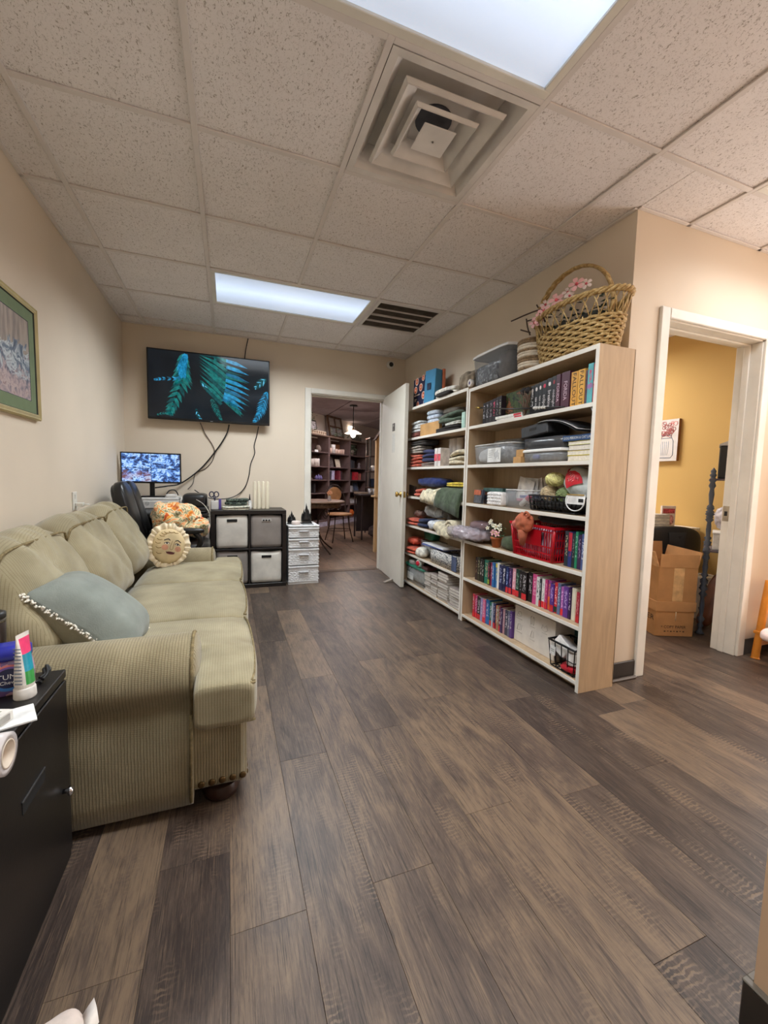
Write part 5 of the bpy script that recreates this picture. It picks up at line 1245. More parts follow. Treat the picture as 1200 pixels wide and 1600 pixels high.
# ---- shelf with the clear bins and the black tray
Z2 = SHZ[4]
b2 = thing('storage_bin', 'clear bin with a white printed label, left on the shelf under the top books', 'bin', (2.728, 1.115, Z2))
tub(b2, 0.455, 0.225, 0.135, CLR, 0.93); rim(b2, 0.455, 0.225, 0.135, 0.005, mat((206, 206, 204), 0.35))
lb2 = MB().box(-0.1125, -0.1115, -0.12, 0.03, 0.012, 0.108).build('paper_label', mat((232, 230, 226), 0.6), b2)
pq = MB()
for q in range(4): pq.box(-0.1132, -0.1125, -0.028+q*0.0, 0.016, 0.088-q*0.014, 0.091-q*0.014)
for q in range(5): pq.box(-0.1132, -0.1125, -0.098+q*0.011, -0.094+q*0.011, 0.03+0.008*((q*2) % 3), 0.075+0.006*((q*3) % 4))
pq.build('label_marks', mat((150, 152, 156), 0.6), lb2)['kind'] = 'stuff'
MB().sbox((0.0, 0.13, 0.06), (0.085, 0.075, 0.05), 4, 8, None, .012, 20, 1).build('white_papers', mat((220, 220, 220), 0.7), b2)
MB().sbox((0.0, -0.10, 0.062), (0.085, 0.10, 0.055), 3.5, 10, None, .016, 22, 5).build('grey_oddments', mat((136, 138, 142), 0.5, 0, .3, 40), b2)
MB().sbox((0.02, -0.08, 0.135), (0.06, 0.13, 0.020), 3, 8, None, .014, 24, 2).build('dark_wires', mat((44, 44, 48), 0.6, 0, .3, 40), b2)
MB().sbox((0.06, 0.03, 0.160), (0.02, 0.16, 0.022), 4, 8, None, .004, 14, 2).build('grey_folder', mat((150, 146, 140), 0.6), b2)
CRD = mat((196, 152, 98), 0.8, 0, .06, 12)
def cbox(lab, loc, d, w, h, rz=0.0, col=CRD, group=None):
    o = thing('cardboard_box', lab, 'box', loc, rz, group)
    MB().box(-d/2, d/2, -w/2, w/2, 0, h, 0.0015).build('carton', col, o)
    MB().box(-d/2-0.0006, d/2+0.0006, -0.012, 0.012, h-0.0003, h+0.0006).build('tape_strip', mat((206, 172, 122), 0.4), o); return o
cbox('larger tan cardboard box at the bottom beside the clear labelled bin', (2.70, 0.850, Z2), 0.13, 0.075, 0.040, 0.0)
cbox('smaller tan cardboard box on top, beside the clear labelled bin', (2.70, 0.848, Z2+0.0412), 0.10, 0.065, 0.045, 0.04)
b3 = thing('clear_case', 'low clear case with white lid holding dark oddments under the black tray', 'case', (2.735, 0.640, Z2))
tub(b3, 0.335, 0.20, 0.062, CLR, 0.96); lid(b3, 0.340, 0.205, 0.0625, 0.016, mat((232, 230, 226), 0.4, 0, .03))
MB().sbox((0, 0.0, 0.026), (0.08, 0.14, 0.021), 4, 8, None, .010, 24, 4).build('dark_oddments', mat((92, 90, 96), 0.5, 0, .4, 40), b3)
MB().sbox((-0.085, 0.05, 0.034), (0.010, 0.03, 0.014), 3, 5).build('blue_item', mat((70, 80, 160), 0.5), b3)
b4 = thing('clear_case', 'smoky clear case on the white lid, directly under the black tray', 'case', (2.735, 0.640, Z2+0.0795))
tub(b4, 0.345, 0.20, 0.065, m_clear('smoky_plastic', (96, 98, 102), 0.55), 0.97); MB().sbox((0, 0.0, 0.03), (0.085, 0.15, 0.026), 4, 8, None, .006, 24, 7).build('dark_contents', mat((62, 62, 66), 0.5, 0, .3, 40), b4)
tr = thing('black_tray', 'black plastic tray tilted on top of the clear cases, holding thin black folders', 'tray', (2.72, 0.655, Z2+0.1455))
M = R3('X', -0.10)
MB().obox((0, 0.055, 0.048), (0.085, 0.115, 0.034), M, 0.006).build('tray_box', mat((58, 60, 64), 0.5), tr)
MB().obox((-0.0855, 0.06, 0.055), (0.001, 0.03, 0.008), M, 0).build('slot', mat((24, 24, 26), 0.6), tr)
for k in range(3):
    L = []
    for q in range(13):
        t_ = q/12; y = 0.02-0.30*t_; z = 0.082+0.005*k-0.070*t_*t_*(1.0-0.08*k)+0.012*math.sin(t_*PI); L.append([(-0.095+0.01*k, y, z), (0.085, y, z), (0.085, y, z+0.003), (-0.095+0.01*k, y, z+0.003)])
    MB().loft(L, 0, False).build('bent_folder', mat(((34, 34, 36), (206, 204, 200), (40, 40, 44))[k], 0.45), tr)
dg_ = thing('lying_book', 'blue book with a pale spine title lying on the stack of white-paged books', 'book', (2.645, 0.372, Z2+0.108), 0.02)
MB().box(0, 0.15, -0.106, 0.106, 0, 0.030, 0.001).build('cover', mat((44, 74, 118), 0.4), dg_); MB().box(0.003, 0.152, -0.103, 0.103, 0.003, 0.027).build('pages', PAGES, dg_)
MB().text('DOG PERSON & CAT LADY', 0.019, frame4((-0.0006, 0.0, 0.015), (0, -1, 0), (0, 0, 1)), 0.0002, 0, 0.195).build('spine_title', mat((214, 216, 210), 0.5), dg_)
for k, (c_, h_, dy, nm) in enumerate((((196, 176, 60), 0.030, 0.0, 'bottom'), ((206, 190, 60), 0.026, 0.004, 'second'), ((110, 90, 120), 0.028, -0.003, 'third'), ((196, 200, 60), 0.0215, 0.002, 'topmost'))):
    z = Z2+sum((0.030, 0.026, 0.028)[:k])+0.0004*k
    o = thing('lying_book', nm+' of the thick white-paged books stacked under the blue book', 'book', (2.650, 0.355+dy, z), 0, 'white-paged books lying in a stack')
    MB().box(0, 0.15, -0.088, 0.088, 0, 0.0022).box(0, 0.15, -0.088, 0.088, h_-0.0022, h_).box(0.0, 0.15, -0.088, -0.0862, 0.0022, h_-0.0022).build('cover', mat(c_, 0.45), o)
    MB().box(0.0015, 0.148, -0.0862, 0.086, 0.0023, h_-0.0023).build('pages', mat((228, 220, 204), 0.85, 0, .05, 90), o)
# metal shelf bracket in the corner
solo('shelf_brace', MB().tube([(2.62, 0.275, Z1-0.024), (2.66, 0.268, Z1-0.10)], 0.004, 6), mat((180, 180, 184), 0.3, 0.9), 'small shiny brace under the right end of the top shelf', 'brace')
# ---- craft shelf
Z3 = SHZ[3]
for k, (c_, nm, dz, h_, w_, rz) in enumerate((((74, 66, 70), 'dark mottled', 0, 0.03, 0.20, 0.0), ((56, 60, 72), 'slate', 0.031, 0.035, 0.19, 0.06), ((126, 74, 60), 'brown', 0.067, 0.022, 0.20, -0.05), ((64, 96, 92), 'teal topmost', 0.090, 0.028, 0.22, 0.03))):
    o = thing('lying_book', nm+' paperback in the leaning pile left on the craft shelf', 'book', (2.685, 1.165, Z3+dz), rz, 'paperbacks lying on the craft shelf')
    MB().box(0, 0.12, -w_/2, w_/2, 0, h_, 0.001).build('cover', mat(c_, 0.4, 0, .25, 20), o); MB().box(0.003, 0.122, -w_/2+0.002, w_/2-0.002, 0.003, h_-0.003).build('pages', PAGES, o)
pb = thing('photo_pack', 'small glossy dark picture pack leaning at the left of the craft shelf', 'pack', (2.652, 1.28, Z3))
MB().obox((0, 0, 0.052), (0.012, 0.05, 0.05), R3('Y', 0.12), 0.002).build('pack', mat((60, 64, 74), 0.3, 0, .4, 30), pb); MB().obox((-0.012, 0.005, 0.082), (0.002, 0.042, 0.018), R3('Y', 0.12)).build('orange_print', mat((176, 84, 48), 0.4, 0, .3, 40), pb)
ww = thing('wrapped_pack', 'white bubble-wrapped pack standing at the front of the craft shelf', 'pack', (2.650, 1.055, Z3))
MB().sbox((0, 0, 0.048), (0.030, 0.085, 0.048), 7, 8).build('pack', mat((226, 222, 220), 0.35), ww)
bub = MB()
for a in range(7):
    for b_ in range(4): bub.sbox((-0.0305, -0.069+a*0.023, 0.014+b_*0.022), (0.004, 0.010, 0.0095), 2, 2)
bub.build('bubbles', mat((236, 232, 230), 0.25), ww)['kind'] = 'stuff'
b5 = thing('storage_bin', 'clear shoebox bin of envelopes and a pink bottle on the craft shelf', 'bin', (2.735, 0.835, Z3))
tub(b5, 0.255, 0.215, 0.115, CLR, 0.94); rim(b5, 0.255, 0.215, 0.115, 0.004, mat((214, 214, 214), 0.35))
for k, (y, z, a, w_, c_) in enumerate(((0.055, 0.115, 0.25, 0.075, (226, 220, 210)), (0.03, 0.12, 0.05, 0.08, (232, 228, 220)), (-0.01, 0.11, -0.2, 0.075, (222, 214, 200)), (-0.05, 0.10, -0.45, 0.07, (216, 206, 190)))):
    MB().obox((0.01+0.012*k, y, z), (0.0015, w_, 0.075), R3('X', a)).build('envelope', mat(c_, 0.8), b5)
MB().box(-0.06, 0.05, -0.11, 0.02, 0.066, 0.082, 0.001).build('blue_magazine', mat((60, 72, 140), 0.4), b5); MB().box(-0.07, 0.04, -0.10, 0.04, 0.046, 0.062, 0.001).build('pink_pack', mat((206, 130, 150), 0.4, 0, .2, 40), b5)
Mb = R3('X', 0.95)
MB().lathe([(0.014, -0.05), (0.016, -0.045), (0.016, 0.02), (0.008, 0.03)], 12, (-0.078, -0.060, 0.052), Mb).build('white_bottle', mat((232, 226, 224), 0.35), b5); MB().lathe([(0.0165, 0.02), (0.013, 0.05), (0.004, 0.056)], 12, (-0.078, -0.060, 0.052), Mb).build('pink_cap', mat((222, 60, 100), 0.35), b5)
WIRE = mat((26, 25, 26), 0.35, 0.6)
def wire_basket(o, w, d, h, nv, nd, nh, r=0.003, taper=0.9, rr=0.005):
    m = MB()
    def pt(sx, sy, t): s = taper+(1-taper)*t; return Vector((sx*d/2*s, sy*w/2*s, r+(h-r)*t))
    for k in range(nv+1):
        q = -1+2*k/nv
        for sx in (-1, 1): m.tube([pt(sx, q, 0), pt(sx, q, 1)], r, 5)
        m.tube([pt(-1, q, 0), pt(1, q, 0)], r, 5)
    for k in range(nd+1):
        q = -1+2*k/nd
        for sy in (-1, 1): m.tube([pt(q, sy, 0), pt(q, sy, 1)], r, 5)
        m.tube([pt(q, -1, 0), pt(q, 1, 0)], r, 5)
    for k in range(nh):
        t = k/nh; m.tube([pt(-1, -1, t), pt(1, -1, t), pt(1, 1, t), pt(-1, 1, t)], r, 5, True)
    m.build('wire_grid', WIRE, o)['kind'] = 'stuff'
    R_ = MB(); R_.tube([pt(-1, -1, 1), pt(0, -1, 1), pt(1, -1, 1), pt(1, 0, 1), pt(1, 1, 1), pt(0, 1, 1), pt(-1, 1, 1), pt(-1, 0, 1)], rr, 6, True); R_.build('rim', WIRE, o)
yb = thing('wire_basket', 'low black wire basket of yarn on the craft shelf', 'basket', (2.727, 0.520, Z3+0.0015))
wire_basket(yb, 0.37, 0.205, 0.088, 12, 6, 3, 0.0035, 0.92)
MB().sbox((-0.0, 0.0, 0.03), (0.085, 0.17, 0.024), 4, 8, None, .006, 20, 3).build('dark_lining', mat((40, 38, 36), 0.9), yb)
def yarn(lab, loc, r, c_, sq=0.85, tilt=0.4):
    o = thing('yarn_ball', lab, 'yarn', loc, 0, 'balls of yarn'); m = MB(); rnd = random.Random(int(r*1e4))
    m.sbox((0, 0, r*sq), (r*0.93, r*0.93, r*sq*0.93), 2, 6)
    for k in range(26):
        a = rnd.uniform(0, PI); b_ = rnd.uniform(0, PI); R = Matrix.Rotation(a, 3, 'Z')@Matrix.Rotation(b_*0.5+tilt, 3, 'X')
        pts = []
        for i in range(20):
            t = 2*PI*i/20; p = R@Vector((math.cos(t)*r*0.955, math.sin(t)*r*0.955, r*0.16*math.sin(k))); p = p.normalized()*r*0.965; p.z *= sq; pts.append(p+Vector((0, 0, r*sq)))
        m.tube(pts, r*0.06, 4, True)
    m.build('strands', mat(c_, 0.95, 0, .14, 40), o)['kind'] = 'stuff'; return o
yarn('beige ball of yarn at the left in the low black wire basket', (2.712, 0.625, Z3+0.056), 0.056, (196, 176, 142))
yarn('muted green ball of yarn in the low black wire basket', (2.715, 0.508, Z3+0.056), 0.052, (128, 142, 96))
yarn('dark olive ball of yarn at the back of the wire basket', (2.785, 0.565, Z3+0.056), 0.040, (84, 84, 66))
yarn('pale yellow ball of yarn on top of the other yarn', (2.690, 0.570, Z3+0.146), 0.054, (234, 222, 156), 0.75)
hb = thing('yarn_bag', 'pale yarn in clear wrapper with a red fan-shaped label, right on the craft shelf', 'yarn', (2.735, 0.405, Z3+0.070))
R = R3('X', 0.35)
MB().sbox((0, 0, 0.095), (0.070, 0.115, 0.085), 2.3, 14, R, 0.012, 10, 3, 0).build('pale_yarn', mat((214, 222, 220), 0.5, 0, .06, 40, .3, 90), hb)
def onball(u, v, k=1.14):
    return Vector((0, 0, 0.095))+R@Vector((-0.070*k*math.sqrt(max(0.05, 1-u*u-v*v)), -0.115*k*u, 0.085*k*v))
shield = [(-0.62, 0.28), (-0.50, 0.52), (-0.25, 0.66), (0.05, 0.64), (0.30, 0.48), (0.42, 0.26), (0.12, 0.0), (-0.12, -0.26), (-0.30, -0.46), (-0.42, -0.22), (-0.52, 0.02)]
fan = MB(); ctr = (-0.12, 0.22); rings = [[(ctr[0]+(x-ctr[0])*f, ctr[1]+(y-ctr[1])*f) for x, y in shield] for f in (0.02, 0.35, 0.7, 1.0)]
fan.loft([[onball(u, v) for u, v in r_] for r_ in rings], 0, True, False); fan.build('red_label', mat((214, 40, 54), 0.4), hb)
def fanpt(u, v): return onball(u, v, 1.16)
sq_ = MB()
for pts in (((-.40, .30), (-.34, .48), (-.26, .30), (-.20, .48)), ((-.14, .30), (-.08, .46), (0.02, .34)), ((.06, .30), (.14, .42), (.20, .28)), ((-.34, .06), (-.28, .20), (-.20, .02), (-.12, .20)), ((-.06, .08), (.0, .20))):
    sq_.tube([fanpt(*p) for p in pts], 0.0022, 5)
sq_.build('label_script', mat((240, 150, 150), 0.5), hb)['kind'] = 'stuff'
MB().sbox((0.03, -0.02, 0.09), (0.05, 0.085, 0.08), 2.5, 10, None, .02, 14, 9).build('clear_wrapper', m_clear('thin_clear_film', (190, 200, 204), 0.25, 0.08), hb)
MB().sbox((0.02, 0.075, 0.165), (0.02, 0.03, 0.018), 2.5, 6, None, .008, 30, 2).build('green_yarn_end', mat((40, 110, 86), 0.8), hb); MB().sbox((0.02, 0.11, 0.165), (0.018, 0.018, 0.016), 2.5, 6, None, .006, 30, 4).build('red_yarn_end', mat((176, 36, 52), 0.8), hb)
nd_ = thing('needle_pack', 'white card pack with barcode and looped white cable needles at the shelf end', 'pack', (2.611, 0.330, Z3+0.058))
MB().obox((0, 0, 0.026), (0.0015, 0.060, 0.026), R3('Y', 0.1)).build('card', mat((232, 228, 224), 0.5), nd_); MB().box(-0.003, -0.001, -0.055, 0.06, 0.047, 0.053).build('gold_edge', mat((176, 146, 84), 0.4), nd_)
bc = MB()
for q in range(9): bc.box(-0.0045, -0.0025, -0.052+q*0.0035, -0.0505+q*0.0035+0.0006*(q % 3), 0.012, 0.030)
bc.build('barcode', mat((40, 40, 40), 0.6), nd_)['kind'] = 'stuff'
MB().tube([(-0.006, 0.0+0.062*math.cos(a), 0.018+0.052*math.sin(a)) for a in [PI*0.9+PI*1.25*i/20 for i in range(21)]], 0.0032, 6).build('needle_cable', mat((226, 228, 226), 0.35), nd_)

# ---- red shopping basket shelf
Z4 = SHZ[2]
rb = thing('shopping_basket', 'bright red plastic shopping basket on the nearer bookcase', 'basket', (2.722, 0.648, Z4))
RED = mat((186, 18, 34), 0.3, 0, .04, 10)
BW, BD, BH = 0.372, 0.225, 0.200; TP = 0.88
def rp(sx, sy, t): s = TP+(1-TP)*t; return Vector((sx*BD/2*s, sy*BW/2*s, 0.002+BH*t))
slt = MB(); nfr = 20; nsd = 11
def strip(a, b_, w_, nrm, th=0.0022):
    d_ = (b_-a); t_ = d_.normalized(); s_ = t_.cross(Vector(nrm)).normalized()*w_/2; n_ = Vector(nrm).normalized()*th
    slt.loft([[p-s_, p+s_, p+s_+n_, p-s_+n_] for p in (a, b_)], 0, False)
for k in range(1, nfr):
    q = -1+2*k/nfr
    for sx in (-1, 1):
        if sx < 0 and 5 <= k <= 15: strip(rp(sx, q, 0.0), rp(sx, q, 0.42), 0.006, (sx, 0, 0)); strip(rp(sx, q, 0.86), rp(sx, q, 1.0), 0.006, (sx, 0, 0))
        else: strip(rp(sx, q, 0.0), rp(sx, q, 1.0), 0.006, (sx, 0, 0))
for k in range(1, nsd):
    q = -1+2*k/nsd
    for sy in (-1, 1): strip(rp(q, sy, 0.0), rp(q, sy, 1.0), 0.006, (0, sy, 0))
for t in (0.02, 0.22, 0.42, 0.86):
    for sx in (-1, 1): strip(rp(sx, -1, t), rp(sx, 1, t), 0.008, (sx, 0, 0))
for t in (0.02, 0.22, 0.42, 0.64, 0.86):
    for sy in (-1, 1): strip(rp(-1, sy, t), rp(1, sy, t), 0.008, (0, sy, 0))
slt.build('lattice', RED, rb)['kind'] = 'stuff'
for sx in (-1, 1):
    for sy in (-1, 1): MB().tube([rp(sx, sy, 0), rp(sx, sy, 1)], 0.009, 6).build('corner_post', RED, rb)
pl_ = [rp(-1, -0.42, 0.44), rp(-1, 0.52, 0.44), rp(-1, 0.52, 0.86), rp(-1, -0.42, 0.86)]
MB().loft([[p+Vector((-0.002, 0, 0)) for p in pl_], [p+Vector((0.002, 0, 0)) for p in pl_]], 0, False).build('name_plate', RED, rb)
MB().loft([[rp(sx, sy, 1)+Vector((sx*o_, sy*o_, z)) for sx, sy in ((-1, -1), (1, -1), (1, 1), (-1, 1))] for o_, z in ((0, -0.012), (0.012, -0.010), (0.012, 0.004), (-0.004, 0.004), (-0.004, -0.012))], 0, False, False, True).build('rim', RED, rb)
MB().loft([[rp(sx, sy, 0)+Vector((0, 0, z)) for sx, sy in ((-1, -1), (1, -1), (1, 1), (-1, 1))] for z in (-0.001, 0.003)], 0, False).build('bottom', RED, rb)
cont = MB().sbox((0, 0.0, 0.10), (0.085, 0.145, 0.090), 6, 10, None, .008, 14, 3)
YP = NT('yarn_and_paper_mix'); v = YP.coord('Object', (1, 60, 6)); YP.col(YP.ramp(YP.noise(v, 1.0, 2), [(0.35, (70, 30, 50)), (0.48, (150, 100, 140)), (0.56, (222, 210, 210)), (0.66, (110, 50, 90))])); YP.set(rough=0.7)
cont.build('packed_contents', YP.m, rb)
bc_ = solo('black_cloth', lump(0.36, 0.17, 0.056, 4, 0.014, 12), cloth((34, 31, 30)), 'crumpled black cloth heaped on top of the red basket', 'cloth', (2.745, 0.545, Z4+0.2065))
kn = thing('knitted_bundle', 'terracotta knitted bundle tied at the top, draped over the left rim of the red basket', 'cloth', (2.572, 0.672, Z4+0.140))
TER = mat((186, 104, 74), 0.9, 0, .10, 30, .4, 160)
MB().sbox((0, 0, 0.075), (0.036, 0.060, 0.058), 2.3, 12, None, .010, 16, 3, 0, 0, True).build('bundle', TER, kn)
MB().lathe([(0.018, -0.065), (0.030, -0.02), (0.040, 0.03)], 10, (0.0, 0.01, 0.0), None, 0, True, True, 0.7, 1.0).build('hanging_tail', mat((168, 92, 66), 0.9, 0, .1, 30, .4, 160), kn)
MB().tube(spline([(-0.02, -0.02, 0.125), (-0.03, -0.05, 0.14), (-0.02, -0.065, 0.12), (-0.02, -0.04, 0.105)], 5), 0.007, 6).build('knot_loop', TER, kn)
MB().sbox((0.02, 0.085, 0.06), (0.03, 0.03, 0.03), 2.3, 8, None, .008, 22, 7, 0, 0, True).build('pink_yarn_end', mat((206, 112, 98), 0.9, 0, .1, 30, .4, 160), kn)
Y4 = [0.425, 0.398, 0.372, 0.352, 0.334, 0.309, 0.287]
for k, (c_, nm, ink, hh) in enumerate((((46, 56, 66), 'dark grey-blue book with cream lettering', (216, 206, 160), 0.192), ((44, 58, 120), 'blue and crimson book', (196, 60, 80), 0.192), ((40, 44, 50), 'thin charcoal book', (120, 120, 120), 0.186), ((36, 130, 96), 'emerald green book', (150, 190, 170), 0.198), ((60, 40, 76), 'thin dark plum book', (150, 130, 160), 0.184), ((74, 92, 140), 'slate blue book with pale vertical lettering', (206, 210, 222), 0.192))):
    book(Y4[k+1], Y4[k], Z4, hh, c_, nm+' right of the red basket', 'books right of the red basket', 0.12, 2.648, ink, False, None, 0, (0.45, 0.98, (186, 44, 60)) if k == 1 else None, 0.4, False)
gl = solo('green_pouch', drop(MB().sbox((0, 0, 0.045), (0.07, 0.085, 0.045), 3.0, 12, None, .003, 9, 2)), cloth((74, 84, 62)), 'rounded dark green cloth pouch left of the red basket', 'pouch', (2.700, 0.915, Z4+0.001))
fp = thing('potted_flowers', 'small terracotta pot of white and pink flowers on the nearer bookcase', 'plant', (2.655, 1.050, Z4))
MB().lathe([(0.028, 0), (0.038, 0.055), (0.042, 0.055), (0.042, 0.070), (0.036, 0.070), (0.034, 0.058)], 18).build('pot', mat((190, 112, 70), 0.8, 0, .08, 20), fp)
MB().lathe([(0.034, 0.055), (0.001, 0.060)], 14).build('soil', mat((60, 48, 38), 0.95), fp)
st = MB(); random.seed(4); heads = [(-0.02, 0.055, 0.165), (-0.03, 0.07, 0.125), (-0.02, 0.02, 0.15), (-0.035, -0.035, 0.145), (-0.02, -0.06, 0.13), (-0.045, -0.02, 0.105), (-0.04, -0.055, 0.10), (-0.01, 0.06, 0.175), (0.0, -0.03, 0.155)]
for x, y, z in heads: st.tube(spline([(0, 0, 0.055), (x*0.4, y*0.4, 0.09), (x, y, z)], 4), 0.0016, 4)
st.build('stems', mat((60, 84, 52), 0.8), fp)['kind'] = 'stuff'
lf = MB()
for k in range(70):
    c = Vector((random.uniform(-.035, .03), random.uniform(-.07, .07), random.uniform(0.07, 0.15))); R = Matrix.Rotation(random.uniform(0, 6), 3, 'Z')@Matrix.Rotation(random.uniform(-1.2, 1.2), 3, 'X'); l = random.uniform(.012, .024)
    lf.add([c+R@Vector(p) for p in ((0, 0, 0), (l*0.5, l*0.3, 0.002), (l, 0, 0), (l*0.5, -l*0.3, 0.002))], [(0, 1, 2, 3)])
lf.build('leaves', mat((70, 98, 62), 0.7), fp)['kind'] = 'stuff'
for k, h_ in enumerate(heads): flower(fp, h_, 0.022 if k in (3, 5, 6) else 0.015, (-0.8, -0.5, 0.3), (mat((238, 228, 206), 0.7), mat((236, 176, 178), 0.7))[1 if k in (5, 6) else 0], mat((226, 196, 120), 0.7))
bs = thing('butterfly_pick', 'dark red butterfly ornament at the back, above the potted flowers', 'ornament', (2.80, 0.985, Z4))
MB().tube([(0, 0, 0), (0, 0, 0.16)], 0.002, 5).build('stick', TW_, bs)
for s_ in (-1, 1): MB().add([(0, 0, 0.165), (-0.005, s_*0.045, 0.178), (-0.005, s_*0.04, 0.155), (-0.004, s_*0.022, 0.150)], [(0, 1, 2, 3)]).build('wing', mat((84, 34, 30), 0.6), bs)
pbg = thing('plastic_bag', 'purple-grey cloth in a clear plastic bag sticking out past the bookcase joint', 'bag', (2.600, 1.345, Z4+0.006))
def bagfn(w, q):
    if w.y > 0.005: w.x = min(w.x, -0.030-0.004*mnoise.noise(w*40))
    w.z = max(w.z, -0.043); return w
MB().sbox((0.03, 0.02, 0.05), (0.105, 0.215, 0.045), 3.2, 26, None, .020, 17, 3, 0, 0, True, bagfn).build('bag_film', m_clear('crinkled_film', (206, 198, 206), 0.42, 0.10), pbg)
MB().sbox((0.035, 0.0, 0.048), (0.09, 0.19, 0.034), 4, 12, None, .004, 9, 2, 0, 0, False, bagfn).build('purple_cloth', cloth((158, 140, 148)), pbg)
MB().sbox((0.09, -0.085, 0.120), (0.08, 0.11, 0.028), 3.4, 12, None, .008, 12, 8, 0, 0, True).build('upper_film', m_clear('crinkled_film_dark', (150, 124, 130), 0.6, 0.14), pbg)
# ---- bottom shelf
Z6 = SHZ[0]
wbx = thing('line_art_box', 'white carton with thin line drawings standing on the bottom shelf', 'box', (2.672, 0.672, Z6))
MB().box(0, 0.15, -0.192, 0.168, 0, 0.232, 0.002).build('carton', mat((224, 216, 206), 0.55, 0, .03), wbx)
GI = mat((176, 166, 156), 0.6); ic = MB()
def ln(*p): ic.tube([(-0.0006, -y, z) for y, z in p], 0.0013, 4)
for cx, cz in ((-0.115, 0.180), (0.0, 0.172), (0.105, 0.166), (-0.110, 0.095), (0.0, 0.088), (0.105, 0.075)):
    pass
ln((-0.145, 0.165), (-0.13, 0.195), (-0.11, 0.20), (-0.10, 0.175), (-0.12, 0.165), (-0.145, 0.165)); ln((-0.135, 0.185), (-0.105, 0.168)); ln((-0.15, 0.150), (-0.095, 0.150))
ln((-0.012, 0.15), (-0.018, 0.19), (-0.008, 0.205), (-0.004, 0.16), (-0.012, 0.15)); ln((0.012, 0.15), (0.018, 0.19), (0.008, 0.205), (0.004, 0.16), (0.012, 0.15)); ln((-0.02, 0.138), (0.024, 0.138))
ln((0.08, 0.155), (0.09, 0.185), (0.105, 0.17), (0.12, 0.188), (0.132, 0.16), (0.11, 0.145), (0.08, 0.155)); ln((0.085, 0.135), (0.13, 0.135))
ln((-0.14, 0.075), (-0.13, 0.115), (-0.115, 0.12), (-0.11, 0.08), (-0.14, 0.075)); ln((-0.10, 0.08), (-0.095, 0.115)); ln((-0.145, 0.062), (-0.09, 0.062))
ln((-0.012, 0.072), (0.0, 0.115), (0.014, 0.108), (0.018, 0.075), (-0.012, 0.072)); ln((-0.02, 0.056), (0.026, 0.056)); ln((0.08, 0.11), (0.085, 0.108))
ic.build('line_drawings', GI, wbx)['kind'] = 'stuff'
book(0.300, 0.452, Z6, 0.205, (16, 54, 54), 'dark teal boxed book behind the black wire basket of jars', None, 0.06, 2.782, (20, 60, 60), False, None, 0, None, 0.5, True)
solo('flat_box', MB().box(-0.07, 0.07, -0.12, 0.12, 0, 0.028, 0.002), mat((84, 72, 56), 0.7), 'flat dark box lying on top of the line drawing carton', 'box', (2.755, 0.60, Z6+0.2335))
jb = thing('wire_basket', 'tall black wire basket of jars and a price tag on the bottom shelf', 'basket', (2.695, 0.372, Z6))
wire_basket(jb, 0.190, 0.160, 0.150, 4, 4, 2, 0.003, 0.86, 0.006)
jt = MB().box(-0.092, -0.090, 0.030, 0.070, 0.075, 0.125).build('price_tag', mat((232, 230, 226), 0.5), jb)
MB().box(-0.0928, -0.092, 0.036, 0.062, 0.105, 0.108).box(-0.0928, -0.092, 0.038, 0.060, 0.095, 0.098).build('tag_marks', mat((110, 110, 110), 0.6), jt)['kind'] = 'stuff'
MB().obox((-0.02, 0.03, 0.118), (0.045, 0.05, 0.040), R3('X', 0.5)@R3('Y', 0.3), 0.004).build('white_pack', mat((224, 220, 216), 0.5), jb)
def jar(y, x, z, r, h, c1, c2, lab):
    o = thing('jar', lab, 'jar', (2.695+x, 0.372+y, Z6+z), 0, 'jars in the wire basket')
    MB().lathe([(r*0.96, 0), (r, 0.004), (r, h*0.8), (r*0.9, h*0.86)], 20).build('jar_body', mat(c1, 0.3), o); MB().lathe([(r*1.02, h*0.80), (r*1.02, h), (r*0.92, h+0.003)], 20).build('jar_lid', mat(c2, 0.35), o)
jar(-0.045, -0.035, 0.052, 0.034, 0.085, (226, 222, 218), (206, 200, 196), 'white jar standing at the front right of the tall wire basket')
jar(-0.040, 0.035, 0.008, 0.034, 0.120, (120, 112, 106), (164, 156, 150), 'grey-lidded jar at the back right of the tall wire basket')
solo('red_cloth', drop(MB().sbox((0, 0, 0.02), (0.06, 0.055, 0.020), 3, 10, None, .005, 18, 2)), cloth((168, 30, 42)), 'bright red cloth bundle at the bottom of the tall wire basket', 'cloth', (2.675, 0.340, Z6+0.0065))

# ------------------------------------------------------------------ farther bookcase: clothes and linen
def cl(lab, y0, y1, z, h, col, n, x=2.735, d=0.20, sd=1, e=5.0, sag=0.004, group=None):
    w = y1-y0; return solo('folded_cloth', folded(w, d, h, n, sd, e, sag), cloth(col) if isinstance(col, tuple) else col, lab, 'cloth', (x, (y0+y1)/2, z), 0, group)
# top
nb = thing('gift_bag', 'navy paper bag printed with orange rings, standing on the farther bookcase top', 'bag', (2.735, 2.350, FT_+0.006))
NAVY = mat((34, 36, 68), 0.5, 0, .06, 10); ORG = mat((218, 104, 62), 0.5); CRM = mat((232, 214, 200), 0.5)
MB().obox((0, 0.035, 0.142), (0.062, 0.175, 0.142), R3('Z', 0.0), 0.003).build('bag_body', NAVY, nb)
MB().obox((-0.025, -0.165, 0.150), (0.052, 0.075, 0.150), R3('Z', 0.22)@R3('Y', 0.06), 0.003).build('blue_panel', mat((62, 132, 172), 0.5, 0, .05, 10), nb)
MB().obox((-0.082, -0.175, 0.150), (0.0015, 0.026, 0.030), R3('Z', 0.22)).build('dark_emblem', mat((24, 40, 66), 0.5), nb)
MB().obox((0.035, -0.20, 0.155), (0.012, 0.05, 0.15), None, 0.003).build('orange_edge', mat((196, 108, 72), 0.6), nb)
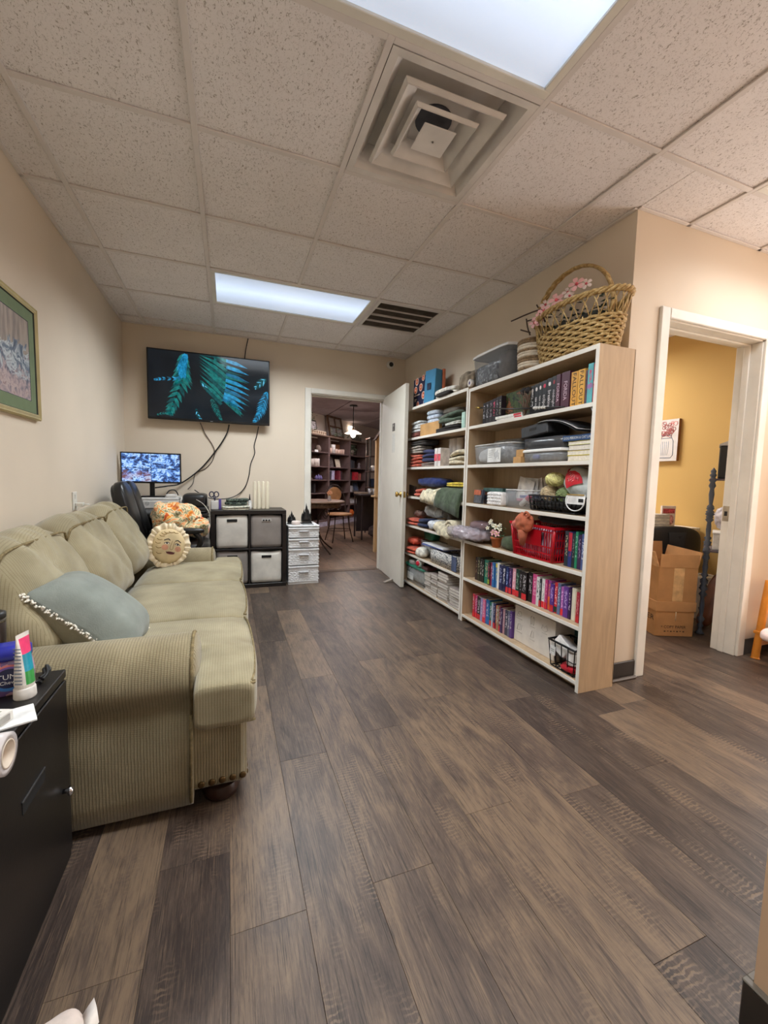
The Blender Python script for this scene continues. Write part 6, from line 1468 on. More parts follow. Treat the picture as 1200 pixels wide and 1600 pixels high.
for k, (y, z, s_) in enumerate(((0.13, 0.255, 1), (0.04, 0.235, 0.0), (0.155, 0.175, 1), (0.04, 0.185, 1), (-0.02, 0.10, 1), (0.10, 0.03, .8), (-0.01, 0.265, 0.8), (-0.05, 0.025, .7))):
    if not s_: continue
    MB().lathe([(0.037*s_, 0), (0.037*s_, 0.0012)], 18, (-0.0622, y, z), R3('Y', -PI/2)).lathe([(0.029*s_, 0.0012), (0.029*s_, 0.0020)], 18, (-0.0622, y, z), R3('Y', -PI/2), 1).lathe([(0.009*s_, 0.002), (0.009*s_, 0.0026)], 12, (-0.0622, y, z), R3('Y', -PI/2)).build('ring_print', [CRM, ORG], nb)
MB().box(-0.0632, -0.0622, 0.06, 0.185, 0.118, 0.128).box(-0.0632, -0.0622, 0.13, 0.18, 0.08, 0.088).box(-0.0632, -0.0622, 0.14, 0.18, 0.066, 0.072).build('print_marks', CRM, nb)['kind'] = 'stuff'
cl('thick folded white blanket with a black pillow edge on the farther bookcase top', 1.66, 2.045, FT_, 0.085, (222, 214, 204), 2, 2.73, 0.21, 4)
solo('dark_pillow', drop(MB().sbox((0, 0, 0.018), (0.03, 0.12, 0.016), 4, 8)), cloth((46, 42, 40)), 'narrow black-grey roll tucked in front of the white blanket on top', 'pillow', (2.613, 1.80, FT_+0.001))
solo('towel_heap', lump(0.23, 0.20, 0.165, 6, 0.022, 9, 2.5), cloth((140, 126, 108)), 'heaped grey-brown towels at the near end of the farther bookcase top', 'towel', (2.735, 1.545, FT_))
tr_ = thing('washi_roll', 'small white roll with purple centre where the two bookcase tops meet', 'tape', (2.626, 1.415, FT_+0.0285))
L = [[(x, rr*math.cos(2*PI*i/20), rr*math.sin(2*PI*i/20)) for i in range(20)] for x, rr in ((-0.012, 0.012), (-0.012, 0.028), (0.012, 0.028), (0.012, 0.012))]
MB().loft(L, 0, True, False, True).build('roll', mat((226, 220, 214), 0.5), tr_); MB().lathe([(0.0118, -0.011), (0.0118, 0.011)], 14, (0, 0, 0), R3('Y', PI/2)).build('core', mat((74, 66, 110), 0.5), tr_)
# shelf 1
A = SHZ[5]
cl('mixed folded clothes, white over purple and rust, left on the upper linen shelf', 2.29, 2.545, A, 0.05, (150, 92, 84), 3, 2.72, 0.18, 2)
cl('folded white and grey clothes on the mixed rust pile', 2.30, 2.535, A+0.051, 0.11, (202, 204, 204), 4, 2.72, 0.18, 3)
kb = cbox('flat tan kraft box standing on edge at the front of the upper linen shelf', (2.650, 2.105, A), 0.03, 0.36, 0.112, 0.03, CRD)
cl('stack of pale blue-white folded shirts behind the kraft box', 2.03, 2.275, A, 0.235, (192, 204, 228), 6, 2.755, 0.17, 4)
cl('stack of dark taupe folded sheets at the back of the upper linen shelf', 1.73, 2.02, A, 0.22, (112, 106, 98), 5, 2.765, 0.15, 7)
cl('folded black cloth at the bottom of the green pile', 1.56, 1.96, A, 0.042, (40, 36, 36), 2, 2.655, 0.09, 8)
cl('folded white cloth between the black and green folded cloths', 1.54, 1.80, A+0.043, 0.028, (206, 206, 198), 2, 2.66, 0.09, 9)
solo('green_cloth', folded(0.40, 0.09, 0.085, 2, 12, 2.6, 0.018), cloth((84, 98, 84)), 'soft folded dark green cloth on the white and black cloths', 'cloth', (2.662, 1.755, A+0.074))
solo('mint_folder', MB().box(-0.045, 0.045, -0.026, 0.026, 0, 0.122, 0.003), mat((172, 204, 192), 0.5), 'pale mint folder standing at the right end of the upper linen shelf', 'folder', (2.665, 1.495, A))
# shelf 2
A = SHZ[4]
cl('folded coral cloths at the left end of the second linen shelf', 2.27, 2.55, A, 0.13, (196, 102, 82), 4, 2.70, 0.17, 5, 3.2, 0.010)
cl('folded grey and white cloths stacked on the coral cloths', 2.26, 2.545, A+0.132, 0.075, (168, 160, 150), 3, 2.70, 0.17, 6)
cl('dark charcoal clothes on top of the grey and white pile', 2.18, 2.53, A+0.2085, 0.045, (64, 62, 60), 2, 2.71, 0.17, 7)
cl('folded navy blue cloths beside the coral pile', 1.98, 2.255, A+0.041, 0.120, (48, 54, 92), 3, 2.70, 0.17, 8, 3.2, 0.008)
cl('folded taupe cloth under the navy blue pile', 1.98, 2.25, A, 0.040, (138, 120, 112), 2, 2.70, 0.17, 9)
wr = thing('candle_box', 'white carton with a red band on the second linen shelf', 'box', (2.66, 1.890, A))
MB().box(-0.045, 0.045, -0.055, 0.055, 0, 0.155, 0.002).build('carton', mat((226, 220, 216), 0.5), wr)
rbn = MB().box(-0.0462, -0.0452, -0.056, 0.056, 0.045, 0.105).build('red_panel', mat((206, 66, 84), 0.45, 0, .2, 40), wr); MB().box(-0.0475, -0.0462, -0.004, 0.004, 0.0, 0.155).build('carton_seam', mat((170, 160, 156), 0.5), wr)
for q in range(3):
    solo('paper_roll', MB().lathe([(0.030, 0), (0.031, 0.004), (0.031, 0.236), (0.029, 0.24)], 16).lathe([(0.010, 0.2401), (0.010, 0.241)], 10), mat((196, 186, 178), 0.7, 0, .06), ('left', 'middle', 'right')[q]+' pale upright roll behind the red-banded carton', 'roll', (2.765, 1.90-q*0.066, A), 0, 'pale upright rolls')
solo('beige_blanket', folded(0.26, 0.20, 0.135, 3, 31, 2.6, 0.020), cloth((206, 194, 168)), 'loosely folded beige blanket at the right end of the second linen shelf', 'blanket', (2.70, 1.60, A))
# shelf 3
A = SHZ[3]
solo('dark_notebook', MB().obox((0, 0, 0.05), (0.008, 0.075, 0.05), R3('X', 0.12), 0.001), mat((58, 44, 36), 0.6), 'dark brown notebook leaning at the left of the third linen shelf', 'book', (2.665, 2.500, A+0.003))
cl('folded coral cloth at the left on the third linen shelf', 2.17, 2.40, A, 0.085, (190, 96, 78), 2, 2.70, 0.18, 5, 2.8, 0.012)
solo('navy_cloth', lump(0.56, 0.20, 0.095, 9, 0.014, 9, 2.8), cloth((36, 48, 98)), 'crumpled navy blue cloth on top of the coral and cream cloths', 'cloth', (2.725, 2.130, A+0.0965))
cl('folded cream cloths in the middle of the third linen shelf', 1.86, 2.16, A, 0.095, (222, 212, 184), 2, 2.70, 0.19, 6, 2.6, 0.014)
cl('flat folded mustard yellow cloth under the shelf above, right side', 1.53, 1.84, A+0.112, 0.040, (216, 192, 74), 2, 2.745, 0.16, 7)
gd = MB()
L = []
for q in range(15):
    t = q/14; y = 1.455+0.40*t
    prof = []
    drop_ = 0.085*(1-t*0.75)
    for i, (x, z) in enumerate(((2.80, 0.01), (2.72, 0.008), (2.655, 0.004), (2.602, 0.004), (2.592, -0.02-drop_*0.4), (2.588, -0.04-drop_), (2.575, -0.035-drop_), (2.575, 0.0-drop_*0.3), (2.60, 0.062), (2.65, 0.100), (2.72, 0.108), (2.80, 0.104))):
        w_ = 0.005*mnoise.noise(Vector((x*14, y*10, z*14)))
        prof.append((x+w_-0.004*math.sin(q*1.1), y, A+max(z, 0.002 if x > 2.601 else -9)+ (w_ if z > 0.02 else 0)))
    L.append(prof)
gd.loft(L).build('green_throw', cloth((72, 84, 66)), None)
tag(bpy.data.objects['green_throw'], 'olive green quilted throw hanging over the third linen shelf edge', 'throw')
solo('cream_cloth', MB().loft([[(x+0.006*math.sin(q*1.3), 1.87+0.30*q/10, SHZ[3]+z) for x, z in ((2.648, 0.003), (2.604, 0.002), (2.600, -0.03-0.03*(1-q/10)), (2.59, -0.035-0.03*(1-q/10)), (2.586, 0.01), (2.604, 0.045), (2.62, 0.07))] for q in range(11)]), cloth((214, 204, 176)), 'cream cloth drooping over the third linen shelf edge beside the green throw', 'cloth')
# shelf 4
A = SHZ[2]
cl('folded coral cloth at the left end of the fourth linen shelf', 2.30, 2.545, A, 0.075, (196, 96, 76), 2, 2.69, 0.18, 4, 2.8, 0.010)
solo('clear_bag', lump(0.16, 0.14, 0.07, 5, .012, 14), m_clear('bagged_cloth', (150, 122, 112), 0.7, 0.2), 'clear bag of dull pink cloth on the coral cloth, fourth linen shelf', 'bag', (2.73, 2.42, A+0.076))
cl('folded dark navy cloth on the fourth linen shelf', 2.055, 2.292, A, 0.095, (38, 48, 78), 2, 2.69, 0.18, 5, 2.6, 0.012)
solo('grey_knit', lump(0.40, 0.17, 0.120, 7, 0.022, 9, 2.4), cloth((166, 166, 164)), 'crumpled grey knit heaped on the navy cloth', 'cloth', (2.735, 2.09, A+0.1))
solo('pale_cloth', lump(0.21, 0.20, 0.10, 3, 0.016, 8, 2.6), cloth((198, 202, 208)), 'pale blue-grey cloth at the front of the fourth linen shelf', 'cloth', (2.690, 1.945, A))
solo('dark_coat', lump(0.27, 0.185, 0.158, 8, 0.028, 8, 2.3), cloth((54, 47, 43)), 'bunched dark brown coat above the pale cloth on the fourth linen shelf', 'coat', (2.700, 1.715, A+0.098))
bu = thing('blanket_bundle', 'rolled beige blanket bundle overhanging the fourth linen shelf edge', 'blanket', (2.625, 1.620, A+0.0))
BEI = cloth((206, 196, 170))
lf_ = MB().sbox((0, 0.06, 0.034), (0.085, 0.165, 0.055), 2.6, 14, R3('X', 0.25), 0.014, 9, 3, 0, 0, True); lf_.v = [(x, y, max(z, 0.001) if x > -0.060 else z) for x, y, z in lf_.v]; lf_.build('lower_fold', BEI, bu)
rl = MB()
for q in range(3):
    P = []
    for i in range(26):
        a = 0.3+i*0.42; r = 0.062-0.0021*i; P.append((-0.065+q*0.0, -0.075+r*math.cos(a)*1.0, 0.072+r*math.sin(a)))
L = []
for i, p in enumerate(P):
    nx = Vector((0, p[1]+0.075, p[2]-0.072)).normalized()*0.010
    L.append([(p[0]-0.006, p[1]-nx.y, p[2]-nx.z), (p[0]-0.006, p[1]+nx.y, p[2]+nx.z), (p[0]+0.10, p[1]+nx.y, p[2]+nx.z), (p[0]+0.10, p[1]-nx.y, p[2]-nx.z)])
MB().loft(L).build('rolled_end', BEI, bu)
# shelf 5
A = SHZ[1]
cl('coral cloth bundle at the left end of the fifth linen shelf', 2.29, 2.545, A, 0.075, (200, 96, 72), 2, 2.68, 0.18, 3, 2.6, 0.010)
solo('coral_bag', lump(0.20, 0.16, 0.085, 4, .016, 12), mat((190, 84, 64), 0.35, 0, .15), 'shiny coral bag on the coral bundle, fifth linen shelf', 'bag', (2.70, 2.455, A+0.076))
gt = thing('green_crate', 'small green plastic crate at the back left of the fifth linen shelf', 'crate', (2.785, 2.27, A+0.155)); tub(gt, 0.20, 0.10, 0.085, mat((46, 120, 92), 0.4), 0.85, 0.008); rim(gt, 0.20, 0.10, 0.085, 0.006, mat((60, 140, 110), 0.4))
b7 = thing('storage_bin', 'clear tub under the green crate at the back of the fifth linen shelf', 'bin', (2.765, 2.19, A)); tub(b7, 0.34, 0.14, 0.152, CLR, 0.92); MB().sbox((0, 0, 0.07), (0.05, 0.13, 0.06), 4, 8, None, .01, 14, 2).build('white_cloth', cloth((196, 196, 190)), b7)
solo('white_bundle', lump(0.15, 0.12, 0.10, 6, .006, 8, 2.2), cloth((218, 212, 200)), 'round white cloth bundle between the coral bundle and the patterned box', 'cloth', (2.645, 2.185, A))
PB = NT('grey_mosaic_print'); v = PB.coord('Object'); vo = PB.n('ShaderNodeTexVoronoi'); vo.inputs['Scale'].default_value = 55; vo.feature = 'DISTANCE_TO_EDGE'; PB.l(v, vo.inputs['Vector'])
PB.col(PB.ramp(vo.outputs['Distance'], [(0.06, (92, 96, 100)), (0.14, (216, 214, 208))])); PB.set(rough=0.5)
pbx = thing('mosaic_bin', 'open bin with grey mosaic print on the fifth linen shelf', 'bin', (2.715, 1.760, A)); tub(pbx, 0.50, 0.19, 0.128, PB.m, 0.97, 0.006)
MB().sbox((0.0, -0.1, 0.085), (0.08, 0.12, 0.03), 3.5, 10, None, .010, 14, 2).build('dark_cloth', cloth((46, 48, 62)), pbx); MB().sbox((0.0, 0.1, 0.075), (0.08, 0.12, 0.03), 3.5, 10, None, .010, 14, 5).build('grey_cloth', cloth((120, 116, 112)), pbx)
MB().box(-0.098, -0.092, -0.245, -0.170, 0.006, 0.124).build('blue_end_card', mat((74, 88, 120), 0.5), pbx)
for k, (c_, z, rz, nm, w_) in enumerate((((70, 96, 160), 0.1365, 0.05, 'blue folder lying across the mosaic bin', 0.40), ((226, 228, 232), 0.1455, -0.03, 'white folder with blue edge on top of the blue folder', 0.42))):
    o = thing('folder', nm, 'folder', (2.70, 1.93, A+z), rz); MB().obox((0, 0, 0.004), (0.085, w_/2, 0.004), None, 0.001).build('cover', mat(c_, 0.4), o); MB().box(-0.0862, -0.0852, -w_/2, w_/2, 0.001, 0.005).build('edge', mat((60, 84, 150), 0.4), o)
# bottom shelf
A = SHZ[0]
b8 = thing('lidded_bin', 'clear storage bin with a teal green lid at the left of the bottom linen shelf', 'bin', (2.725, 2.315, A))
tub(b8, 0.45, 0.21, 0.165, CLR, 0.93); lid(b8, 0.452, 0.218, 0.166, 0.018, mat((52, 122, 100), 0.4)); MB().sbox((0, 0, 0.075), (0.08, 0.18, 0.062), 5, 10, None, .012, 10, 3).build('pale_contents', cloth((176, 176, 168)), b8)
MB().box(-0.101, -0.099, 0.02, 0.16, 0.03, 0.10).build('paper_sheet', mat((214, 214, 210), 0.6), b8)
rbll = thing('red_white_ball', 'white ball with a red disc on the teal bin lid', 'ball', (2.642, 2.225, A+0.1845)); MB().sbox((0, 0, 0.041), (0.0405, 0.0405, 0.0405), 2, 10).build('ball', mat((232, 228, 224), 0.3), rbll)
MB().sbox((-0.031, -0.015, 0.043), (0.012, 0.022, 0.024), 2, 8, R3('Z', 0.45)).build('red_disc', mat((206, 34, 58), 0.35), rbll)
gp = thing('grey_pot', 'dull grey round tin lying on the teal bin lid', 'tin', (2.67, 2.40, A+0.1845)); MB().lathe([(0.055, 0), (0.058, 0.006), (0.058, 0.034), (0.05, 0.040)], 20).build('tin', mat((150, 142, 138), 0.4), gp)
solo('maroon_box', MB().box(-0.05, 0.05, -0.06, 0.06, 0, 0.03, 0.003), mat((74, 40, 40), 0.5), 'small dark maroon box beside the ball on the teal bin lid', 'box', (2.68, 2.105, A+0.1845))
NP = [mat((206, 200, 190), 0.7, 0, .06, 60), mat((196, 190, 182), 0.7, 0, .06, 60)]; NC = [mat((150, 138, 132), 0.5), mat((168, 156, 148), 0.5), mat((214, 208, 202), 0.5)]
random.seed(17)
def lmesh(c_, w_, d_, h_): return MB().box(-d_/2, d_/2, -w_/2, w_/2, 0, h_*0.10).box(-d_/2, d_/2, -w_/2, w_/2, h_*0.90, h_).mesh('cover', c_), MB().box(-d_/2+0.001, d_/2-0.002, -w_/2+0.0005, w_/2-0.0005, h_*0.10, h_*0.90).mesh('pages', NP[0])
STK = [(2.016, 0.110, 8, 'first'), (1.893, 0.112, 9, 'second'), (1.735, 0.165, 11, 'third'), (1.535, 0.165, 7, 'fourth')]
ORD = ['bottom', 'second from bottom', 'third from bottom', 'fourth from bottom', 'fifth from bottom', 'sixth from bottom', 'seventh from bottom', 'eighth from bottom', 'ninth from bottom', 'tenth from bottom', 'topmost']
for si, (y, w_, n_, nm) in enumerate(STK):
    h_ = 0.0215; A_, B_ = lmesh(NC[(si+1) % 2 if si != 2 else 0], w_, 0.155, h_)
    for k in range(n_):
        lab = (ORD[k] if k < n_-1 else 'topmost')+' notebook in the '+nm+' stack from the left, bottom linen shelf'
        o = thing('notebook', lab, 'notebook', (2.700+random.uniform(-.006, .006), y+random.uniform(-.005, .005), A+k*(h_+0.0003)), random.uniform(-.03, .03) if k % 3 else 0.05, 'stacked notebooks on the bottom linen shelf')
        for me, nn in ((A_, 'cover'), (B_, 'pages')):
            c = bpy.data.objects.new(nn, me); COL.objects.link(c); c.parent = o
# ------------------------------------------------------------------ open door leaf
dl = thing('door_leaf', 'open white door with brass knobs and a small dark number plate beside the bookcase', 'door', (2.598, 3.222, 0.008))
ang = math.atan2(2.412-3.222, 2.520-2.598); dl.rotation_euler = (0, 0, ang)
DW = mat((218, 214, 202), 0.4, 0, 0.025, 4)
MB().box(0.004, 0.812, 0.0, 0.038, 0, 2.005, 0.002).build('slab', DW, dl)
BRS = mat((190, 160, 96), 0.25, 0.95, 0.05, 10)
for sy, y0 in ((-1, 0.0), (1, 0.038)):
    R = R3('X', PI/2 if sy < 0 else -PI/2)
    MB().lathe([(0.030, 0), (0.031, 0.005), (0.014, 0.009), (0.011, 0.024), (0.022, 0.030), (0.028, 0.042), (0.024, 0.052), (0.010, 0.056)] if sy < 0 else [(0.030, 0), (0.030, 0.004), (0.012, 0.008), (0.011, 0.016), (0.024, 0.022), (0.026, 0.032), (0.016, 0.038)], 20, (0.752, y0, 0.930), R).build('knob', BRS, dl)
MB().box(0.8122, 0.8135, 0.008, 0.030, 0.900, 0.960).build('latch_plate', BRS, dl)
for z in (0.2, 1.0, 1.8): MB().tube([(0.004, 0.043, z-0.045), (0.004, 0.043, z+0.045)], 0.005, 8).build('hinge', BRS, dl)
npl = MB().box(0.405, 0.485, -0.004, 0.0, 1.585, 1.665, 0.001).build('number_plate', mat((58, 54, 48), 0.4), dl)
MB().text('201', 0.034, frame4((0.445, -0.0046, 1.640), (1, 0, 0), (0, 0, 1)), 0.0003).text('::.', 0.03, frame4((0.445, -0.0046, 1.605), (1, 0, 0), (0, 0, 1)), 0.0003).build('plate_digits', mat((206, 200, 186), 0.5), npl)
MB().box(0.395, 0.50, -0.0006, -0.0001, 1.36, 1.56).build('tape_residue', mat((208, 206, 198), 0.7, 0, 0.05, 40), dl)
solo('door_stop_wedge', MB().prism([(0, 0), (0.10, 0), (0.10, 0.03), (0, 0.006)], -0.02, 0.02, Matrix(((1, 0, 0, 0), (0, 0, 1, 0), (0, 1, 0, 0), (0, 0, 0, 1)))), mat((140, 130, 118), 0.6), 'small brown wedge on the floor under the open door', 'wedge', (2.44, 2.66, 0.0015), 0.2)

# ------------------------------------------------------------------ office behind the right doorway
KB = mat((178, 134, 88), 0.8, 0, .05, 10); KB2 = mat((186, 142, 96), 0.8, 0, .05, 10); INK = mat((64, 48, 36), 0.7)
ba = math.atan2(0.592-0.697, 4.052-3.795)
cpb = thing('copy_paper_box', 'lidded brown carton marked copy paper, under the open carton in the office', 'box', (3.795, 0.697, 0.0015), ba)
MB().box(0.006, 0.276, 0.006, 0.40, 0, 0.205, 0.002).build('carton', KB, cpb)
ld_ = MB(); ld_.box(0, 0.282, 0, 0.406, 0.2505, 0.2535); ld_.box(0, 0.282, 0, 0.003, 0.185, 0.2505).box(0, 0.282, 0.403, 0.406, 0.185, 0.2505).box(0, 0.003, 0.003, 0.403, 0.185, 0.2505).box(0.279, 0.282, 0.003, 0.403, 0.185, 0.2505)
ld_.build('lid', KB2, cpb)
MB().text('COPY PAPER', 0.030, frame4((0.145, 0.0052, 0.068), (1, 0, 0), (0, 0, 1)), 0.0003, 0, 0.155).text('*', 0.03, frame4((0.052, 0.0052, 0.066), (1, 0, 0), (0, 0, 1)), 0.0003).build('printed_name', INK, cpb)
MB().text('PAPER', 0.055, frame4((0.0052, 0.13, 0.125), (0, -1, 0), (0, 0, 1)), 0.0003, 0, 0.2).build('printed_name', INK, cpb)
sm_ = MB()
for q in range(7): sm_.box(0.070+q*0.022, 0.082+q*0.022, 0.0052, 0.0058, 0.032+0.003*(q % 2), 0.040)
sm_.build('small_print', INK, cpb)['kind'] = 'stuff'
MB().tube([(0.145, 0.004, 0.182), (0.144, 0.003, 0.145), (0.146, 0.004, 0.118)], 0.0025, 5).build('hanging_string', mat((224, 206, 176), 0.7), cpb)
ob = thing('open_carton', 'open brown carton with raised flaps stacked on the copy paper box in the office', 'box', (3.805, 0.702, 0.2555), ba)
for a in ((0, 0.272, 0, 0.004), (0, 0.272, 0.386, 0.390), (0, 0.004, 0.004, 0.386), (0.268, 0.272, 0.004, 0.386)): MB().box(*a, 0.003, 0.250).build('carton_wall', KB, ob)
MB().box(0, 0.272, 0, 0.39, 0, 0.003).build('carton_bottom', KB, ob)
MB().obox((0.136, -0.004, 0.298), (0.134, 0.002, 0.048), R3('X', 0.06)).build('flap', KB2, ob); MB().obox((-0.018, 0.195, 0.305), (0.002, 0.190, 0.058), R3('Y', -0.32)).build('flap', mat((214, 172, 128), 0.8), ob)
MB().obox((0.13, 0.40, 0.315), (0.134, 0.002, 0.07), R3('X', -0.15)).build('flap', KB2, ob); MB().obox((0.285, 0.195, 0.305), (0.002, 0.19, 0.058), R3('Y', 0.2)).build('flap', KB, ob)
MB().box(0.105, 0.178, -0.0008, 0.0, 0.004, 0.246).build('tape_strip', mat((206, 170, 122), 0.35), ob)
oc_ = thing('task_chair', 'black rounded chair back with a grey triangular plate behind the cartons', 'chair', (4.36, 1.02, 0), -0.42)
MB().sbox((0, 0, 0.60), (0.27, 0.045, 0.155), 4.2, 14, None, 0, 6, 0, 0, 0, False, lambda w, q: Vector((w.x, w.y+0.06*(q.x*q.x), w.z-0.035*q.x*q.x))).build('backrest', mat((22, 21, 21), 0.5, 0, .1, 20), oc_)
MB().prism([(-0.07, 0.075), (0.07, 0.075), (0.055, -0.08), (-0.05, -0.08)], 0, 0.006, frame4((0.02, -0.043, 0.63), (1, 0, 0), (0, 0, 1))).build('back_plate', mat((44, 44, 46), 0.4), oc_); MB().prism([(-0.016, 0.014), (0.016, 0.014), (0, -0.014)], 0.006, 0.008, frame4((0.04, -0.043, 0.665), (1, 0, 0), (0, 0, 1))).build('triangle_mark', mat((16, 16, 16), 0.4), oc_)
MB().sbox((0, 0.26, 0.40), (0.25, 0.24, 0.05), 4, 8).build('seat', LEA, oc_); MB().tube([(0.0, 0.05, 0.52), (0, 0.09, 0.36), (0, 0.24, 0.34)], 0.02, 8).build('back_post', BLK, oc_)
MB().lathe([(0.03, 0.08), (0.03, 0.36)], 12, (0, 0.26, 0)).build('gas_lift', BLK, oc_)
for k in range(5):
    a = 2*PI*k/5+0.2
    MB().tube([(0, 0.26, 0.10), (0.27*math.cos(a), 0.26+0.27*math.sin(a), 0.055)], [0.026, 0.018], 8).build('base_spoke', BLK, oc_); MB().lathe([(0.026, -0.02), (0.026, 0.02)], 12, (0.27*math.cos(a), 0.26+0.27*math.sin(a), 0.0265), R3('X', PI/2)).build('castor', BLK, oc_)
od = thing('office_desk', 'white-topped desk along the ochre office wall', 'desk', (0, 0, 0))
MB().box(4.30, 4.845, 1.10, 2.30, 0.695, 0.72, 0.003).build('desk_top', mat((222, 216, 206), 0.5), od)
for y in (1.75, 2.25): MB().box(4.34, 4.84, y, y+0.03, 0, 0.695).build('side_panel', mat((60, 50, 44), 0.6), od)
MB().box(4.82, 4.84, 1.78, 2.25, 0.3, 0.695).build('back_panel', mat((60, 50, 44), 0.6), od)
for k in range(4):
    o = thing('lying_book', ('bottom', 'second', 'third', 'topmost')[k]+' grey-white book of the small pile on the office desk', 'book', (4.44, 1.245, 0.7212+k*0.0285), -0.3+0.06*k, 'grey-white books on the office desk')
    MB().box(-0.10, 0.10, -0.075, 0.075, 0, 0.004).box(-0.10, 0.10, -0.075, 0.075, 0.024, 0.028).box(-0.10, 0.10, 0.071, 0.075, 0.004, 0.024).build('cover', mat(((150, 146, 142), (206, 202, 198), (180, 176, 170), (190, 186, 182))[k], 0.5), o); MB().box(-0.098, 0.098, -0.073, 0.070, 0.0041, 0.0239).build('pages', mat((220, 216, 206), 0.8), o)
ub = thing('standing_book', 'pink and white book standing upright on the office desk', 'book', (4.62, 1.235, 0.7212), -0.35)
MB().box(-0.062, 0.062, 0, 0.022, 0, 0.185, 0.001).build('cover', mat((226, 214, 210), 0.5), ub); MB().box(-0.052, 0.052, -0.0012, 0.0, 0.118, 0.160).build('red_title_block', mat((192, 74, 84), 0.5, 0, .4, 60), ub)
MB().sbox((0.02, -0.001, 0.06), (0.028, 0.001, 0.045), 2.4, 6).build('pink_drawing', mat((206, 132, 132), 0.6, 0, .4, 60), ub)
cvs = thing('jar_canvas', 'canvas print of a blue glass jar with pink flowers on the ochre wall', 'picture', (4.8595, 1.462, 1.515))
MB().box(-0.034, 0, -0.115, 0.115, -0.195, 0.195, 0.002).build('stretcher', mat((150, 104, 60), 0.7), cvs)
MB().box(-0.0355, -0.0342, -0.115, 0.115, -0.195, 0.195).build('canvas', mat((226, 222, 222), 0.8, 0, .03), cvs)
PMc = frame4((-0.0362, 0, 0), (0, -1, 0), (0, 0, 1)); dr = MB(); random.seed(6)
def cl_(pts, r, mi): dr.tube([PMc@Vector((x*0.98, y, 0)) for x, y in pts], r, 4, False, mi)
cl_([(-0.07, 0.02), (-0.085, -0.01), (-0.088, -0.14), (-0.07, -0.165), (0.06, -0.165), (0.078, -0.14), (0.075, -0.01), (0.06, 0.02), (-0.07, 0.02)], 0.0028, 0); cl_([(-0.065, 0.02), (-0.065, 0.045), (0.055, 0.045), (0.055, 0.02)], 0.0026, 0)
for q in range(5): cl_([(-0.05+0.02*q, -0.01), (-0.04+0.018*q, -0.08), (-0.035+0.014*q, -0.14)], 0.0018, 1)
for q in range(30):
    cx, cy, r = random.uniform(-0.09, 0.09), random.uniform(0.05, 0.165), random.uniform(0.012, 0.026)
    cl_([(cx+r*math.cos(a)*(1 if i % 2 else .8), cy+r*math.sin(a)*(1 if i % 2 else .8)) for i, a in enumerate([2*PI*i/9 for i in range(10)])], 0.003, 2+q % 2)
dr.build('jar_drawing', [mat((84, 98, 130), 0.7), mat((150, 166, 190), 0.7), mat((216, 140, 140), 0.7), mat((170, 92, 92), 0.7)], cvs)['kind'] = 'stuff'
# spindle rack
rk = thing('spindle_rack', 'blue-grey rack with turned spindle posts just inside the office doorway', 'rack', (4.18, 0.63, 0), -1.028)
SPM = mat((70, 78, 92), 0.45, 0, .1, 20); RX0, RX1, RY0, RY1 = 0.0, 0.215, 0.0, 0.32
def spindle(x, y):
    prof = [(0.016, 0.0), (0.030, 0.006), (0.014, 0.03), (0.012, 0.05)]
    for z0, z1 in ((0.05, 0.615), (0.625, 1.135)):
        L_ = z1-z0
        for f, r in ((0.02, 0.022), (0.06, 0.010), (0.12, 0.025), (0.15, 0.010), (0.30, 0.016), (0.40, 0.010), (0.44, 0.026), (0.48, 0.011), (0.52, 0.029), (0.56, 0.011), (0.60, 0.025), (0.64, 0.010), (0.80, 0.017), (0.88, 0.012), (0.92, 0.022), (0.97, 0.014), (1.0, 0.024)): prof.append((r, z0+L_*f))
    prof += [(0.016, 1.15), (0.012, 1.16), (0.022, 1.172), (0.012, 1.184), (0.018, 1.20), (0.008, 1.215), (0.002, 1.225)]
    return MB().lathe(prof, 12, (x, y, 0)).build('spindle_post', SPM, rk)
for x in (RX0, RX1):
    for y in (RY0, RY1): spindle(x, y)
RSM = mat((96, 84, 92), 0.5)
for z in (0.615, 1.135): MB().box(RX0-0.02, RX1+0.02, RY0-0.02, RY1+0.02, z, z+0.012, 0.003).build('shelf', RSM, rk)
sp_ = thing('shop_speaker', 'black box with a silver sloping top on the upper shelf of the spindle rack', 'box', (4.376, 0.614, 1.148), -1.028)
MB().box(-0.09, 0.105, -0.13, 0.13, 0, 0.235, 0.006).build('body', mat((26, 25, 26), 0.5), sp_); MB().loft([[(x, -0.132, z), (x, 0.132, z), (x, 0.132, z2), (x, -0.132, z2)] for x, z, z2 in ((-0.094, 0.236, 0.246), (-0.02, 0.236, 0.280), (0.107, 0.236, 0.295))], 0, False).build('silver_top', mat((186, 184, 184), 0.35, 0.3), sp_)
wbx_ = thing('white_tray', 'white box with a lip on the lower shelf of the spindle rack', 'box', (4.376, 0.614, 0.6285), -1.028); MB().box(-0.085, 0.10, -0.12, 0.12, 0, 0.115, 0.004).build('box', mat((216, 214, 210), 0.5), wbx_); MB().box(-0.09, 0.105, -0.125, 0.125, 0.115, 0.128, 0.004).build('lip', mat((226, 224, 220), 0.5), wbx_)
solo('crumpled_film', lump(0.24, 0.18, 0.20, 6, 0.035, 14, 2.4), m_clear('white_film', (216, 212, 222), 0.95, 0.25), 'crumpled white plastic wrap heaped on the white box in the spindle rack', 'plastic', (4.376, 0.614, 0.7585), -1.028)
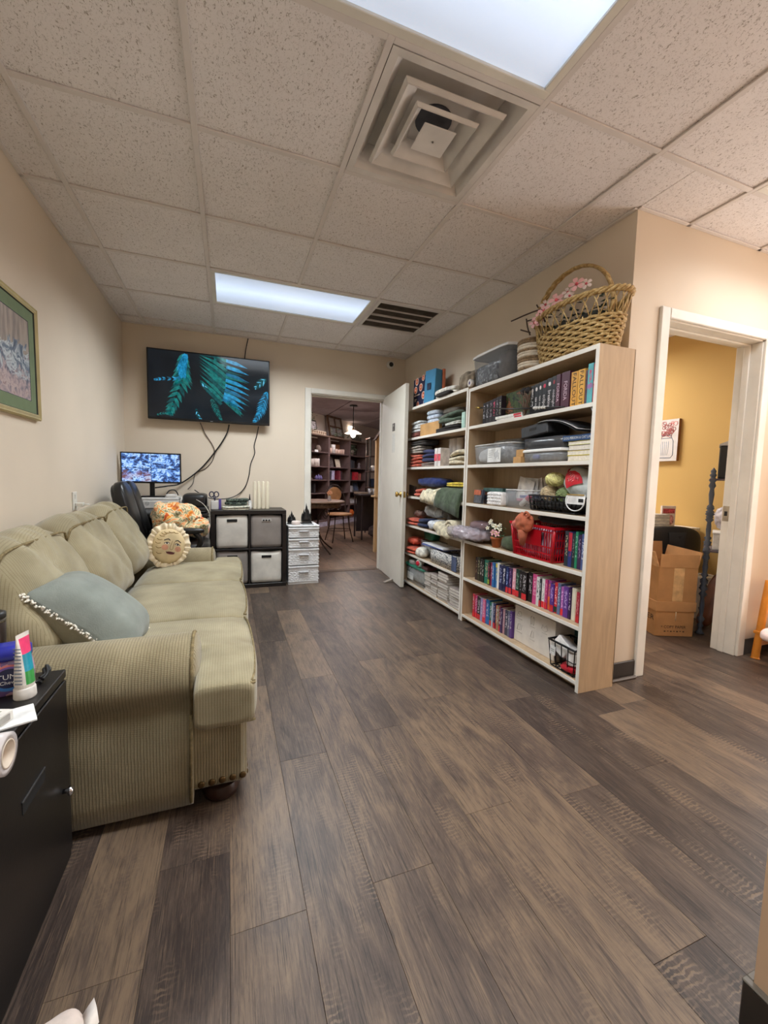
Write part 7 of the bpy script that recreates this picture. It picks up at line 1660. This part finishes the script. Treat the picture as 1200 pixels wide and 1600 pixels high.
pr_ = thing('paper_towel_roll', 'white paper towel roll standing on the office floor behind the rack', 'roll', (4.62, 0.905, 0.0)); MB().lathe([(0.098, 0), (0.10, 0.004), (0.10, 0.345), (0.096, 0.35), (0.03, 0.3505), (0.03, 0.34)], 28).build('paper', mat((222, 220, 218), 0.8, 0, .03, 40), pr_); MB().lathe([(0.0295, 0.338), (0.0295, 0.3515)], 16).build('core', mat((130, 110, 90), 0.8), pr_)
BRL = mat((112, 68, 46), 0.5, 0, .15, 10, .1, 80)
lbg = thing('leather_bag', 'slumped brown leather bag against the paper towel roll on the office floor', 'bag', (4.43, 0.715, 0.0)); MB().sbox((0, 0, 0.0), (0.045, 0.055, 0.215), 3.2, 12, R3('Y', 0.42), 0.010, 9, 2).build('body', BRL, lbg)
for v_ in (lbg,): v_.location.z = 0.205
MB().tube(spline([(-0.03, -0.05, 0.15), (0.02, -0.07, 0.05), (-0.06, -0.065, -0.10)], 5), 0.007, 6).build('strap', mat((86, 50, 34), 0.5), lbg)
# child's chair at the right edge
cc = thing('child_chair', 'small orange wooden chair with a pale pink cushion at the right edge', 'chair', (4.06, 0.06, 0))
OWD = mat((206, 128, 36), 0.4, 0, .10, 10)
def leg_(pts, w=0.022): return MB().tube(spline(pts, 5), [w*1.25]+[w]*(5*(len(pts)-1)), 8).build('leg', OWD, cc)
leg_([(0.012, 0.165, 0.0), (0.016, 0.165, 0.05), (0.03, 0.162, 0.18), (0.055, 0.162, 0.36), (0.085, 0.165, 0.50)]); leg_([(0.012, -0.10, 0.0), (0.016, -0.10, 0.05), (0.03, -0.10, 0.16)])
leg_([(0.33, 0.165, 0.0), (0.33, 0.165, 0.16)]); leg_([(0.33, -0.10, 0.0), (0.33, -0.10, 0.16)])
MB().box(0.0, 0.36, -0.12, 0.185, 0.16, 0.18, 0.004).build('seat', OWD, cc)
MB().box(0.03, 0.33, 0.150, 0.165, 0.085, 0.110, 0.003).build('stretcher', OWD, cc)
for z in (0.32, 0.44): MB().box(0.06, 0.36, 0.155, 0.172, z, z+0.04, 0.004).build('back_slat', OWD, cc)
solo('chair_cushion', drop(MB().sbox((0, 0, 0.035), (0.225, 0.10, 0.038), 3.2, 12, None, .004, 9, 2)), mat((226, 204, 200), 0.85, 0, .06, 20, .2, 150), 'pale pink padded cushion on the small orange chair', 'cushion', (4.055, 0.035, 0.1815))

# ------------------------------------------------------------------ shop behind the far doorway
DKW = mat((74, 50, 42), 0.55, 0, .15, 10); DKE = mat((110, 88, 84), 0.5, 0, .08, 10)
sh = thing('display_shelves', 'wall of dark brown display shelves with pale baseboard in the shop', 'shelf', (_O.x, _O.y, 0), AS)
# local frame: x along the wall, -y towards the viewer
BS = (-0.62, 0.298, 1.207, 2.077); ZS = (0.13, 0.44, 0.74, 1.03, 1.32, 1.63, 1.965)
for s in BS: MB().box(s-0.028, s+0.028, 0, 0.30, 0, 1.965, 0.002).build('upright', DKE, sh)
for a, b_ in zip(BS, BS[1:]):
    for z in ZS[:-1]: MB().box(a+0.028, b_-0.028, 0.004, 0.30, z-0.022, z, 0.002).build('shelf', DKE, sh)
    MB().box(a+0.028, b_-0.028, 0.29, 0.30, 0.13, 1.94).build('back_panel', DKW, sh)
    MB().box(a+0.028, b_-0.028, 0.01, 0.022, 0.0, 0.108).build('plinth', mat((198, 190, 206), 0.5), sh)
MB().box(BS[0]-0.03, BS[-1]+0.03, -0.015, 0.30, 1.965, 1.995, 0.003).build('top_board', mat((126, 102, 86), 0.5), sh)
RZ = Matrix.Rotation(AS, 3, 'Z')
def at(s, d, z): return tuple(Vector((_O.x, _O.y, 0))+RZ@Vector((s, d, 0))+Vector((0, 0, z+0.001)))
def sobj(name, mb, m, lab, cat, s, d, z, group=None, rz=0.0): return solo(name, mb, m, lab, cat, at(s, d, z), AS+rz, group)
CND = mat((226, 214, 206), 0.5)
def cyl(r, h): return MB().lathe([(r, 0), (r, h*0.97), (r*0.9, h), (0.002, h*0.985)], 14)
for k, (s, r, h) in enumerate(((-0.30, 0.04, 0.11), (-0.215, 0.045, 0.15), (-0.10, 0.045, 0.16), (-0.005, 0.045, 0.16))): sobj('pillar_candle', cyl(r, h), CND, ('first', 'second', 'third', 'fourth')[k]+' white candle from the left, lower left bay of the shop shelves', 'candle', s, 0.10, ZS[4], 'white candles in the left bay')
sobj('clay_pot', MB().lathe([(0.05, 0), (0.075, 0.05), (0.06, 0.11), (0.04, 0.13), (0.045, 0.14)], 16), mat((126, 108, 96), 0.7), 'small grey-brown clay pot in the upper left bay of the shop shelves', 'pot', 0.03, 0.12, ZS[5])
sobj('shelf_label', MB().box(-0.06, 0.06, 0, 0.004, -0.02, 0.03), mat((226, 224, 220), 0.5), 'white shelf label in the upper left bay of the shop', 'label', -0.20, -0.006, ZS[5])
CRY = mat((120, 108, 160), 0.3)
for k, (s, w, h, t_) in enumerate(((0.0, 0.03, 0.10, 0.3), (0.085, 0.034, 0.12, -0.3), (0.17, 0.03, 0.10, 0.6))): sobj('crystal', MB().lathe([(w, 0), (w*1.2, h*0.5), (0.004, h)], 6), CRY, ('left', 'middle', 'right')[k]+' violet crystal point in the left bay of the shop shelves', 'crystal', s-0.02, 0.12, ZS[3], 'violet crystals')
fg = thing('dark_figurine', 'dark branching figurine in the left bay of the shop shelves', 'figurine', at(-0.20, 0.15, ZS[3]), AS)
MB().lathe([(0.06, 0), (0.06, 0.02), (0.02, 0.04)], 10).build('base', DKW, fg)
for k in range(6):
    a = k*1.05; MB().tube(spline([(0, 0, 0.03), (0.03*math.cos(a), 0.02, 0.12), (0.09*math.cos(a), 0.03*math.sin(a), 0.17+0.015*k)], 4), 0.012, 6).build('branch', mat((58, 66, 60), 0.6), fg)
sobj('dark_books', MB().box(-0.10, -0.05, 0, 0.15, 0, 0.20), mat((52, 46, 48), 0.6), 'dark upright binder at the bottom of the left bay in the shop', 'book', -0.05, 0.08, ZS[2])
# middle bay
sobj('pale_board', MB().box(-0.14, 0.14, 0, 0.015, 0, 0.29), mat((206, 190, 170), 0.7), 'pale washed board at the back of the upper middle bay in the shop', 'board', 0.60, 0.25, ZS[5])
sobj('wooden_crate_art', MB().box(-0.13, 0.13, 0, 0.02, 0, 0.24), mat((140, 92, 58), 0.6, 0, .2, 10), 'reddish wood panel right of the pale board in the shop shelves', 'board', 0.98, 0.24, ZS[5])
WARM_LIT = mat((236, 196, 176), 0.5)  # warm lamp light painted into the candle colour
for k, (s, r, h) in enumerate(((0.40, 0.035, 0.16), (0.50, 0.035, 0.12), (0.60, 0.055, 0.20), (0.73, 0.042, 0.11), (0.825, 0.042, 0.10), (0.92, 0.042, 0.11), (1.02, 0.046, 0.12))): sobj('jar_candle', cyl(r, h), WARM_LIT if k != 2 else mat((244, 224, 216), 0.5), ('first', 'second', 'tallest pale', 'fourth', 'fifth', 'sixth', 'last')[k]+' candle of the row coloured pinkish as if warm-lit in the upper middle bay of the shop', 'candle', s, 0.10, ZS[5], 'candles coloured as warm-lit in the middle bay')
FLP = NT('dark_floral_print'); FLP.col(FLP.ramp(FLP.noise(FLP.coord('Object'), 26, 3), [(0.4, (56, 48, 46)), (0.5, (120, 108, 100)), (0.6, (70, 58, 56)), (0.7, (190, 178, 166))])); FLP.set(rough=0.6)
def lean(w, h, t=0.012, a=-0.22): return drop(MB().obox((0, 0, h/2), (w/2, t/2, h/2), R3('X', a)))
sobj('art_print', lean(0.28, 0.25), FLP.m, 'dark floral art print leaning in the middle bay of the shop shelves', 'picture', 0.52, 0.14, ZS[4])
sobj('cream_card', lean(0.19, 0.19), mat((222, 206, 180), 0.7), 'cream card beside the dark floral print in the shop shelves', 'card', 0.84, 0.12, ZS[4])
for k, (s, w, h, c_) in enumerate(((0.40, 0.05, 0.18, (60, 54, 62)), (0.46, 0.05, 0.19, (74, 66, 76)), (0.565, 0.11, 0.21, (196, 186, 214)), (0.80, 0.05, 0.22, (126, 44, 58)), (0.86, 0.045, 0.21, (160, 84, 90)), (0.92, 0.04, 0.20, (70, 50, 56)))): sobj('boxed_set', MB().box(-w/2, w/2, 0, 0.12, 0, h, 0.002), mat(c_, 0.5), ('first dark', 'second dark', 'pale lilac', 'crimson', 'dusty red', 'last dark')[k]+' upright box in the middle bay, second shelf down in the shop', 'box', s, 0.06, ZS[3], 'upright boxes in the middle bay')
for k, (s, w, h) in enumerate(((0.48, 0.20, 0.22), (0.63, 0.18, 0.24), (0.92, 0.24, 0.23))): sobj('leaning_frame', lean(w, h, 0.015, -0.3+0.1*k), (mat((86, 82, 86), 0.5, 0, .3, 20), mat((120, 112, 116), 0.5, 0, .3, 20), FLP.m)[k], ('left dark', 'middle grey', 'right patterned')[k]+' picture leaning in the middle bay behind the cafe chair', 'picture', s, 0.10+0.05*k, ZS[2], 'pictures leaning in the middle bay')
# right bay
pl_t = thing('trailing_plant', 'trailing green plant in a pale pot in the upper right bay of the shop', 'plant', at(1.42, 0.10, ZS[5]), AS)
MB().lathe([(0.05, 0), (0.07, 0.12), (0.075, 0.13)], 14).build('pot', mat((170, 150, 138), 0.7), pl_t)
lv = MB(); random.seed(9)
for k in range(170):
    c = Vector((random.uniform(-.13, .20), random.uniform(-0.06, 0.06), random.uniform(0.05, 0.26))); R = Matrix.Rotation(random.uniform(0, 6), 3, 'Z')@Matrix.Rotation(random.uniform(-1.3, 1.3), 3, 'X'); l = random.uniform(.03, .06)
    lv.add([c+R@Vector(p) for p in ((0, 0, 0), (l*0.5, l*0.3, 0.004), (l, 0, 0), (l*0.5, -l*0.3, 0.004))], [(0, 1, 2, 3)])
lv.build('leaves', mat((92, 104, 80), 0.7), pl_t)['kind'] = 'stuff'
for k, (s, c_) in enumerate(((1.33, (46, 46, 52)), (1.43, (66, 70, 78)), (1.53, (50, 52, 60)))): sobj('dark_tin', MB().box(-0.045, 0.045, 0, 0.12, 0, 0.21-0.01*k, 0.003), mat(c_, 0.4), ('left', 'middle', 'right')[k]+' dark upright box in the right bay below the trailing plant', 'box', s, 0.08, ZS[4], 'dark boxes in the right bay')
fg2 = sobj('pale_figurine', MB().lathe([(0.04, 0), (0.045, 0.03), (0.02, 0.07), (0.035, 0.11), (0.02, 0.14), (0.004, 0.15)], 12), mat((150, 136, 136), 0.6), 'small pale figurine at the right of the right bay in the shop', 'figurine', 1.83, 0.10, ZS[4])
for k, (s, w, h, c_) in enumerate(((1.30, 0.06, 0.18, (52, 44, 46)), (1.38, 0.06, 0.19, (60, 50, 54)), (1.64, 0.17, 0.20, (206, 50, 62)), (1.86, 0.03, 0.17, (196, 110, 96)))): sobj('boxed_set', MB().box(-w/2, w/2, 0, 0.10, 0, h, 0.003), mat(c_, 0.45), ('first dark', 'second dark', 'bright red', 'thin salmon')[k]+' upright box in the right bay, second shelf down in the shop', 'box', s, 0.06, ZS[3], 'upright boxes in the right bay')
sobj('white_mug_box', MB().box(-0.09, 0.09, 0, 0.10, 0, 0.15, 0.003), mat((206, 200, 200), 0.5), 'white gift box in the right bay beside the grey framed print', 'box', 1.40, 0.08, ZS[2])
fr_ = thing('blue_grey_frame', 'grey-framed blue print leaning in the right bay of the shop shelves', 'picture', at(1.70, 0.10, ZS[2]), AS); MB().obox((0, 0.03, 0.125), (0.14, 0.008, 0.122), R3('X', -0.22)).build('frame', mat((120, 112, 106), 0.5), fr_); MB().obox((0, 0.021, 0.125), (0.115, 0.002, 0.10), R3('X', -0.22)).build('print', mat((82, 98, 126), 0.5, 0, .3, 16), fr_)
for k in range(2): sobj('open_book', drop(MB().obox((0, 0, 0.05), (0.13, 0.10, 0.010), R3('X', 0.75))), mat(((190, 184, 180), (206, 200, 196))[k], 0.6), ('left', 'right')[k]+' pale open book on the low shelf of the right bay in the shop', 'book', 1.42+0.26*k, 0.12, ZS[1], 'open books on the low shelf')
pk = thing('orange_pumpkin', 'orange pumpkin on the bottom shelf of the right bay in the shop', 'pumpkin', at(1.40, 0.12, ZS[0]), AS)
MB().lathe([(0.02, 0.006), (0.09, 0.0), (0.125, 0.05), (0.13, 0.10), (0.10, 0.16), (0.02, 0.175)], 20).build('body', mat((222, 104, 34), 0.5), pk); MB().tube([(0, 0, 0.17), (0.01, 0.01, 0.205)], 0.014, 6).build('stem', mat((110, 80, 50), 0.8), pk)
# on top of the shelves
TZ = 1.996
f1 = thing('small_picture', 'small black frame with white picture on top of the shop shelves', 'picture', at(-0.08, 0.16, TZ), AS); MB().obox((0, 0.03, 0.155), (0.145, 0.010, 0.152), R3('X', -0.15)).build('frame', mat((48, 40, 38), 0.5), f1); MB().obox((0, 0.019, 0.155), (0.115, 0.003, 0.125), R3('X', -0.15)).build('print', mat((210, 200, 200), 0.6), f1); MB().obox((0, 0.0225, 0.10), (0.08, 0.004, 0.055), R3('X', -0.15)).build('dark_print', mat((96, 74, 70), 0.6, 0, .3, 20), f1)
lt = thing('letter_sign', 'long pale wooden letter sign on the left top of the shop shelves', 'sign', at(-0.03, 0.045, TZ), AS); MB().box(-0.30, 0.27, 0, 0.02, 0, 0.085, 0.004).build('board', mat((206, 186, 160), 0.7), lt)
for k in range(7): MB().lathe([(0.026, 0), (0.026, 0.005)], 8, (-0.24+k*0.08, 0.0, 0.042), R3('X', PI/2)).build('raised_ornament', mat((150, 120, 96), 0.7), lt)
wf_ = thing('window_frame_decor', 'old brown four-pane window frame leaning on top of the shop shelves', 'frame', at(0.77, 0.10, TZ+0.008), AS)
Mw = R3('X', -0.20); WFM = mat((92, 64, 46), 0.6, 0, .15, 12)
for z in (0.02, 0.235, 0.46): MB().obox((0, 0.0+0.2*z, z), (0.30, 0.016, 0.020), Mw).build('rail', WFM, wf_)
for x in (-0.28, 0.0, 0.28): MB().obox((x, 0.0+0.2*0.24, 0.24), (0.020 if x else 0.012, 0.015, 0.235), Mw).build('stile', WFM, wf_)
for x in (-0.14, 0.14):
    for z in (0.13, 0.35): MB().obox((x, 0.004+0.2*z, z), (0.128, 0.002, 0.10), Mw).build('pane', m_clear('old_glass', (206, 200, 200), 0.25), wf_)
gar = thing('greenery_garland', 'grey-green leafy garland along the top of the shop shelves', 'garland', at(0.0, 0.015, TZ), AS)
random.seed(15)
for s0, s1, n_, h_, nm in ((0.30, 1.75, 260, 0.14, 'leaves'), (-0.55, -0.22, 90, 0.42, 'leaves')):
    g_ = MB()
    for k in range(n_):
        c = Vector((random.uniform(s0, s1), random.gauss(-0.02, 0.010), 0.02+abs(random.gauss(0, h_*0.6)))); R = Matrix.Rotation(random.uniform(0, 6), 3, 'Z')@Matrix.Rotation(random.uniform(-1.3, 1.3), 3, 'X'); l = random.uniform(.03, .06)
        g_.add([c+R@Vector(p) for p in ((0, 0, 0), (l*0.5, l*0.28, 0.004), (l, 0, 0), (l*0.5, -l*0.28, 0.004))], [(0, 1, 2, 3)])
    g_.build(nm, mat((104, 108, 88), 0.8), gar)['kind'] = 'stuff'
mt = thing('mountain_decor', 'dark mountain-shaped ornament on the right top of the shop shelves', 'ornament', at(1.72, 0.10, TZ), AS)
for k, (x, w, h) in enumerate(((-0.16, 0.10, 0.12), (0.05, 0.17, 0.17), (0.24, 0.08, 0.11))): MB().prism([(x-w, 0), (x-w*0.4, h*0.8), (x, h), (x+w*0.5, h*0.6), (x+w, 0)], 0, 0.02, Matrix(((1, 0, 0, 0), (0, 0, 1, 0.02*k), (0, 1, 0, 0), (0, 0, 0, 1)))).build('peak', mat((96, 84, 80), 0.7), mt)
# pendant lamp and globe lamp
pd = thing('pendant_lamp', 'pendant lamp with white cone shade hanging in the shop', 'lamp', (3.19, 6.5, 0))
DKM = mat((40, 32, 30), 0.4, 0.5)
MB().lathe([(0.075, 2.462), (0.075, 2.478), (0.03, 2.485)], 18).build('canopy', DKM, pd); MB().tube([(0, 0, 2.465), (0, 0, 2.06)], 0.009, 8).build('rod', DKM, pd); MB().lathe([(0.022, 2.0), (0.028, 2.02), (0.022, 2.065)], 12).build('socket', mat((150, 120, 90), 0.4, 0.5), pd)
t = NT('glowing_shade'); t.col((236, 226, 210)); t.b.inputs['Emission Color'].default_value = lin((255, 236, 214)); t.set(estr=0.9, rough=0.4); SHADE = t.m
MB().lathe([(0.030, 2.012), (0.09, 1.985), (0.165, 1.945), (0.162, 1.94), (0.09, 1.975), (0.03, 2.0)], 28, cap=False).build('shade', SHADE, pd)
t = NT('glowing_bulb'); t.b.inputs['Emission Color'].default_value = lin((255, 240, 220)); t.set(estr=6.0); BULB = t.m
MB().sbox((0, 0, 1.925), (0.05, 0.05, 0.06), 2, 8).build('bulb', BULB, pd)
pdl = bpy.data.lights.new('pendant_light', 'POINT'); pdl.energy = 14; pdl.color = (1.0, 0.86, 0.72); pdl.shadow_soft_size = 0.05
po = bpy.data.objects.new('pendant_light', pdl); po.location = (3.19, 6.5, 1.84); COL.objects.link(po)
gl_ = thing('globe_lamp', 'small glowing globe lamp high on the shop wall right of the pendant', 'lamp', at(1.66, 0.26, 2.33), AS)
MB().sbox((0, 0, 0), (0.055, 0.055, 0.055), 2, 8).build('globe', BULB, gl_); MB().lathe([(0.03, 0), (0.03, 0.10)], 12, (0, 0, 0), R3('X', -PI/2)).build('base', DKM, gl_)
# cafe table, vase, wire chair
ct_ = thing('cafe_table', 'round cafe table with scrolled dark metal base in the shop doorway', 'table', (2.09, 4.60, 0))
MB().lathe([(0.40, 0.728), (0.425, 0.733), (0.425, 0.748), (0.415, 0.753)], 40).build('table_top', mat((150, 124, 104), 0.3), ct_)
IRON = mat((58, 44, 36), 0.5, 0.4)
MB().lathe([(0.35, 0.66), (0.36, 0.665), (0.36, 0.725), (0.35, 0.728)], 36, cap=False).build('apron', mat((92, 70, 52), 0.5, 0.2, .3, 30), ct_)
for k in range(4):
    a = 2*PI*k/4+0.5; c_, s_ = math.cos(a), math.sin(a)
    MB().tube([(r*c_, r*s_, z) for r, z in [(p.x, p.y) for p in spline([(0.32, 0.70, 0), (0.10, 0.55, 0), (0.05, 0.35, 0), (0.14, 0.16, 0), (0.33, 0.01, 0)], 6)]], 0.011, 6).build('scroll_leg', IRON, ct_)
    MB().tube([((0.22+0.05*math.cos(t))*c_, (0.22+0.05*math.cos(t))*s_, 0.56+0.05*math.sin(t)) for t in [2*PI*i/14 for i in range(14)]], 0.007, 5, True).build('scroll', IRON, ct_)
vs = thing('flower_vase', 'small glass vase of peach flowers on the cafe table', 'vase', (2.255, 4.42, 0.7535)); MB().lathe([(0.020, 0), (0.028, 0.01), (0.030, 0.03), (0.018, 0.055), (0.020, 0.075)], 16).build('glass', m_clear('vase_glass', (206, 200, 200), 0.5, 0.05), vs)
MB().tube([(0, 0, 0.02), (0.002, 0, 0.11)], 0.003, 5).build('stem', mat((90, 100, 70), 0.7), vs)
for k, (x, y, z) in enumerate(((-0.018, -0.01, 0.115), (0.018, -0.012, 0.118), (0.0, -0.02, 0.130))): flower(vs, (x, y, z), 0.026, (-0.2, -0.95, 0.25), mat((240, 172, 130), 0.7), mat((226, 130, 90), 0.7))
pc_ = thing('parlor_chair', 'wire ice-cream parlor chair with round wooden back behind the cafe table', 'chair', (2.68, 5.50, 0), 0.15)
TAN = mat((176, 128, 84), 0.5, 0, .1, 10)
MB().lathe([(0.20, 0.455), (0.215, 0.46), (0.215, 0.478), (0.20, 0.485)], 28).build('seat', TAN, pc_)
for k in range(4):
    a = 2*PI*k/4+0.75; MB().tube([(0.16*math.cos(a), 0.16*math.sin(a), 0.455), (0.19*math.cos(a), 0.19*math.sin(a), 0.25), (0.26*math.cos(a), 0.26*math.sin(a), 0.006)], 0.0095, 6).build('leg', IRON, pc_)
MB().tube([(0.20*math.cos(2*PI*i/20), 0.20*math.sin(2*PI*i/20), 0.20) for i in range(20)], 0.006, 6, True).build('stretcher_ring', IRON, pc_)
MB().tube(spline([(-0.17, 0.12, 0.46), (-0.18, 0.20, 0.72), (-0.12, 0.235, 0.90), (0.0, 0.245, 0.955), (0.12, 0.235, 0.90), (0.18, 0.20, 0.72), (0.17, 0.12, 0.46)], 5), 0.010, 6).build('back_hoop', IRON, pc_)
MB().lathe([(0.125, -0.008), (0.13, 0), (0.125, 0.008)], 24, (0, 0.225, 0.79), R3('X', PI/2)).build('wooden_back', TAN, pc_)
for k in (-1, 1): MB().tube([(0.06*k+0.05*math.cos(t), 0.19, 0.58+0.05*math.sin(t)) for t in [2*PI*i/14 for i in range(14)]], 0.006, 5, True).build('heart_scroll', IRON, pc_)
# dark side table with cups, rack and kiosk on the right of the doorway
dk2 = thing('side_table', 'dark square side table right of the cafe chair in the shop', 'table', (3.46, 5.80, 0)); DT2 = mat((44, 34, 36), 0.5)
MB().box(-0.38, 0.38, -0.25, 0.25, 0.775, 0.80, 0.003).build('table_top', DT2, dk2)
MB().box(-0.33, 0.33, 0.20, 0.21, 0.10, 0.775).build('back_panel', DT2, dk2)
for x in (-0.35, 0.35):
    for y in (-0.22, 0.22): MB().box(x-0.012, x+0.012, y-0.012, y+0.012, 0, 0.775).build('leg', DT2, dk2)
for k in range(3):
    o = thing('patterned_cup', ('left', 'middle', 'right')[k]+' black and white patterned cup on the dark side table', 'cup', (3.28+0.085*k, 5.66, 0.801), 0, 'patterned cups'); MB().lathe([(0.032, 0), (0.036, 0.10), (0.033, 0.10), (0.03, 0.006)], 16).build('cup', mat((196, 192, 190), 0.5, 0, .5, 40), o)
solo('wooden_tray', MB().box(-0.12, 0.12, -0.08, 0.08, 0, 0.03, 0.003), mat((150, 128, 106), 0.6), 'pale wooden tray on the left of the dark side table', 'tray', (3.19, 5.90, 0.801))
solo('dark_basket', lump(0.34, 0.40, 0.24, 6, .02, 9, 2.6), mat((62, 48, 44), 0.8, 0, .2, 20), 'low dark brown basket heap under the dark side table', 'basket', (3.50, 5.75, 0.001))
br2 = thing('black_pipe_rack', 'black pipe rack with white and navy goods behind the side table', 'rack', (3.62, 6.35, 0))
for x in (-0.16, 0.16):
    for y in (-0.12, 0.12): MB().tube([(x, y, 0), (x, y, 1.86)], 0.013, 6).build('post', DKM, br2)
for z in (0.9, 1.2, 1.5, 1.84): MB().box(-0.18, 0.18, -0.14, 0.14, z, z+0.018).build('shelf', DKW, br2)
solo('navy_pack', MB().box(-0.12, 0.10, -0.06, 0.06, 0, 0.16, 0.01), mat((30, 46, 72), 0.5), 'dark navy pack on the lowest shelf of the black pipe rack', 'pack', (3.60, 6.30, 0.919))
solo('white_shells', lump(0.14, 0.18, 0.12, 3, .02, 14, 2.3), mat((206, 204, 204), 0.5), 'pale shell ornament on the pipe rack', 'ornament', (3.56, 6.30, 1.219))
cu_ = MB().loft([[(4.15+0.9*q/30, 7.2+0.25*q/30+0.03*math.sin(q*1.4), z) for q in range(31)]+[(4.15+0.9*q/30, 7.215+0.25*q/30+0.03*math.sin(q*1.4), z) for q in range(30, -1, -1)] for z in (0.35, 1.9)])
solo('red_curtain', cu_, mat((96, 22, 34), 0.8), 'dark red curtain behind the pipe rack in the shop', 'curtain')
ki = thing('wooden_kiosk', 'unpainted timber kiosk with sloping roof edge partly hidden by the open door', 'kiosk', (0, 0, 0)); PIN = m_maple('pine_board', (206, 172, 126), .14)
MB().box(2.925, 2.995, 4.36, 4.43, 0, 1.66, 0.003).build('post', PIN, ki); MB().box(3.40, 3.47, 4.36, 4.43, 0, 1.66, 0.003).build('post', PIN, ki)
MB().box(2.995, 3.40, 4.375, 4.395, 0, 0.81).build('lower_panel', PIN, ki); MB().box(2.90, 3.50, 4.30, 4.50, 0.812, 0.84, 0.003).build('counter', PIN, ki)
MB().prism([(2.91, 1.66), (3.46, 1.66), (3.46, 2.40), (3.40, 2.40)], 4.37, 4.39, Matrix(((1, 0, 0, 0), (0, 0, 1, 0), (0, 1, 0, 0), (0, 0, 0, 1)))).build('gable_board', PIN, ki)
MB().prism([(2.885, 1.64), (2.90, 1.63), (3.44, 2.44), (3.42, 2.45)], 4.31, 4.40, Matrix(((1, 0, 0, 0), (0, 0, 1, 0), (0, 1, 0, 0), (0, 0, 0, 1)))).build('roof_board', mat((84, 62, 44), 0.7), ki)
MB().lathe([(0.02, 0), (0.028, 0.03), (0.03, 0.05)], 12).build('bowl', mat((226, 222, 216), 0.4), None)
bw = [o for o in COL.objects if o.name == 'bowl'][0]; bw.location = (2.98, 4.325, 0.8415); tag(bw, 'tiny white bowl on the counter of the timber kiosk', 'bowl')
